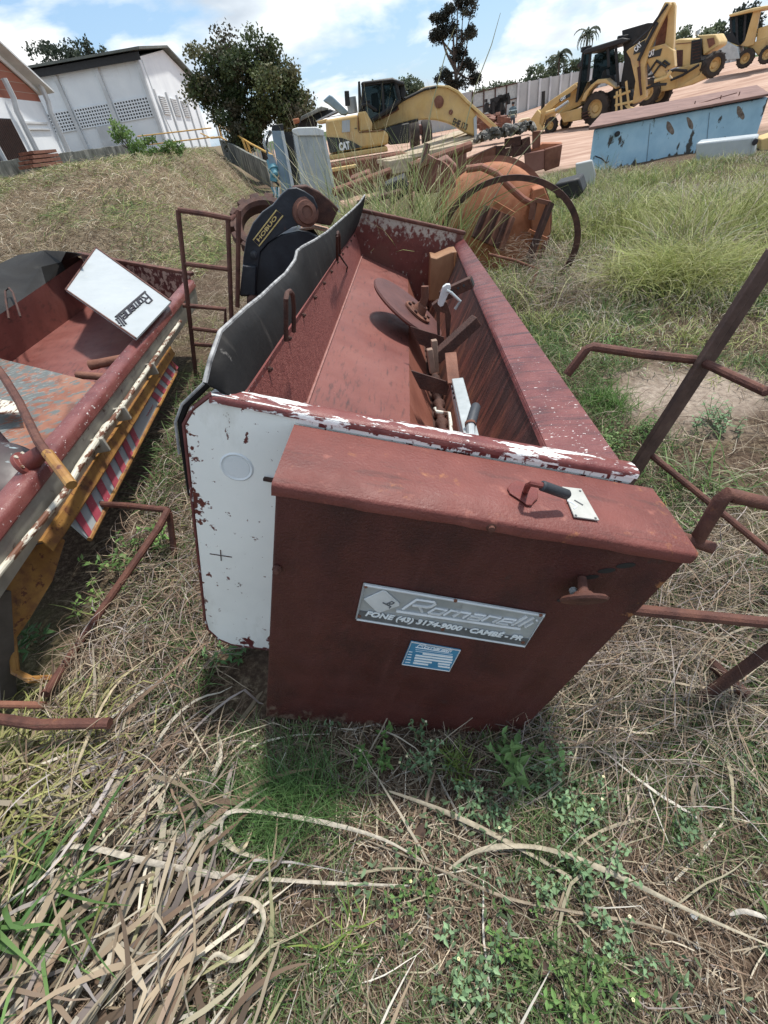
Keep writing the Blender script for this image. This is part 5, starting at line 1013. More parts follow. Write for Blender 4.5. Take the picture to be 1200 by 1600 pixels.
# rusty beams, boxes and a grey net bundle behind the drum
qg = Q(720, 120, 5.0); PG = Plane((2.6, 8.3, .8), 18)
def pg(X, Y, o=0): return PG.hit(qg(X, Y), o)
bmm = thing('steel_beam', 'tapered orange rusty beam lying behind the drum under the grey net bundle', 'beam', pg(150, 610))
MB().prism([pg(*p) for p in [(20, 650), (270, 545), (340, 560), (300, 610), (60, 690), (0, 720)]], PG.N*.25).build('beam_body', rust_brown, bmm, bevel=.01)
MB().prism([pg(*p, -.15) for p in [(-170, 660), (-60, 600), (40, 590), (40, 700), (-60, 770), (-180, 790)]], PG.N*.2).build('gusset', M('red_brown_plate', [(.3, (.17, .075, .055)), (.7, (.25, .12, .095))], 4, rough=.75), bmm, bevel=.01)
rb2 = thing('scrap_box', 'rusty steel box with open top behind the orange drum', 'box', pg(650, 620))
MB().prism([pg(*p, -.1) for p in [(500, 600), (655, 570), (655, 720), (510, 760)]], PG.N*.5).build('front_side', MATS['red_brown_plate'], rb2, bevel=.01)
MB().prism([pg(*p, -.12) for p in [(655, 568), (795, 528), (770, 700), (655, 740)]], PG.N*.4).build('right_side', rust_brown, rb2, bevel=.01)
MB().prism([pg(*p, -.0) for p in [(490, 605), (640, 520), (800, 520), (655, 572)]], PG.N*.3).build('lid_edge', rust_orange, rb2, bevel=.01)
sf = thing('machine_skeleton', 'dark rusty machine frame on top of the rusty beam', 'frame', pg(470, 540))
for pts in ([(310, 540), (300, 640)], [(430, 500), (440, 620)], [(500, 480), (510, 600)], [(560, 430), (625, 420), (620, 560), (560, 560)], [(320, 600), (520, 560)], [(340, 520), (470, 500)]):
    (MB().bar(pg(*pts[0]), pg(*pts[1]), .12, .10) if len(pts) == 2 else MB().prism([pg(*p) for p in pts], PG.N*.12)).build('frame_member', rust_dark if len(pts) == 2 else rust_brown, sf, bevel=.006)
rg = thing('ring_gear', 'pale rusty ring lying at the left edge of the orange drum', 'ring', pd(130, 320))
MB().lathe([(.29, -.03), (.33, -.03), (.33, .03), (.29, .03), (.29, -.03)], pd(150, 350, .35), (-PD.N+Vector((-.5, 0, .2))).normalized(), 32, caps=False).build('ring_body', rust_brown, rg)
pt_ = MB(); 
for k in range(3): pt_.prism([pd(20+5*k, 270-60*k, .5), pd(120, 90, .5), pd(190, 130, .5), pd(150, 300, .5), pd(60, 330, .5)], PD.N*.1) if k == 0 else None
tag(pt_.build('scrap_plate', MATS['red_brown_plate']), 'red-brown scrap plate standing in the tall grass left of the orange drum', 'plate')
nb = MB()
for k in range(46):
    X0, Y0 = random.uniform(150, 520), 0; f = (X0-150)/370; base = 500-70*f; pts = []
    for j in range(7): pts.append(pg(X0+random.uniform(-14, 14)+16*j-30, base-40*math.sin(j/6*3.14)-random.uniform(-10, 34)-12*j*.3, random.uniform(-.15, .25)))
    nb.tube(pts, random.uniform(.018, .03), 6)
tag(nb.build('net_bundle', M('grey_rope', [(.3, (.10, .095, .085)), (.7, (.22, .21, .19))], 20, rough=.9)), 'tangled bundle of grey netting on top of the rusty beam', 'netting')
bk = thing('dark_block', 'dark scorched wooden block in the grass below the rusty box', 'block', at_d((880, 290), 9.5))
MB().prism([at_d(p, 9.6) for p in [(866, 288), (905, 278), (912, 300), (900, 312), (868, 310)]], Vector((.3, .5, 0))).build('block_body', black_dull, bk, bevel=.03)
sl = MB().prism([at_d(p, 11.4) for p in [(900, 256), (926, 250), (931, 272), (929, 292), (902, 290)]], Vector((.05, .14, 0))); tag(sl.build('concrete_slab', concrete_wall, bevel=.02), 'small pale concrete slab leaning beside the left end of the blue tank', 'slab')

# ---------------------------------------------------------------- blue tank and the white box before it
P8 = Plane((6.3, 12.9, .4), -5); qb = Q(900, 130, 4.0)
def p8(X, Y, o=0): return P8.hit(qb(X, Y), o)
tk = thing('blue_tank', 'weathered blue steel tank with scorched patches and rusty flat roof', 'tank', (8, 13.5, 0))
tl, tr = p8(112, 290), p8(1205, 88); bl, br = tl.copy(), tr.copy(); bl.z = -.25; br.z = -.6
TV = Vector((math.sin(math.radians(31)), math.cos(math.radians(31)), 0)); MB().prism([bl, br, tr, tl], TV*2.3).build('tank_body', tank_blue, tk, bevel=.02)
bk_ = TV*2.7+Vector((0, 0, .10))
ru_, rv_ = p8(80, 275, -.12), p8(1215, 62, -.12)
MB().add([ru_, rv_, rv_+bk_, ru_+bk_, ru_+Vector((0, 0, -.05)), rv_+Vector((0, 0, -.05)), rv_+bk_+Vector((0, 0, -.05)), ru_+bk_+Vector((0, 0, -.05))],
         [(0, 1, 2, 3), (7, 6, 5, 4), (0, 4, 5, 1), (1, 5, 6, 2), (2, 6, 7, 3), (3, 7, 4, 0)]).build('roof_sheet', roof_rust, tk, bevel=.008)
for cx_, cy_, rx_, ry_ in ((588, 280, 21, 40), (712, 250, 16, 42), (1028, 185, 21, 40)):
    pts = [p8(cx_+rx_*(1+.14*math.sin(3*q+cx_))*math.cos(q)+ry_*.3*math.sin(q)*-1, cy_-ry_*(1+.1*math.sin(2*q+cx_))*math.sin(q), -.004) for q in [i*math.pi/10 for i in range(20)]]
    MB().prism(pts, P8.N*.003).build('scorched_patch', tank_rust, tk)
for X in (465, 835): MB().bar(p8(X, 250-.18*(X-465), -.006), p8(X-30, 560-.18*(X-465), -.006), .012, .01).build('panel_seam', bluegrey, tk)
MB().lathe([(.05, -.1), (.05, .12), (.04, .13), (.001, .13)], p8(255, 318, -.02), (-P8.N+Vector((-.4, 0, .1))).normalized(), 14).build('outlet', black_dull, tk)
MB().lathe([(.04, -.1), (.04, .05), (.001, .05)], p8(845, 145, -.02), -P8.N, 12).build('outlet', black_dull, tk)
mb = MB()
for X, Y in ((620, 195), (730, 158), (890, 122), (1005, 100)):
    a = p8(X, Y+22, .5); mb.tube([a, a+Vector((0, 0, .20))], .012, 6)
mb.tube([p8(620, 182, .5), p8(730, 138, .5), p8(890, 92, .5), p8(1005, 60, .5)], .01, 6); mb.build('roof_rail', rust_tube, tk)
mb = MB(); a, b = p8(460, 180, 1.2), p8(555, 150, 1.2); mb.tube([a-Vector((0, 0, .12)), a, b, b-Vector((0, 0, .12))], .014, 6); mb.build('roof_handle', rust_tube, tk)
MB().bar(p8(700, 142, 1.2), p8(960, 88, 1.2), .5, .04).build('roof_patch', white_dull, tk)
mb = MB().tube([p8(*p, -.006) for p in [(120, 455), (160, 470), (190, 500), (205, 488)]], .012, 5); mb.tube([p8(*p, -.006) for p in [(190, 495), (202, 450)]], .008, 5); mb.build('dark_scrawl', black_ink, tk)
P9 = Plane((8.0, 11.2, .4), 8)
def p9(X, Y, o=0): return P9.hit(qb(X, Y), o)
wb = thing('white_box', 'white steel tank box half sunk in tall grass before the blue tank', 'box', (8.2, 11.2, 0))
MB().prism([p9(*p) for p in [(750, 372), (1135, 330), (1118, 395), (1100, 600), (740, 600)]], Vector((math.sin(.72), math.cos(.72), 0))*.5).build('box_body', white_dull, wb, bevel=.04)
MB().prism([p9(*p, -.01) for p in [(1130, 335), (1105, 345), (1098, 400), (1062, 580), (1080, 580), (1118, 400)]], P9.N*.2).build('side_leg', white_dull, wb, bevel=.01)
MB().lathe([(.055, 0), (.055, .012), (.03, .014), (.001, .014)], p9(1118, 368, -.02), -P9.N, 16).build('cap', black_ink, wb)
yb_ = MB().prism([at_d(p, 15) for p in [(1190, 218), (1230, 205), (1230, 240), (1188, 245)]], Vector((.3, .6, 0))); tag(yb_.build('yellow_crate', cat_pale, bevel=.02), 'small pale yellow metal piece at the right edge beside the blue tank', 'crate')

# ---------------------------------------------------------------- wheel helper
def wheel(parent, c, ax, r, w, rim=cat_yellow, name='wheel'):
    ax = Vector(ax).normalized(); k = w/2
    t_ = MB().lathe([(r*.56, -k), (r*.86, -k), (r*.97, -k*.8), (r, -k*.45), (r, k*.45), (r*.97, k*.8), (r*.86, k), (r*.56, k)], c, ax, 32, caps=False)
    u_ = ax.orthogonal().normalized(); v_ = ax.cross(u_)
    for i in range(22):
        q = 2*math.pi*i/22; e = u_*math.cos(q)+v_*math.sin(q); t_.box(Vector(c)+e*r*1.0+ax*(k*.38 if i % 2 else -k*.38), (r*.07, r*.14, k*1.0), Matrix((e, ax.cross(e), ax)).transposed())
    o = t_.build(name, tyre, parent)
    h = MB().lathe([(r*.57, -k*.7), (r*.57, k*.75), (r*.50, k*.78), (r*.47, k*.4), (r*.30, k*.3), (r*.22, k*.55), (r*.001, k*.55)], c, ax, 28).build('rim', rim, parent); h.parent = o
    return o
# ---------------------------------------------------------------- backhoe loader
PB = Plane((13.2, 28.0, .7), 43); qh = Q(820, 0, 3.158)
def b_(X, Y, o=0): return PB.hit(qh(X, Y), o)
bh = thing('backhoe_loader', 'yellow backhoe loader with open dark cab and folded rear boom raised high', 'backhoe', b_(250, 640))
def bpart(name, pts, off, th, mat, bevel=.03): return MB().prism([b_(*p, off) for p in pts], PB.N*th).build(name, mat, bh, bevel=bevel)
s_px = (b_(352, 435)-b_(352, 535)).length/100
wheel(bh, b_(352, 535, .2), -PB.N, 82*s_px, .45); wheel(bh, b_(130, 618, .1), -PB.N, 43*s_px, .32)
wheel(bh, b_(205, 600, 1.6), -PB.N, 40*s_px, .32); wheel(bh, b_(478, 478, 2.1), -PB.N, 76*s_px, .45)
bpart('bonnet', [(125, 500), (250, 408), (300, 405), (275, 520), (190, 560), (150, 560)], .3, 1.1, cat_yellow)
bpart('loader_arm', [(55, 620), (78, 545), (120, 500), (250, 412), (258, 432), (150, 520), (105, 560), (85, 630)], .0, .18, cat_yellow)
bpart('loader_arm', [(55, 620), (78, 545), (120, 500), (250, 412), (258, 432), (150, 520), (105, 560), (85, 630)], 1.6, .18, cat_yellow)
bpart('loader_bucket', [(20, 600), (62, 540), (80, 560), (70, 610), (95, 640), (50, 650)], -.1, 2.2, cat_pale)
bpart('side_frame', [(170, 560), (278, 530), (280, 592), (190, 606)], .0, 1.6, cat_yellow)
MB().tube([b_(88, 560, .4), b_(92, 450, .4)], .09, 10).build('exhaust', black_dull, bh)
inv = Matrix.Translation(-MW[bh].translation)
bpart('badge', [(170, 490), (225, 458), (225, 476), (172, 505)], -.02, .03, MATS['black_band'], 0)
l0, l1 = inv @ b_(178, 500, -.03), inv @ b_(204, 483, -.03); text_mesh('CAT', (b_(178, 485, -.03)-b_(178, 500, -.03)).length/.72, white_ink, l0, l1-l0, b_(178, 485, -.03)-b_(178, 500, -.03), bh, 'bonnet_lettering', .01, 0, .01, width=(l1-l0).length)
bpart('fender', [(276, 500), (292, 460), (325, 420), (360, 392), (400, 388), (450, 430), (448, 440), (395, 410), (350, 415), (318, 450), (295, 500)], -.15, .7, cat_yellow)
for off in (.0, 1.7):
    for a, b in (((255, 505), (288, 262)), ((310, 400), (325, 258)), ((415, 330), (410, 240)), ((462, 420), (448, 215))): MB().tube([b_(*a, off), b_(*b, off)], .06, 6).build('cab_post', black_dull, bh)
MB().tube([b_(270, 310, 0), b_(275, 330, 0)], .12, 6).build('mirror', black_dull, bh)
bpart('cab_roof', [(278, 262), (300, 242), (480, 186), (512, 192), (505, 208), (300, 268)], -.15, 2.0, black_dull, .04)
bpart('cab_glass', [(262, 500), (288, 268), (322, 262), (310, 400), (280, 470)], .03, .04, glass, 0)
bpart('rear_glass', [(330, 400), (345, 270), (440, 235), (455, 400)], 1.72, .03, glass, 0)
bpart('seat', [(370, 400), (385, 350), (400, 340), (405, 375), (440, 370), (445, 410)], .7, .5, black_dull)
bpart('dash', [(318, 400), (340, 385), (350, 420), (330, 430)], .6, .8, black_dull)
bpart('engine_body', [(280, 520), (440, 440), (470, 430), (560, 500), (450, 580), (300, 600)], .5, 1.2, black_dull)
bpart('rear_canopy', [(478, 150), (608, 112), (628, 112), (600, 240), (548, 440), (470, 425), (490, 300)], .3, 1.6, black_dull)
st_ = bpart('boom', [(500, 255), (515, 240), (598, 190), (690, 10), (712, 8), (716, 24), (648, 160), (612, 250), (592, 330), (598, 480), (560, 505), (530, 515), (545, 400), (520, 290)], -.5, .4, cat_yellow)
bpart('boom', [(700, 14), (735, 8), (742, 28), (736, 190), (726, 330), (692, 345), (688, 240), (704, 100)], -.1, .35, cat_yellow)
bpart('boom_web', [(690, 30), (712, 24), (705, 120), (690, 260), (640, 250), (650, 165)], .05, .3, rust_brown)
bpart('dipper_arm', [(600, 240), (690, 215), (735, 250), (740, 330), (690, 350), (720, 390), (640, 380), (600, 300)], -.3, .5, cat_yellow)
bpart('black_badge', [(535, 270), (545, 225), (595, 195), (585, 240), (570, 258)], -.53, .03, MATS['black_band'], 0)
bpart('black_badge', [(604, 290), (606, 262), (678, 238), (668, 275)], -.33, .03, MATS['black_band'], 0)
for (X0, Y0, X1_, Y1_) in ((548, 258, 578, 222), (610, 282, 640, 268)):
    o_ = -.56 if X0 < 600 else -.36; l0, l1 = inv @ b_(X0, Y0, o_), inv @ b_(X1_, Y1_, o_); text_mesh('CAT', (b_(X0-6, Y0-24, o_)-b_(X0, Y0, o_)).length/.75, white_ink, l0, l1-l0, b_(X0-6, Y0-24, o_)-b_(X0, Y0, o_), bh, 'boom_lettering', .01, 0, .01, width=(l1-l0).length)
MB().tube([b_(535, 220, -.6), b_(612, 150, -.6), b_(705, 20, -.6)], .05, 6).build('boom_hose', black_dull, bh)
for pts in ([(455, 450), (450, 590)], [(470, 440), (480, 570)], [(440, 480), (520, 450)], [(445, 520), (540, 500)], [(440, 580), (470, 560)], [(500, 400), (515, 540)]):
    MB().tube([b_(*p, -.3) for p in pts], .05, 6).build('stabiliser_strut', cat_pale, bh)
bpart('stabiliser_foot', [(490, 520), (560, 545), (580, 525), (570, 550), (520, 555)], -.4, .4, cat_pale)
# ---------------------------------------------------------------- wheel loader behind it, then the tall-cab loader at the right edge
PL = Plane((19.5, 32.0, 1), 50)
def l_(X, Y, o=0): return PL.hit(qh(X, Y), o)
wl = thing('motor_grader', 'pale yellow machine with black grille parked behind the backhoe loader', 'grader', l_(760, 430))
def lpart(name, pts, off, th, mat, bevel=.03): return MB().prism([l_(*p, off) for p in pts], PL.N*th).build(name, mat, wl, bevel=bevel)
s_p = (l_(930, 220)-l_(930, 320)).length/100
wheel(wl, l_(668, 462, .9), -PL.N, 74*s_p, .5); wheel(wl, l_(612, 455, -.2), -PL.N, 72*s_p, .5); wheel(wl, l_(928, 320, .0), (-PL.N+PL.R*.9), 62*s_p, .55)
lpart('rear_hood', [(735, 200), (760, 192), (830, 192), (830, 320), (800, 330), (738, 332)], .0, 1.6, cat_pale, .05)
lpart('hood_side', [(735, 240), (745, 238), (745, 330), (737, 332)], -.03, .1, white_dull, .0)
lpart('hood_window', [(748, 248), (780, 246), (778, 326), (748, 330)], -.02, .04, rust_dark, .0)
lpart('grille', [(822, 200), (872, 190), (868, 300), (838, 330), (815, 318)], -.05, 1.4, black_dull, .02)
lpart('hood', [(850, 175), (940, 168), (960, 205), (955, 225), (880, 275), (872, 200)], .1, 1.4, cat_pale, .05)
lpart('vent', [(898, 192), (932, 185), (938, 215), (908, 238)], .06, .06, rust_brown, .0)
lpart('chassis', [(590, 400), (720, 345), (835, 315), (900, 300), (890, 340), (830, 400), (740, 440), (670, 455)], -.1, 1.2, cat_yellow, .04)
lpart('push_arm', [(740, 440), (860, 370), (905, 300), (925, 305), (900, 385), (820, 420)], -.3, .4, cat_yellow, .03)
PR = Plane((29, 38, 1.2), 46)
def r_f(X, Y, o=0): return PR.hit(qh(X, Y), o)
ld = thing('wheel_loader', 'tall yellow loader with dark glazed cab at the upper right corner', 'loader', r_f(1120, 330))
def rpart(name, pts, off, th, mat, bevel=.03): return MB().prism([r_f(*p, off) for p in pts], PR.N*th).build(name, mat, ld, bevel=bevel)
s_p = (r_f(1090, 190)-r_f(1090, 290)).length/100
wheel(ld, r_f(1090, 288, .0), -PR.N, 46*s_p, .5); wheel(ld, r_f(1198, 268, .0), -PR.N, 44*s_p, .5)
rpart('cab_glass', [(1015, 85), (1130, 55), (1135, 70), (1100, 212), (1052, 218), (1018, 160)], .1, 1.4, glass)
for a, b in (((1015, 82), (1022, 200)), ((1045, 78), (1048, 215)), ((1090, 66), (1080, 212)), ((1018, 160), (1052, 218))): MB().tube([r_f(*a, .06), r_f(*b, .06)], .07, 6).build('cab_post', black_dull, ld)
rpart('cab_floor', [(970, 190), (1020, 160), (1060, 215), (1055, 225), (1000, 205)], .0, 1.4, black_dull)
rpart('cab_roof', [(1005, 72), (1130, 38), (1240, 18), (1240, 34), (1140, 55), (1010, 84)], -.2, 2.0, cat_pale, .05)
rpart('cab_pillar', [(1130, 45), (1165, 35), (1130, 220), (1100, 232), (1062, 226), (1085, 200)], -.02, .3, cat_yellow)
rpart('body', [(1062, 226), (1110, 215), (1240, 170), (1240, 260), (1150, 275), (1120, 240)], .1, 1.4, cat_yellow, .05)
rpart('engine_cover', [(1150, 140), (1240, 110), (1240, 200), (1140, 215)], .2, 1.3, cat_pale, .05)
bu = thing('loader_bucket', 'pale grey machine hood between the grader and the tall yellow loader', 'bucket', r_f(1010, 250))
MB().prism([r_f(*p, -.4) for p in [(950, 210), (990, 200), (1050, 232), (1060, 290), (960, 305)]], PR.N*1.8).build('shell', grey_panel, bu, bevel=.05)
MB().prism([r_f(*p, -.3) for p in [(940, 215), (985, 200), (1052, 226), (965, 246)]], PR.N*1.8).build('top_cover', cat_pale, bu, bevel=.05)
# ---------------------------------------------------------------- dark implement in front of the gate, rubble pile, low yellow block
qk = Q(740, 130, 10.0); PK = Plane(at_d((770, 175), 36), 16)
def k_(X, Y, o=0): return PK.hit(qk(X, Y), o)
im = thing('farm_implement', 'dark jumble of farm implement frames standing before the grey gate', 'implement', k_(330, 480))
MB().prism([k_(*p) for p in [(160, 470), (160, 360), (190, 300), (240, 290), (240, 440)]], PK.N*1).build('hopper', black_dull, im, bevel=.05)
for a, b in (((250, 470), (330, 280)), ((330, 470), (450, 250)), ((290, 420), (560, 190)), ((400, 470), (430, 300)), ((470, 480), (430, 330)), ((260, 300), (560, 200)), ((540, 200), (545, 330)), ((190, 250), (190, 300)), ((410, 180), (410, 230)), ((520, 160), (520, 220)), ((300, 470), (300, 290)), ((240, 470), (480, 470)), ((360, 350), (380, 460))):
    MB().bar(k_(*a), k_(*b), .13, .3).build('frame_bar', black_dull, im)
MB().prism([k_(*p, .3) for p in [(250, 470), (270, 330), (400, 270), (420, 340), (330, 480)]], PK.N*.6).build('gear_case', black_dull, im, bevel=.05)
rp = MB()
for k in range(60):
    X, Y = random.uniform(130, 500), random.uniform(560, 700); Y = max(Y, 480+random.random()*90); c = PK.hit(qk(X, Y), random.uniform(-7, -5)); rp.box(c, (random.uniform(.2, .7), random.uniform(.2, .7), random.uniform(.1, .35)), Matrix.Rotation(random.random()*3, 3, 'Z') @ Matrix.Rotation(random.random()*.8, 3, 'X'))
tag(rp.build('rubble_heap', rust_brown, bevel=.02), 'brown heap of rubble and boards beyond the excavator boom tip', 'rubble')
yl_ = MB(); yl_.prism([k_(*p, -3) for p in [(690, 610), (760, 560), (880, 540), (930, 600), (760, 660)]], PK.N*1.2); tag(yl_.build('cardboard_sheet', M('tan_board', [(.3, (.42, .32, .19)), (.7, (.54, .43, .28))], 4), bevel=.02), 'tan board lying on the dirt just right of the walking person', 'board')

# ---------------------------------------------------------------- person in work clothes walking away
def person(label, foot, h, heading):
    root = thing('person', label, 'person', foot); k = h/1.75; ca, sa = math.cos(heading), math.sin(heading)
    def P(x, y, z): return Vector((foot[0]+(x*ca-y*sa)*k, foot[1]+(x*sa+y*ca)*k, foot[2]+z*k))
    J = [(P(0, 0, .95), .15), (P(0, 0, 1.15), .15), (P(0, .02, 1.35), .17), (P(0, .02, 1.47), .10), (P(0, .04, 1.54), .055), (P(0, .06, 1.64), .095), (P(0, .06, 1.73), .075),
         (P(-.10, 0, .88), .10), (P(-.12, .10, .50), .07), (P(-.12, -.02, .10), .05), (P(-.12, .12, .05), .045), (P(.10, 0, .88), .10), (P(.12, -.06, .50), .07), (P(.12, -.20, .12), .05), (P(.12, -.08, .05), .045),
         (P(-.19, .01, 1.42), .07), (P(-.25, -.04, 1.14), .052), (P(-.24, .08, .92), .04), (P(-.24, .12, .82), .035), (P(.19, .01, 1.42), .07), (P(.26, .04, 1.14), .052), (P(.24, .18, .95), .04), (P(.23, .23, .86), .035)]
    E_ = [(0, 1), (1, 2), (2, 3), (3, 4), (4, 5), (5, 6), (0, 7), (7, 8), (8, 9), (9, 10), (0, 11), (11, 12), (12, 13), (13, 14), (2, 15), (15, 16), (16, 17), (17, 18), (2, 19), (19, 20), (20, 21), (21, 22)]
    f = Vector(foot); me = bpy.data.meshes.new('body'); me.from_pydata([tuple(p-f) for p, r in J], E_, []); o = bpy.data.objects.new('body', me); COL.objects.link(o); o.parent = root
    s = o.modifiers.new('skin', 'SKIN'); 
    for i, (p, r) in enumerate(J): me.skin_vertices[0].data[i].radius = (r*k, r*k*(.8 if i < 4 else 1))
    me.skin_vertices[0].data[0].use_root = True
    sb = o.modifiers.new('sub', 'SUBSURF'); sb.levels = 2; sb.render_levels = 2
    m = bpy.data.materials.new('work_clothes'); m.use_nodes = True; t = m.node_tree; pb = t.nodes['Principled BSDF']; tcx = nn(t, 'ShaderNodeTexCoord'); sx_ = nn(t, 'ShaderNodeSeparateXYZ'); lk(t, tcx.outputs['Object'], sx_.inputs[0])
    z = math_n(t, 'DIVIDE', sx_.outputs[2], h); lk(t, ramp(t, z, [(0, (.02, .018, .016)), (.05, (.035, .042, .055)), (.53, (.09, .13, .15)), (.60, (.55, .62, .45)), (.625, (.06, .09, .085)), (.73, (.40, .52, .55)), (.76, (.08, .12, .14)), (.865, (.22, .12, .08))], 'CONSTANT'), pb.inputs['Base Color']); pb.inputs['Roughness'].default_value = .8
    me.materials.append(m)
    c = P(0, .05, 1.675); MB().lathe([(.10*k, -.06*k), (.108*k, 0), (.095*k, .06*k), (.05*k, .10*k), (.001, .11*k)], c, (0, 0, 1), 16).build('hair', black_dull, root)
    return root
pf_ = at_d((800, 203), 42); person('person in dark work clothes with reflective band walking away past the net bundle', (pf_.x, pf_.y, gz(pf_.x, pf_.y)), 1.72, -.3)
# hydraulics, lamps and steps that break up the backhoe, grader and excavator
for pts, r, mat, nm in (([(150, 545), (215, 500)], .06, steel, 'lift_cylinder'), ([(105, 560), (150, 545)], .09, cat_yellow, 'lift_cylinder'), ([(560, 300), (600, 215), (655, 110)], .07, black_dull, 'boom_cylinder'), ([(575, 470), (560, 330)], .05, rust_dark, 'boom_seam'), ([(610, 360), (650, 300), (700, 330)], .05, black_dull, 'hydraulic_hose'), ([(625, 380), (660, 330), (690, 300), (715, 320)], .04, black_dull, 'hydraulic_hose'), ([(640, 400), (700, 380), (720, 350)], .07, cat_pale, 'dipper_link'), ([(590, 440), (640, 420), (700, 415)], .05, black_dull, 'hydraulic_hose')):
    MB().tube([b_(*p, -.62 if nm.startswith('boom') else -.35) for p in pts], r, 7).build(nm, mat, bh)
for X, Y in ((290, 250), (315, 244), (470, 195), (495, 192)): MB().box(b_(X, Y-6, .1), (.22, .16, .18)).build('work_lamp', black_dull, bh, bevel=.03)
for k in range(3): MB().bar(b_(280+4*k, 560+14*k, -.1), b_(318+4*k, 548+14*k, -.1), .08, .05).build('step', rust_dark, bh)
bpart('boom_lettering', [(560, 285), (568, 284), (574, 390), (566, 392)], -.53, .02, rust_brown, 0)
for k in range(6): lpart('grille_bar', [(826, 212+16*k), (866, 202+16*k), (866, 206+16*k), (826, 216+16*k)], -.09, .03, rust_dark, 0)
lpart('hood_seam', [(745, 215), (830, 208), (830, 212), (745, 219)], -.02, .03, rust_brown, 0)
for pts in ([(700, 360), (740, 345), (800, 350)], [(720, 395), (780, 370), (860, 320)], [(600, 380), (660, 360), (720, 350)]): MB().tube([l_(*p, -.3) for p in pts], .06, 6).build('hydraulic_hose', black_dull, wl)
MB().tube([l_(852, 172, .3), l_(853, 150, .3)], .1, 8).build('exhaust', steel, wl)
epart('house_seam', [(474, 240), (477, 240), (483, 318), (480, 318)], -.015, .03, rust_brown, 0); epart('house_seam', [(484, 318), (600, 309), (600, 312), (484, 322)], -.015, .03, rust_brown, 0)
epart('door_handle', [(462, 300), (472, 299), (472, 304), (462, 305)], -.03, .04, black_dull, 0)
epart('handrail', [(330, 250), (470, 226), (470, 229), (330, 253)], .3, .04, black_dull, 0)
for pts in ([(600, 228), (690, 168), (790, 118), (850, 106)], [(620, 300), (700, 278), (760, 262)]): MB().tube([e_(*p, .70) for p in pts], .035, 6).build('hydraulic_pipe', black_dull, ex_)
for k in range(14): MB().box(e_(335+30*k, 590-8.5*k if k < 12 else 500, -.33), (.42, .08, .10)).build('track_shoe', rust_dark, ex_, bevel=.01)
# ================================================================== GRASS, STRAW AND WEEDS
def blades(x, y, z, az, L, w, e0, e1, curl, col, K=5, roll=None, tipw=.15, sway=0.0, fold=None, kink=.3):
    """ribbons: start (x,y,z), heading az, length L, width w, elevation running from e0 to e1, curling sideways"""
    n = len(x); K1 = K+1; t = np.linspace(0, 1, K1)
    e = e0[:, None]+(e1-e0)[:, None]*t[None]; a = az[:, None]+curl[:, None]*t[None]
    kk = rng.random((n, 1))*.6+.2; a = a+np.where((t[None] > kk) & (rng.random((n, 1)) < kink), rng.normal(size=(n, 1))*.75, 0)
    if sway: a = a+sway*rng.normal(size=(n, K1)).cumsum(1); e = e+sway*.5*rng.normal(size=(n, K1)).cumsum(1)
    if fold is not None: e = e+np.where(t[None] > fold[:, None], -1.4, 0); a = a+np.where(t[None] > fold[:, None], rng.normal(size=(n, 1))*.9, 0)
    s = (L/K)[:, None]; dx = np.cos(e)*np.cos(a)*s; dy = np.cos(e)*np.sin(a)*s; dz = np.sin(e)*s
    P = np.stack([x[:, None]+np.cumsum(dx, 1)-dx, y[:, None]+np.cumsum(dy, 1)-dy, z[:, None]+np.cumsum(dz, 1)-dz], -1)
    g = ground(P[..., 0], P[..., 1])+.003; P[..., 2] = np.maximum(P[..., 2], g+.010*rng.random((n, 1)))
    if roll is None: roll = rng.normal(size=n)*.6
    roll = roll[:, None]+rng.normal(size=(n, 1))*.5*t[None]
    S = np.stack([-np.sin(a)*np.cos(roll), np.cos(a)*np.cos(roll), np.sin(roll)], -1)
    prof_ = (1-(1-tipw)*t**2)*(.65+.35*np.minimum(1, t*4)); W_ = (w[:, None]*prof_/2)[..., None]*S
    V = np.stack([P-W_, P+W_], 2).reshape(n, K1*2, 3)
    b = np.arange(K)*2; f = np.stack([b, b+1, b+3, b+2], -1); F = (np.arange(n)*(K1*2))[:, None, None]+f[None]
    tv = np.repeat(t, 2)[None, :, None]; C = col[:, None, :]*(.82+.36*tv*rng.random((n, 1, 1)))
    return V.reshape(-1, 3), F.reshape(-1, 4), C.reshape(-1, 3)
class Grass:
    def __init__(s): s.V = []; s.F = []; s.C = []; s.n = 0
    def add(s, r): V, F, C = r; s.F.append(F+s.n); s.V.append(V); s.C.append(C); s.n += len(V); return s
    def build(s, name, mat, parent=None): return quads_object(name, np.concatenate(s.V), np.concatenate(s.F), np.concatenate(s.C), mat, parent)
U = lambda a, b, n: a+(b-a)*rng.random(n)
def pick(cols, n, v=.25):
    c = np.asarray(cols, float)[rng.integers(0, len(cols), n)]; return c*(1-v+2*v*rng.random((n, 1)))
DRY = [(.40, .33, .24), (.33, .26, .18), (.26, .20, .14), (.46, .40, .31), (.20, .15, .11), (.34, .29, .22)]
PALE = [(.55, .50, .41), (.48, .42, .32), (.42, .36, .26), (.60, .56, .49), (.37, .33, .23)]
BROWN = [(.17, .115, .08), (.12, .085, .06), (.22, .15, .105), (.26, .19, .14)]
GREY = [(.30, .255, .235), (.24, .20, .18), (.36, .32, .30), (.20, .165, .15)]
BLU = [(.15, .24, .125), (.19, .29, .155), (.12, .20, .10)]
GREEN = [(.085, .16, .045), (.11, .20, .06), (.07, .13, .04), (.15, .22, .08)]
LIME = [(.30, .34, .11), (.37, .39, .155), (.25, .29, .09), (.42, .41, .21)]
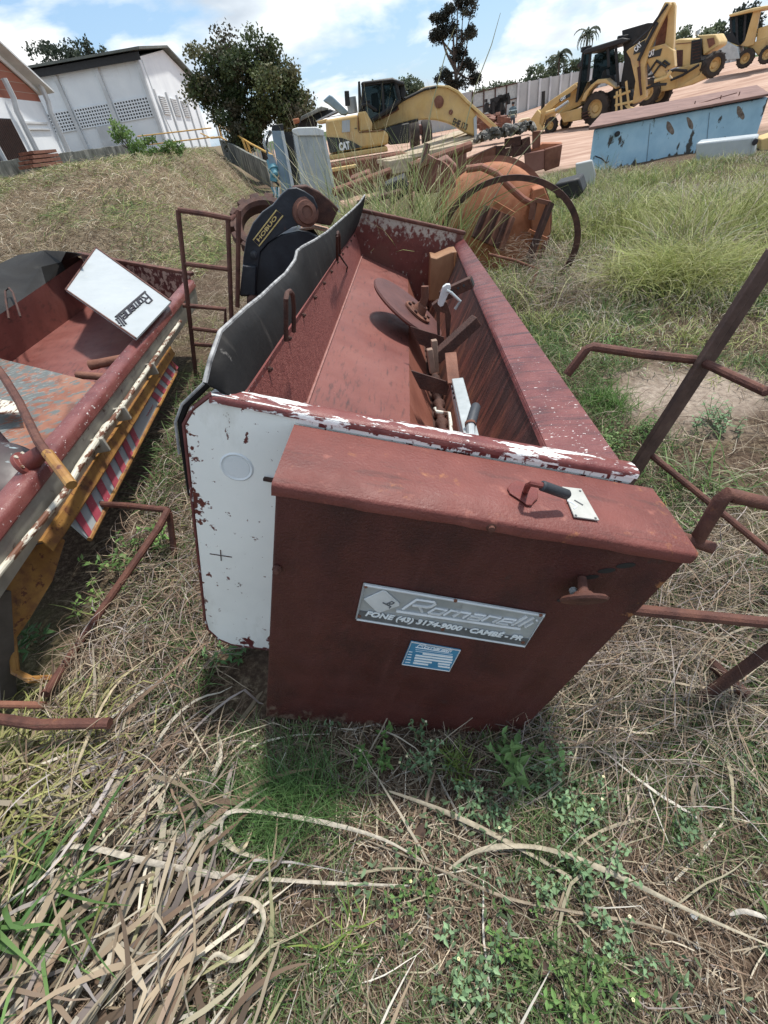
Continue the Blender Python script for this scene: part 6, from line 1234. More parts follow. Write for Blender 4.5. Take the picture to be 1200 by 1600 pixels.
def hop_mask(x, y):
    """inside the footprint of either hopper (nothing grows up through them)"""
    p = np.stack([x-HO.x, y-HO.y], -1); u = p @ np.array([HR.x, HR.y])/.885; v = p @ np.array([HA.x, HA.y])
    return ((u > -.30) & (u < .85) & (v > .0) & (v < 3.75)) | ((x < -1.45) & (x > -2.6) & (y > .4) & (y < 5.0))
def polar(n, r0, r1, a0=-100, a1=100, p=1.0):
    r = r0+(r1-r0)*rng.random(n)**p; a = np.radians(U(a0, a1, n)); return r*np.sin(a), r*np.cos(a)
def fbm(x, y, s, seed):
    r_ = np.random.default_rng(seed); v = 0
    for o in range(5):
        k = s*1.9**o; a = r_.random()*6.28; p = r_.random(2)*6.28; v = v+np.sin(k*(x*np.cos(a)+y*np.sin(a))+p[0])*np.sin(k*(-x*np.sin(a)+y*np.cos(a))*1.1+p[1])/1.5**o
    return v
# ---- fine litter right under the viewer
G = Grass()
n = 66000; x, y = rng.uniform(-1.75, 1.75, n), rng.uniform(-.75, 1.9, n); k = ~hop_mask(x, y) & (fbm(x, y, 7, 77)+rng.random(n)*1.6 > -.1); x, y = x[k], y[k]; n = len(x)
G.add(blades(x, y, ground(x, y)+U(0, .03, n)**1, U(0, 6.283, n), U(.025, .11, n), U(.0012, .0040, n), U(-.1, .30, n), U(-.6, .1, n), rng.normal(size=n)*.4, pick(DRY+BROWN+BROWN, n, .4)*(.72+.28*np.clip(fbm(x, y, 5, 31)[:, None]+.8, 0, 1.6)), K=4, sway=.12, kink=.5))
n = 4200; x, y = rng.uniform(-1.75, 1.75, n), rng.uniform(-.75, 1.9, n); k = ~hop_mask(x, y); x, y = x[k], y[k]; n = len(x)
G.add(blades(x, y, ground(x, y)+U(.003, .025, n), U(0, 6.283, n), U(.08, .24, n), U(.0016, .0045, n), U(-.05, .18, n), U(-.5, .1, n), rng.normal(size=n)*.3, pick(DRY+GREY+PALE, n, .4), K=6, sway=.07, kink=.6))
n = 36000; x, y = rng.uniform(-1.75, 1.75, n), rng.uniform(-.75, 1.7, n); k = ~hop_mask(x, y); x, y = x[k], y[k]; n = len(x)
G.add(blades(x, y, ground(x, y)+U(0, .02, n), U(0, 6.283, n), U(.006, .03, n), U(.0018, .005, n), U(-.3, .5, n), U(-.5, .3, n), rng.normal(size=n)*.5, pick(BROWN+DRY+GREY, n, .45), K=2, kink=0))
tag(G.build('straw_litter', strawm), kind='stuff')
# ---- mat of dead grass to the middle distance, both sides
G = Grass()
n = 60000; x, y = polar(n, 1.6, 9.0, -75, 75, .75); k = ~hop_mask(x, y); k = (np.hypot((x-2.15), (y-2.6)*1.4) > .55+.35*rng.random(n)) | (rng.random(n) < .18); k = k[:n] & ~hop_mask(x, y); x, y = x[k], y[k]; n = len(x); gf = fbm(x, y, 1.3, 5)
G.add(blades(x, y, ground(x, y)+U(0, .03, n), U(0, 6.283, n), U(.07, .26, n), U(.002, .006, n), U(0, .8, n), U(-.5, .3, n), rng.normal(size=n)*.7, np.where((gf+rng.normal(size=n)*.5 > .75)[:, None], pick(GREEN+LIME, n), pick(DRY+BROWN, n)), K=4, sway=.14))
tag(G.build('dead_grass_mat', strawm), kind='stuff')
# ---- thick dry matting of the bank and far verge
G = Grass()
n = 95000; x, y = polar(n, 5.5, 30.0, -42, 6, 1.0); q = ground(x, y) > .12; x, y = x[q], y[q]; n = len(x); gf = fbm(x, y, .7, 9)
gr_ = (gf+rng.normal(size=n)*.35 > .62) | ((ground(x, y) > 1.45) & (rng.random(n) < .4))
G.add(blades(x, y, ground(x, y), U(0, 6.283, n), U(.14, .42, n), U(.005, .012, n), U(.2, 1.0, n), U(-1.0, .1, n), rng.normal(size=n)*.6, np.where(gr_[:, None], pick(GREEN+LIME, n), pick(DRY+PALE+BROWN, n, .3)*np.array([1.12, 1.06, .97])*(.75+.35*np.clip(fbm(x, y, .9, 41)+.4, 0, 1.3))[:, None]), K=4, sway=.1))
tag(G.build('bank_grass', strawm), kind='stuff')
# ---- rough green-yellow grass field on the right, up to the blue tank
G = Grass()
n = 90000; x, y = polar(n, 3.4, 14.5, 9, 58, .8); qc = rng.integers(0, 260, n); xc, yc = polar(260, 4.0, 14, 9, 58, .8); cl = rng.random(n) < .45; x = np.where(cl, xc[qc]+.13*rng.normal(size=n), x); y = np.where(cl, yc[qc]+.13*rng.normal(size=n), y); hc_ = np.where(cl, 1.25+.5*rng.random(260)[qc], .75); hc_ = hc_*np.where(np.hypot(x-2.1, y-5.2) < .9, .45, 1)*np.where((x > 6.2) & (y > 8), .55, 1); tn = rng.integers(0, 3, 260)[qc]; k = ~hop_mask(x, y) & (y < 15.5); x, y = x[k], y[k]; hc_ = hc_[k]; tn = tn[k]; cl = cl[k]; n = len(x); gf = fbm(x, y, .9, 3); hgt = .10+.22*np.clip(gf*.5+.5, 0, 1)**1.5
ramp_ = sstep(4.2, 6.5, np.hypot(x, y)); L = (.08+hgt*ramp_*U(.5, 1.3, n))*hc_*(1+.04*np.minimum(np.hypot(x, y), 7))*(1-.5*sstep(8, 11, np.hypot(x, y)))
c = np.where((np.where(cl, tn-.8, gf)+rng.normal(size=n)*.5 > .1)[:, None], pick(LIME, n), np.where((rng.random(n) < .35)[:, None], pick(GREEN, n), pick(DRY+PALE, n)))
G.add(blades(x, y, ground(x, y), U(0, 6.283, n), L, U(.004, .009, n), U(.7, 1.5, n), U(-.6, .8, n), rng.normal(size=n)*.5, c, K=4, sway=.08))
tag(G.build('field_grass', strawm), kind='stuff')
# ---- green cover between dead grass: near right
G = Grass()
n = 44000; x, y = rng.uniform(.8, 4.2, n), rng.uniform(-.1, 4.3, n); gf = fbm(x, y, 2.2, 14); k = (gf > -.05) & (np.hypot(x-2.15, (y-2.6)*1.4) > .5) & ~hop_mask(x, y); x, y = x[k], y[k]; n = len(x)
G.add(blades(x, y, ground(x, y), U(0, 6.283, n), U(.04, .16, n), U(.003, .008, n), U(.5, 1.4, n), U(-.4, .6, n), rng.normal(size=n)*.5, pick(GREEN+[(.16, .22, .10), (.20, .22, .12)], n), K=3))
n = 24000; x, y = rng.uniform(-.75, 1.5, n), rng.uniform(-.7, .8, n); gf = fbm(x, y, 4, 21)+.35*fbm(x, y, 11, 22); k = (gf > .02) & ~hop_mask(x, y); x, y = x[k], y[k]; n = len(x)
G.add(blades(x, y, ground(x, y), U(0, 6.283, n), U(.04, .14, n), U(.0014, .0042, n), U(.3, 1.3, n), U(-.5, .6, n), rng.normal(size=n)*.5, pick(GREEN+[(.17, .22, .10), (.13, .19, .09), (.22, .25, .14)], n), K=4))
n = 1900; x, y = rng.uniform(-1.3, -.78, n), rng.uniform(.8, 3.2, n); gf = fbm(x, y, 4, 61); k = (gf > -.1) & ~hop_mask(x, y); x, y = x[k], y[k]; n = len(x)
G.add(blades(x, y, ground(x, y), U(0, 6.283, n), U(.06, .20, n), U(.003, .007, n), U(.5, 1.4, n), U(-.6, .6, n), rng.normal(size=n)*.5, pick(GREEN, n), K=4))
n = 9000; x, y = rng.uniform(-.35, 1.6, n), rng.uniform(-.7, .75, n); gf = fbm(x, y, 5, 71)+.3*fbm(x, y, 13, 72); k = (gf > .25) & ~hop_mask(x, y); x, y = x[k], y[k]; n = len(x)
G.add(blades(x, y, ground(x, y)+U(.01, .055, n), U(0, 6.283, n), U(.010, .026, n), U(.006, .013, n), U(-.3, .7, n), U(-.6, .4, n), rng.normal(size=n)*.3, pick(BLU+[(.11, .16, .075), (.16, .19, .11)], n)*.85, K=2, tipw=.2, kink=0))
tag(G.build('short_green_grass', leafm), kind='stuff')
# ---- the swathe of broad dead leaves at the lower left, combed up to the right
G = Grass()
n = 2100; x, y = rng.uniform(-1.85, -.35, n), rng.uniform(-.75, .95, n)
k = (x < -.52-.42*(y-.05)+.10*rng.normal(size=n)) & ~hop_mask(x, y); x, y = x[k], y[k]; n = len(x)
az = np.radians(58)+rng.normal(size=n)*.48+np.where(rng.random(n) < .65, np.pi, 0)
G.add(blades(x, y, ground(x, y)+U(.0, .085, n), az, U(.16, .52, n), U(.006, .022, n), U(-.08, .25, n), U(-.35, .12, n), rng.normal(size=n)*.5, pick(PALE+DRY+DRY+GREY+BROWN+[(.40, .38, .22)], n, .35)*1.0, K=8, sway=.07, roll=rng.normal(size=n)*.55, fold=np.where(rng.random(n) < .16, U(.4, .8, n), 2)))
n = 260; x, y = rng.uniform(-.5, 1.5, n), rng.uniform(-.65, .75, n); k = ~hop_mask(x, y); x, y = x[k], y[k]; n = len(x)
G.add(blades(x, y, ground(x, y)+U(.0, .03, n), U(0, 6.283, n), U(.12, .4, n), U(.004, .010, n), U(-.05, .18, n), U(-.4, .1, n), rng.normal(size=n)*.5, pick(PALE+DRY, n), K=7, sway=.1))
tag(G.build('dead_leaf_swathe', strawm), kind='stuff')
# yellow-green half-dried grass at the left edge
G = Grass()
n = 900; c0_ = at_z((30, 1260), 0); x, y = rng.normal(c0_.x-.05, .17, n), rng.normal(c0_.y+.05, .12, n)
G.add(blades(x, y, ground(x, y)+U(0, .06, n), np.radians(20)+rng.normal(size=n)*.9, U(.10, .34, n), U(.005, .012, n), U(.1, .7, n), U(-.6, .1, n), rng.normal(size=n)*.5, pick([(.36, .36, .14), (.28, .30, .10), (.42, .38, .20)], n), K=6, sway=.08))
tag(G.build('half_dry_grass', leafm), kind='stuff')
# ---- a few large dead leaves and stalks one can point at
def ribbon(name, label, pts, w0, col, group='broad dead leaves on the ground', lift=None, twist=0.0, cat='dead leaf', wp=None):
    """pts: (px, py, height above ground)"""
    P = [at_z((p[0], p[1]), 0) for p in pts]; P = [at_z((p[0], p[1]), gz(q.x, q.y)+p[2]+.022) for p, q in zip(pts, P)]
    n = len(P); Q_ = []
    for i in range((n-1)*5+1):
        f = i/5; a = min(int(f), n-2); f -= a; p0 = P[max(a-1, 0)]; p1 = P[a]; p2 = P[a+1]; p3 = P[min(a+2, n-1)]
        Q_.append(.5*((2*p1)+(p2-p0)*f+(2*p0-5*p1+4*p2-p3)*f*f+(3*p1-p0-3*p2+p3)*f*f*f))
    rows = []; m_ = len(Q_)
    for i, q in enumerate(Q_):
        t_ = (Q_[min(i+1, m_-1)]-Q_[max(i-1, 0)]).normalized(); s = t_.cross(Vector((0, 0, 1))); s = s.normalized() if s.length > .05 else Vector((1, 0, 0))
        s = Matrix.Rotation(.5*math.sin(i*.35+twist)+twist*i/m_, 3, t_) @ s
        f = i/(m_-1); ww = w0*(wp(f) if wp else min(1, .35+2*f)*min(1, .25+2.2*(1-f)))/2; nrm = t_.cross(s)
        rows.append([q-s*ww, q-s*ww*.4-nrm*ww*.28, q+s*ww*.4-nrm*ww*.28, q+s*ww])
    mat = M('dead_leaf_%02d' % int(col[0]*100), [(.3, tuple(c*.50 for c in col)), (.5, tuple(c*.80 for c in col)), (.75, tuple(min(1, c*1.12) for c in col))], 55, rough=.7, stretch=(1, 1, 1), bump=.3, bscale=90)
    o = MB().sheet(rows).build(name, mat, smooth=80); return tag(o, label, cat, group)
ribbon('dead_leaf', 'long curved dead leaf arching right from its folded tip under the green tufts', [(352, 1330, .02), (346, 1288, .06), (362, 1268, .08), (420, 1270, .06), (520, 1288, .04), (600, 1312, .03), (660, 1345, .012)], .013, (.47, .42, .34))
ribbon('dead_leaf', 'broad pale dead leaf lying across the lower left with hooked left tip', [(78, 1420, .01), (84, 1345, .06), (100, 1324, .07), (150, 1326, .07), (230, 1346, .05), (330, 1366, .035), (400, 1372, .03), (520, 1380, .02), (640, 1384, .015)], .017, (.45, .40, .33))
ribbon('dead_leaf', 'looped pale dead leaf curling back on itself near the bottom left of centre', [(285, 1460, .01), (335, 1425, .04), (372, 1404, .07), (402, 1412, .09), (412, 1440, .08), (392, 1485, .05), (362, 1500, .04), (335, 1492, .05), (300, 1540, .03), (250, 1590, .01)], .013, (.48, .42, .32))
ribbon('dead_stalk', 'stout dead stalk running from under the drive cover down to the right edge', [(608, 1236, .02), (680, 1262, .02), (760, 1298, .02), (860, 1352, .015), (940, 1402, .01)], .015, (.36, .31, .23), 'dead stalks', cat='dead stalk')
ribbon('dead_stalk', 'arched pale dead stalk crossing the stout one and running to the lower right', [(702, 1358, .01), (740, 1332, .03), (790, 1322, .035), (860, 1328, .03), (960, 1366, .03), (1080, 1424, .02), (1210, 1480, .02)], .015, (.40, .35, .26), 'dead stalks', cat='dead stalk')
ribbon('dead_stalk', 'thin dead stalk below the arched one, running toward the lower right', [(560, 1308, .01), (680, 1356, .012), (790, 1402, .015), (900, 1425, .015), (1030, 1450, .01), (1130, 1500, .01)], .008, (.27, .22, .16), 'dead stalks', cat='dead stalk')
ribbon('dead_leaf', 'short broad dead leaf standing among the combed straw left of the green tufts', [(338, 1140, .0), (345, 1165, .03), (342, 1190, .05), (330, 1215, .03)], .018, (.52, .46, .37))
ribbon('dead_leaf', 'crumpled pair of dead leaves below the long arching leaf', [(235, 1298, .03), (290, 1303, .035), (345, 1312, .03), (372, 1330, .03), (420, 1345, .015)], .018, (.41, .36, .27))
ribbon('dead_leaf', 'small forked pale leaf by the green tufts', [(352, 1290, .03), (370, 1330, .03), (384, 1320, .04), (396, 1292, .02)], .012, (.46, .38, .25))
ribbon('dead_stalk', 'long pale straw reaching from the lower left up to the drive cover', [(60, 1500, .03), (150, 1330, .06), (240, 1240, .07), (330, 1165, .06), (430, 1128, .03)], .007, (.44, .40, .29), 'dead stalks', cat='dead stalk')
ribbon('dead_stalk', 'long pale straw leaning over the low rusty pipes at the left', [(95, 1290, .02), (130, 1170, .10), (190, 1060, .12), (300, 985, .06)], .010, (.46, .41, .28), 'dead stalks', cat='dead stalk')
ribbon('dead_leaf', 'pale curled leaf at the right edge low down', [(1140, 1430, .01), (1165, 1424, .03), (1215, 1440, .02)], .012, (.58, .52, .45))
# ---- grey dead brush to the right of the drive cover
G = Grass()
for (px, py, sx_, sy_, n, hh_) in ((1090, 900, .30, .20, 1000, .22), (930, 1010, .20, .18, 1000, .16), (1130, 1010, .28, .22, 800, .12), (1020, 1090, .34, .16, 650, .08), (870, 470, .25, .45, 900, .30), (820, 430, .2, .4, 700, .4)):
    c = at_z((px, py), 0); x, y = rng.normal(c.x, sx_, n), rng.normal(c.y, sy_, n); k = ~hop_mask(x, y); x, y = x[k], y[k]; n = len(x)
    G.add(blades(x, y, ground(x, y)+U(0, hh_, n), np.radians(195)+rng.normal(size=n)*.75+np.where(rng.random(n) < .4, np.pi, 0), U(.10, .42, n), U(.0015, .004, n), U(-.2, .45, n), U(-.7, .1, n), rng.normal(size=n)*.3, pick(GREY+DRY+BROWN, n, .4), K=6, sway=.07, kink=.6))
    if py > 950 and px > 1000: n2 = n//9; G.add(blades(x[:n2], y[:n2], ground(x[:n2], y[:n2])+U(0, hh_*.7, n2), U(0, 6.283, n2), U(.15, .4, n2), U(.005, .012, n2), U(-.1, .3, n2), U(-.4, .1, n2), rng.normal(size=n2)*.5, pick(PALE+DRY, n2), K=7, sway=.08))
tag(G.build('dead_brush', strawm), kind='stuff')
# dry tangle between the two hoppers
G = Grass()
n = 6500; x, y = rng.uniform(-1.45, -.72, n), rng.uniform(.55, 4.2, n); x = x-.05*(y-1); k = ~hop_mask(x, y); x, y = x[k], y[k]; n = len(x)
G.add(blades(x, y, ground(x, y)+U(0, .10, n), U(0, 6.283, n), U(.08, .30, n), U(.002, .006, n), U(-.1, .8, n), U(-.9, .2, n), rng.normal(size=n)*.5, pick(DRY+BROWN+BROWN+GREY, n, .4), K=5, sway=.12, kink=.6))
n = 900; x, y = rng.uniform(-1.5, -1.25, n), rng.uniform(2.2, 4.4, n)
G.add(blades(x, y, ground(x, y), U(0, 6.283, n), U(.10, .30, n), U(.004, .009, n), U(.7, 1.4, n), U(-.6, .5, n), rng.normal(size=n)*.4, pick(GREEN, n)*.8, K=5))
tag(G.build('dry_tangle', strawm), kind='stuff')
# ---- clumps one can single out
def clump(name, label, px, py, n, sx_, sy_, L, w, e0, e1, cols, cat, group=None, zz=None, mat=None, bias=None, K=6):
    c = at_z((px, py), 0) if zz is None else at_d((px, py), zz); g0 = gz(c.x, c.y); root = thing(name, label, cat, (c.x, c.y, g0), group)
    x, y = rng.normal(c.x, sx_, n), rng.normal(c.y, sy_, n); k = ~hop_mask(x, y); x, y = x[k], y[k]; n = len(x)
    az = U(0, 6.283, n) if bias is None else bias+rng.normal(size=n)*.8
    Grass().add(blades(x, y, ground(x, y), az, U(L[0], L[1], n), U(w[0], w[1], n), U(e0[0], e0[1], n), U(e1[0], e1[1], n), rng.normal(size=n)*.4, pick(cols, n), K=K, sway=.05)).build('blades', mat or leafm, root)
FINE = [(.10, .20, .06), (.13, .25, .085), (.085, .165, .055), (.17, .27, .11)]
clump('grass_tuft', 'fine green grass tuft left of the wider one below the drive cover', 322, 1258, 420, .045, .04, (.07, .18), (.0012, .003), (1.0, 1.55), (.3, 1.2), FINE, 'grass', 'green tufts before the drive cover')
clump('grass_tuft', 'wide fine green grass tuft below the drive cover, right one of the pair', 455, 1262, 1300, .10, .06, (.08, .20), (.0012, .003), (.9, 1.55), (.1, 1.1), FINE, 'grass', 'green tufts before the drive cover')
clump('grass_tuft', "bright green grass tuft at the drive cover's bottom edge, right of centre", 712, 1182, 110, .025, .02, (.05, .13), (.003, .006), (.9, 1.5), (-.2, .9), [(.20, .27, .07), (.15, .22, .06)], 'grass')
clump('grass_tuft', 'broad-bladed green grass at the left edge near the bottom', 10, 1440, 60, .07, .06, (.24, .45), (.009, .020), (.3, .9), (-.3, .3), [(.12, .22, .07), (.16, .27, .09), (.10, .19, .06)], 'grass', bias=.3, K=8)
clump('grass_tuft', 'small bright grass sprout low in the straw below the stalks', 540, 1465, 30, .025, .02, (.06, .13), (.003, .007), (.6, 1.4), (-.2, .6), [(.24, .32, .08), (.17, .26, .07)], 'grass')
clump('grass_tuft', 'green grass tuft beside the lower left corner of the white end plate', 330, 1085, 120, .06, .05, (.08, .20), (.0015, .004), (.6, 1.4), (-.3, .7), FINE+GREEN, 'grass')
clump('grass_clump', 'large yellow-green tussock before the guard post on the right', 1055, 452, 2200, .30, .22, (.35, .75), (.004, .008), (.9, 1.5), (-1.0, .3), LIME+[(.36, .36, .13)], 'grass', K=7)
clump('grass_clump', 'second lower yellow-green tussock right of the large one', 1140, 440, 1100, .28, .2, (.25, .5), (.004, .008), (.8, 1.5), (-.9, .4), LIME, 'grass', K=7)
clump('grass_clump', 'pale dry tussock between the steel hoop and the large tussock', 965, 440, 1100, .30, .25, (.18, .42), (.004, .008), (.7, 1.4), (-1.0, .2), LIME+DRY+PALE, 'grass', K=7)
clump('grass_clump', 'bright green grass patch on the bare soil just right of the hopper wall', 945, 630, 520, .10, .09, (.06, .16), (.003, .007), (.7, 1.5), (-.5, .8), [(.10, .19, .05), (.14, .25, .07)], 'grass')
clump('grass_clump', 'green long-bladed grass between the step frames at the right', 1105, 745, 90, .10, .08, (.16, .36), (.005, .011), (.7, 1.3), (-.6, .5), [(.13, .22, .07), (.19, .28, .10), (.30, .34, .20)], 'grass')
clump('tall_grass', 'tall reed-like grass standing behind the far end of the hopper', 592, 330, 480, .34, .28, (1.0, 1.75), (.008, .018), (1.0, 1.5), (.0, 1.1), [(.22, .27, .10), (.28, .31, .13), (.36, .36, .19), (.14, .20, .07)], 'grass', zz=5.6, K=7)
clump('tall_grass', 'sparse tall pale stalks in front of the excavator tracks', 570, 300, 160, .55, .4, (1.2, 2.1), (.006, .012), (1.15, 1.5), (.5, 1.3), [(.40, .38, .22), (.34, .33, .16), (.46, .42, .28)], 'grass', zz=7.0, K=7)
clump('tall_grass', 'tall grass around the left side of the orange drum', 668, 350, 130, .16, .3, (.8, 1.6), (.008, .016), (1.0, 1.5), (.2, 1.2), [(.32, .33, .15), (.24, .28, .11), (.42, .38, .22)], 'grass', zz=5.9, K=7)
clump('tall_grass', 'dry grass growing through the bar grating in front of the orange drum', 800, 400, 520, .30, .22, (.22, .62), (.004, .009), (.8, 1.4), (-.8, .7), LIME+DRY+GREEN, 'grass', zz=5.1, K=7)
clump('tall_grass', 'tall yellow-green grass hiding the foot of the white box', 1110, 275, 900, .8, .25, (.10, .26), (.006, .011), (.9, 1.5), (-.6, .8), LIME+PALE, 'grass', zz=10.3, K=6)
clump('tall_grass', 'green grass along the foot of the blue tank', 965, 290, 900, 1.0, .3, (.2, .42), (.006, .011), (.8, 1.5), (-.6, .8), GREEN+LIME, 'grass', zz=11.3, K=6)
clump('tall_grass', 'grass in front of the rusty scrap box', 880, 280, 700, .5, .4, (.3, .6), (.006, .010), (.8, 1.5), (-.6, .8), LIME+GREEN, 'grass', zz=8.3, K=6)
# three single tall seed stalks against the sky
for pts, lab in (([(648, 300, 5.9), (676, 160, 5.9), (700, 70, 5.9), (712, 40, 5.9)], 'single tall thin grass stalk rising past the spreading tree'), ([(760, 330, 6.1), (800, 260, 6.1), (856, 195, 6.1), (890, 160, 6.1)], 'single tall pale grass stalk leaning right before the backhoe wheel'), ([(726, 200, 6.2), (745, 130, 6.2), (768, 70, 6.2), (782, 20, 6.2)], 'single tall grass stalk leaning right into the sky above the boom')):
    MBx = MB().tube([at_d(p[:2], p[2]) for p in pts], [.006, .005, .004, .002], 5); o = MBx.build('grass_stalk', M('stalk_straw', [(.3, (.32, .31, .17)), (.7, (.44, .41, .25))], 20, rough=.7)); tag(o, lab, 'grass stalk', 'tall grass stalks')
# ---- broad-leaved weeds: stems with opposite leaves
def weed(px, py, label, nst=6, h=.14, leaf=.035, cols=GREEN, spread=.10, lw=.45, group=None, cat='weed', name='weed', flowers=0, nl=8):
    c = at_z((px, py), 0); g0 = gz(c.x, c.y); root = thing(name, label, cat, (c.x, c.y, g0), group); V = []; F = []; C = []; sm = MB(); fl_ = MB()
    for s in range(nst):
        az = random.random()*6.28; b = Vector((c.x+random.gauss(0, spread*.45), c.y+random.gauss(0, spread*.45), 0)); b.z = gz(b.x, b.y)
        hh_ = h*random.uniform(.5, 1.2); tip = b+Vector((math.cos(az)*hh_*.6, math.sin(az)*hh_*.6, hh_)); sm.tube([b, b.lerp(tip, .5)+Vector((0, 0, .01)), tip], [.0022, .0018, .001], 5)
        col = np.array(random.choice(cols))*random.uniform(.75, 1.25)
        for k in range(nl):
            f = .25+.75*k/(nl-1); p = b.lerp(tip, f); a2 = az+k*2.4+random.uniform(-.3, .3); L = leaf*random.uniform(.6, 1.15)*(1.15-.4*f); e = random.uniform(-.1, .7)
            d = Vector((math.cos(a2)*math.cos(e), math.sin(a2)*math.cos(e), math.sin(e))); sd_ = Vector((-math.sin(a2), math.cos(a2), 0)); up_ = d.cross(sd_)
            w = L*lw; b0 = len(V); m1 = p+d*L*.45-up_*L*.04; m2 = p+d*L-Vector((0, 0, L*.15))
            V += [p, m1+sd_*w/2+up_*w*.15, m2, m1, p, m1, m2, m1-sd_*w/2+up_*w*.15]; F += [[b0, b0+1, b0+2, b0+3], [b0+4, b0+5, b0+6, b0+7]]; C += [col*random.uniform(.85, 1.15)]*8
        if s < flowers:
            for q in range(5): a3 = q*1.257; fl_.lathe([(.0016, 0), (.0018, .0007), (.0006, .001)], tip+Vector((math.cos(a3)*.0024, math.sin(a3)*.0024, .002)), Vector((math.cos(a3)*.4, math.sin(a3)*.4, 1)), 6)
    quads_object('leaves', np.array([tuple(v) for v in V]), np.array(F), np.array(C), leafm, root)
    sm.build('stems', M('weed_stem', [(.3, (.10, .12, .05)), (.7, (.17, .18, .08))], 20), root)
    if fl_.v: fl_.build('flowers', M('tiny_flower', [(.3, (.70, .62, .25)), (.7, (.80, .76, .6))], 20), root)
for px, py, n, h, lf, cols, lab, fl2 in [
    (205, 893, 7, .16, .045, GREEN, 'bright leafy weed growing beside the rusty step frame at the left', 0), (240, 870, 8, .17, .045, [(.13, .24, .07), (.17, .29, .09)], 'large bright green weed at the corner of the low step frame', 0), (150, 958, 4, .10, .04, [(.20, .32, .09)], 'lime green seedling beside the low rusty pipe', 0),
    (62, 1012, 4, .12, .05, [(.08, .16, .06)], 'dark round-leaved weed inside the yellow end loop', 0), (375, 1032, 4, .07, .04, [(.08, .16, .06), (.10, .19, .07)], 'small weed under the bottom edge of the white end plate', 0), (185, 720, 7, .15, .045, GREEN, 'leafy weed growing over the striped bumper', 0), (90, 800, 6, .12, .04, GREEN, 'leafy weed climbing the white side pipe', 0),
    (588, 1165, 6, .07, .028, GREEN, 'green weed at the bottom edge of the drive cover, left of centre', 1), (660, 1185, 9, .08, .022, BLU, 'low weed with tiny pale flowers before the drive cover', 5), (835, 1172, 6, .12, .05, [(.13, .23, .08), (.16, .26, .09)], 'long-leaved weed at the right lower corner of the drive cover', 0),
    (880, 1215, 16, .09, .022, BLU, 'dense blue-green weed patch right of the drive cover corner', 2), (930, 1240, 9, .08, .020, BLU, 'blue-green weed with yellow flower at the right of the dense patch', 2), (770, 1262, 8, .06, .02, BLU, 'sparse blue-green weed under the stout stalk', 1), (730, 1240, 7, .06, .02, BLU, 'sparse weed left of the stout stalk', 2),
    (935, 1350, 12, .09, .022, BLU, 'blue-green weed where the stalks cross', 0), (890, 1400, 9, .08, .02, BLU, 'blue-green weed below the crossing of the stalks', 0), (640, 1400, 9, .07, .018, GREEN, 'fine weed in the straw below the stalk ends', 1), (740, 1535, 14, .08, .02, BLU, 'grey-green weed patch at the bottom centre right', 2), (900, 1545, 18, .09, .02, GREEN, 'fresh green weed patch at the bottom right of centre', 1),
    (820, 1480, 10, .07, .018, GREEN, 'thin green weed above the bottom right patch', 0), (1000, 1500, 8, .06, .018, BLU, 'thin weed right of the fresh green patch', 1), (410, 1290, 4, .06, .022, GREEN, 'little leafy sprig in front of the green tufts', 0), (1090, 1290, 5, .08, .022, BLU, 'weed beside the brown soil at the right', 0), (950, 545, 10, .10, .03, GREEN, 'green weed with yellow leaf beside the step frame behind the hopper', 0),
    (960, 690, 14, .10, .03, GREEN, 'low leafy weed beside the right rim of the hopper', 0), (1120, 660, 16, .10, .03, BLU, 'low grey-green weed on the soil right of the guard post', 0), (1010, 665, 12, .09, .03, GREEN, 'low green weed left of the guard post foot', 0), (1060, 820, 10, .12, .03, GREEN, 'weed under the right step frame', 0)]:
    weed(px, py, lab, int(n*1.3), h*1.25, lf*1.3, [tuple(1.15*q for q in c_) for c_ in cols], .05+.004*n, .45 if lf < .04 else .38, 'broad-leaved weeds', flowers=fl2)
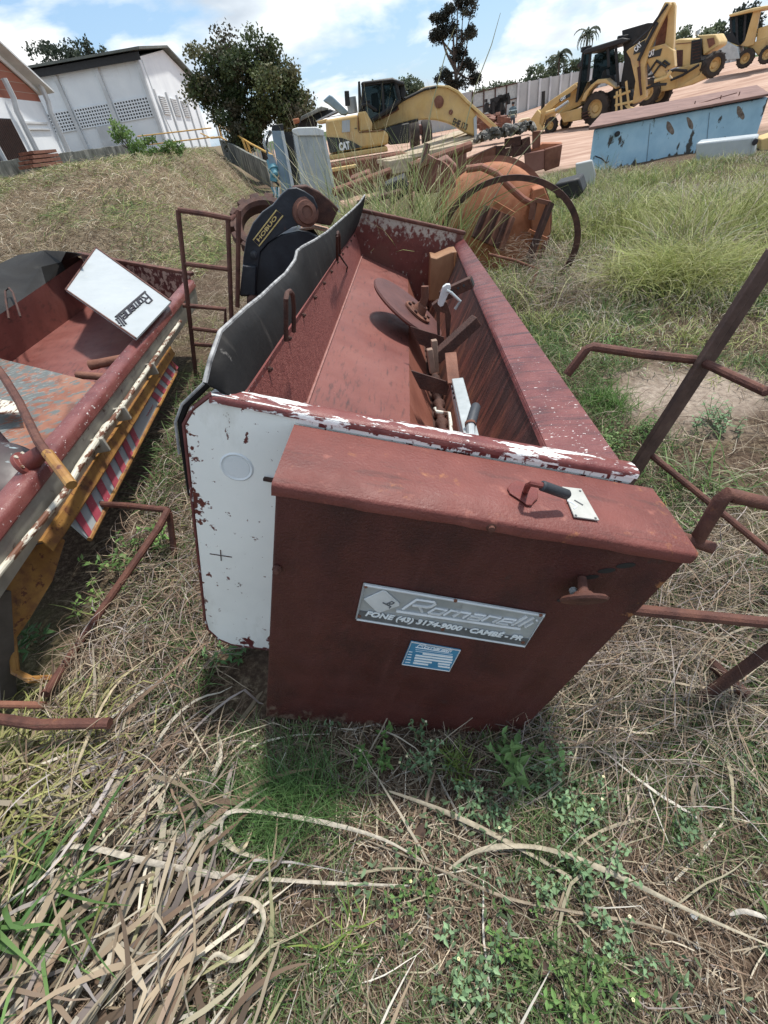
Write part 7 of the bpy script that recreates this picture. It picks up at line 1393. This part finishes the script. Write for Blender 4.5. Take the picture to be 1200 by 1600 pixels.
# a few stones and dead brown leaves in the straw
for i, (px, py, r) in enumerate([(795, 1472, .008), (455, 1355, .008), (1105, 1420, .010), (1020, 1345, .010), (700, 1118, .008), (1110, 1470, .009)]):
    c = at_z((px, py), 0); mb = MB(); mb.lathe([(.001, -r*.4), (r*.8, -r*.3), (r, 0), (r*.75, r*.4), (r*.3, r*.55), (.001, r*.55)], (c.x, c.y, gz(c.x, c.y)+.012), (.2, .1*i, 1), 9)
    tag(mb.build('stone', concrete_wall, smooth=60), ['small grey stone in the weeds below the stalks', 'little grey stone right of the looped leaf', 'flat pale stone near the right edge', 'pale stone on the brown soil right of the weeds', 'small stone at the bottom edge of the drive cover', 'pale lump just below the flat stone near the right edge'][i], 'stone', 'small stones in the straw')
for i, (px, py) in enumerate([(612, 1442), (215, 1362), (850, 1512), (655, 1300), (1150, 1340), (425, 1293)]):
    c = at_z((px, py), 0); g0 = gz(c.x, c.y)+.018; a = i*1.3; rows = []
    for r_ in range(5):
        f = r_/4-.5; w = .016*math.cos(f*2.6); rows.append([Vector((c.x+math.cos(a)*f*.06-math.sin(a)*s_*w, c.y+math.sin(a)*f*.06+math.cos(a)*s_*w, g0+.012*abs(s_)+.01*math.sin(5*f+i))) for s_ in (-1, 0, 1)])
    tag(MB().sheet(rows).build('brown_leaf', M('brown_leaf', [(.3, (.05, .033, .026)), (.7, (.12, .07, .05))], 40, rough=.8), smooth=80), ['curled dark leaf below the small forked leaf in the lower middle', 'dark leaf among the combed straw at the left', 'dark leaf between the bottom weed patches', 'reddish fallen leaf near the end of the stout stalk', 'reddish fallen leaf near the right edge', 'dark leaf at the foot of the wide green tuft'][i], 'leaf', 'fallen brown leaves')
# a few more scrap pieces half hidden by the tall grass between the radiators and the drum
for i, (pa_, pb_2, d0, d1, r, mat, lab) in enumerate([((522, 300), (610, 268), 7.4, 7.9, .05, rust_brown, 'rusty pipe lying in the tall grass right of the pale radiator'), ((560, 318), (660, 290), 6.6, 7.2, .035, rust_dark, 'thin dark bar in the tall grass left of the orange drum'), ((640, 262), (735, 228), 7.9, 8.4, .06, rust_brown, 'upper rusty pipe behind the tall grass left of the orange drum'), ((652, 300), (668, 226), 7.2, 7.4, .04, rust_dark, 'dark upright post in the tall grass left of the orange drum')]):
    tag(MB().tube([at_d(pa_, d0), at_d(((pa_[0]+pb_2[0])/2, (pa_[1]+pb_2[1])/2), (d0+d1)/2), at_d(pb_2, d1)], r, 10).build('scrap_pipe', mat), lab, 'scrap', 'scrap pipes in the tall grass')
for i, (pts, d, mat, lab) in enumerate([([(600, 290), (632, 276), (640, 300), (612, 322)], 7.0, black_dull, 'dark rounded scrap piece in the tall grass behind the far rim'), ([(655, 268), (700, 246), (716, 262), (690, 300), (660, 305)], 7.6, MATS['red_brown_plate'], 'slanting red-brown plate left of the orange drum'), ([(545, 280), (575, 268), (590, 300), (552, 306)], 8.2, rust_brown, 'square brown plate at the foot of the excavator track')]):
    tag(MB().prism([at_d(p, d) for p in pts], Vector((.05, .3, .02))).build('scrap_piece', mat, bevel=.02), lab, 'scrap', 'scrap plates in the tall grass')
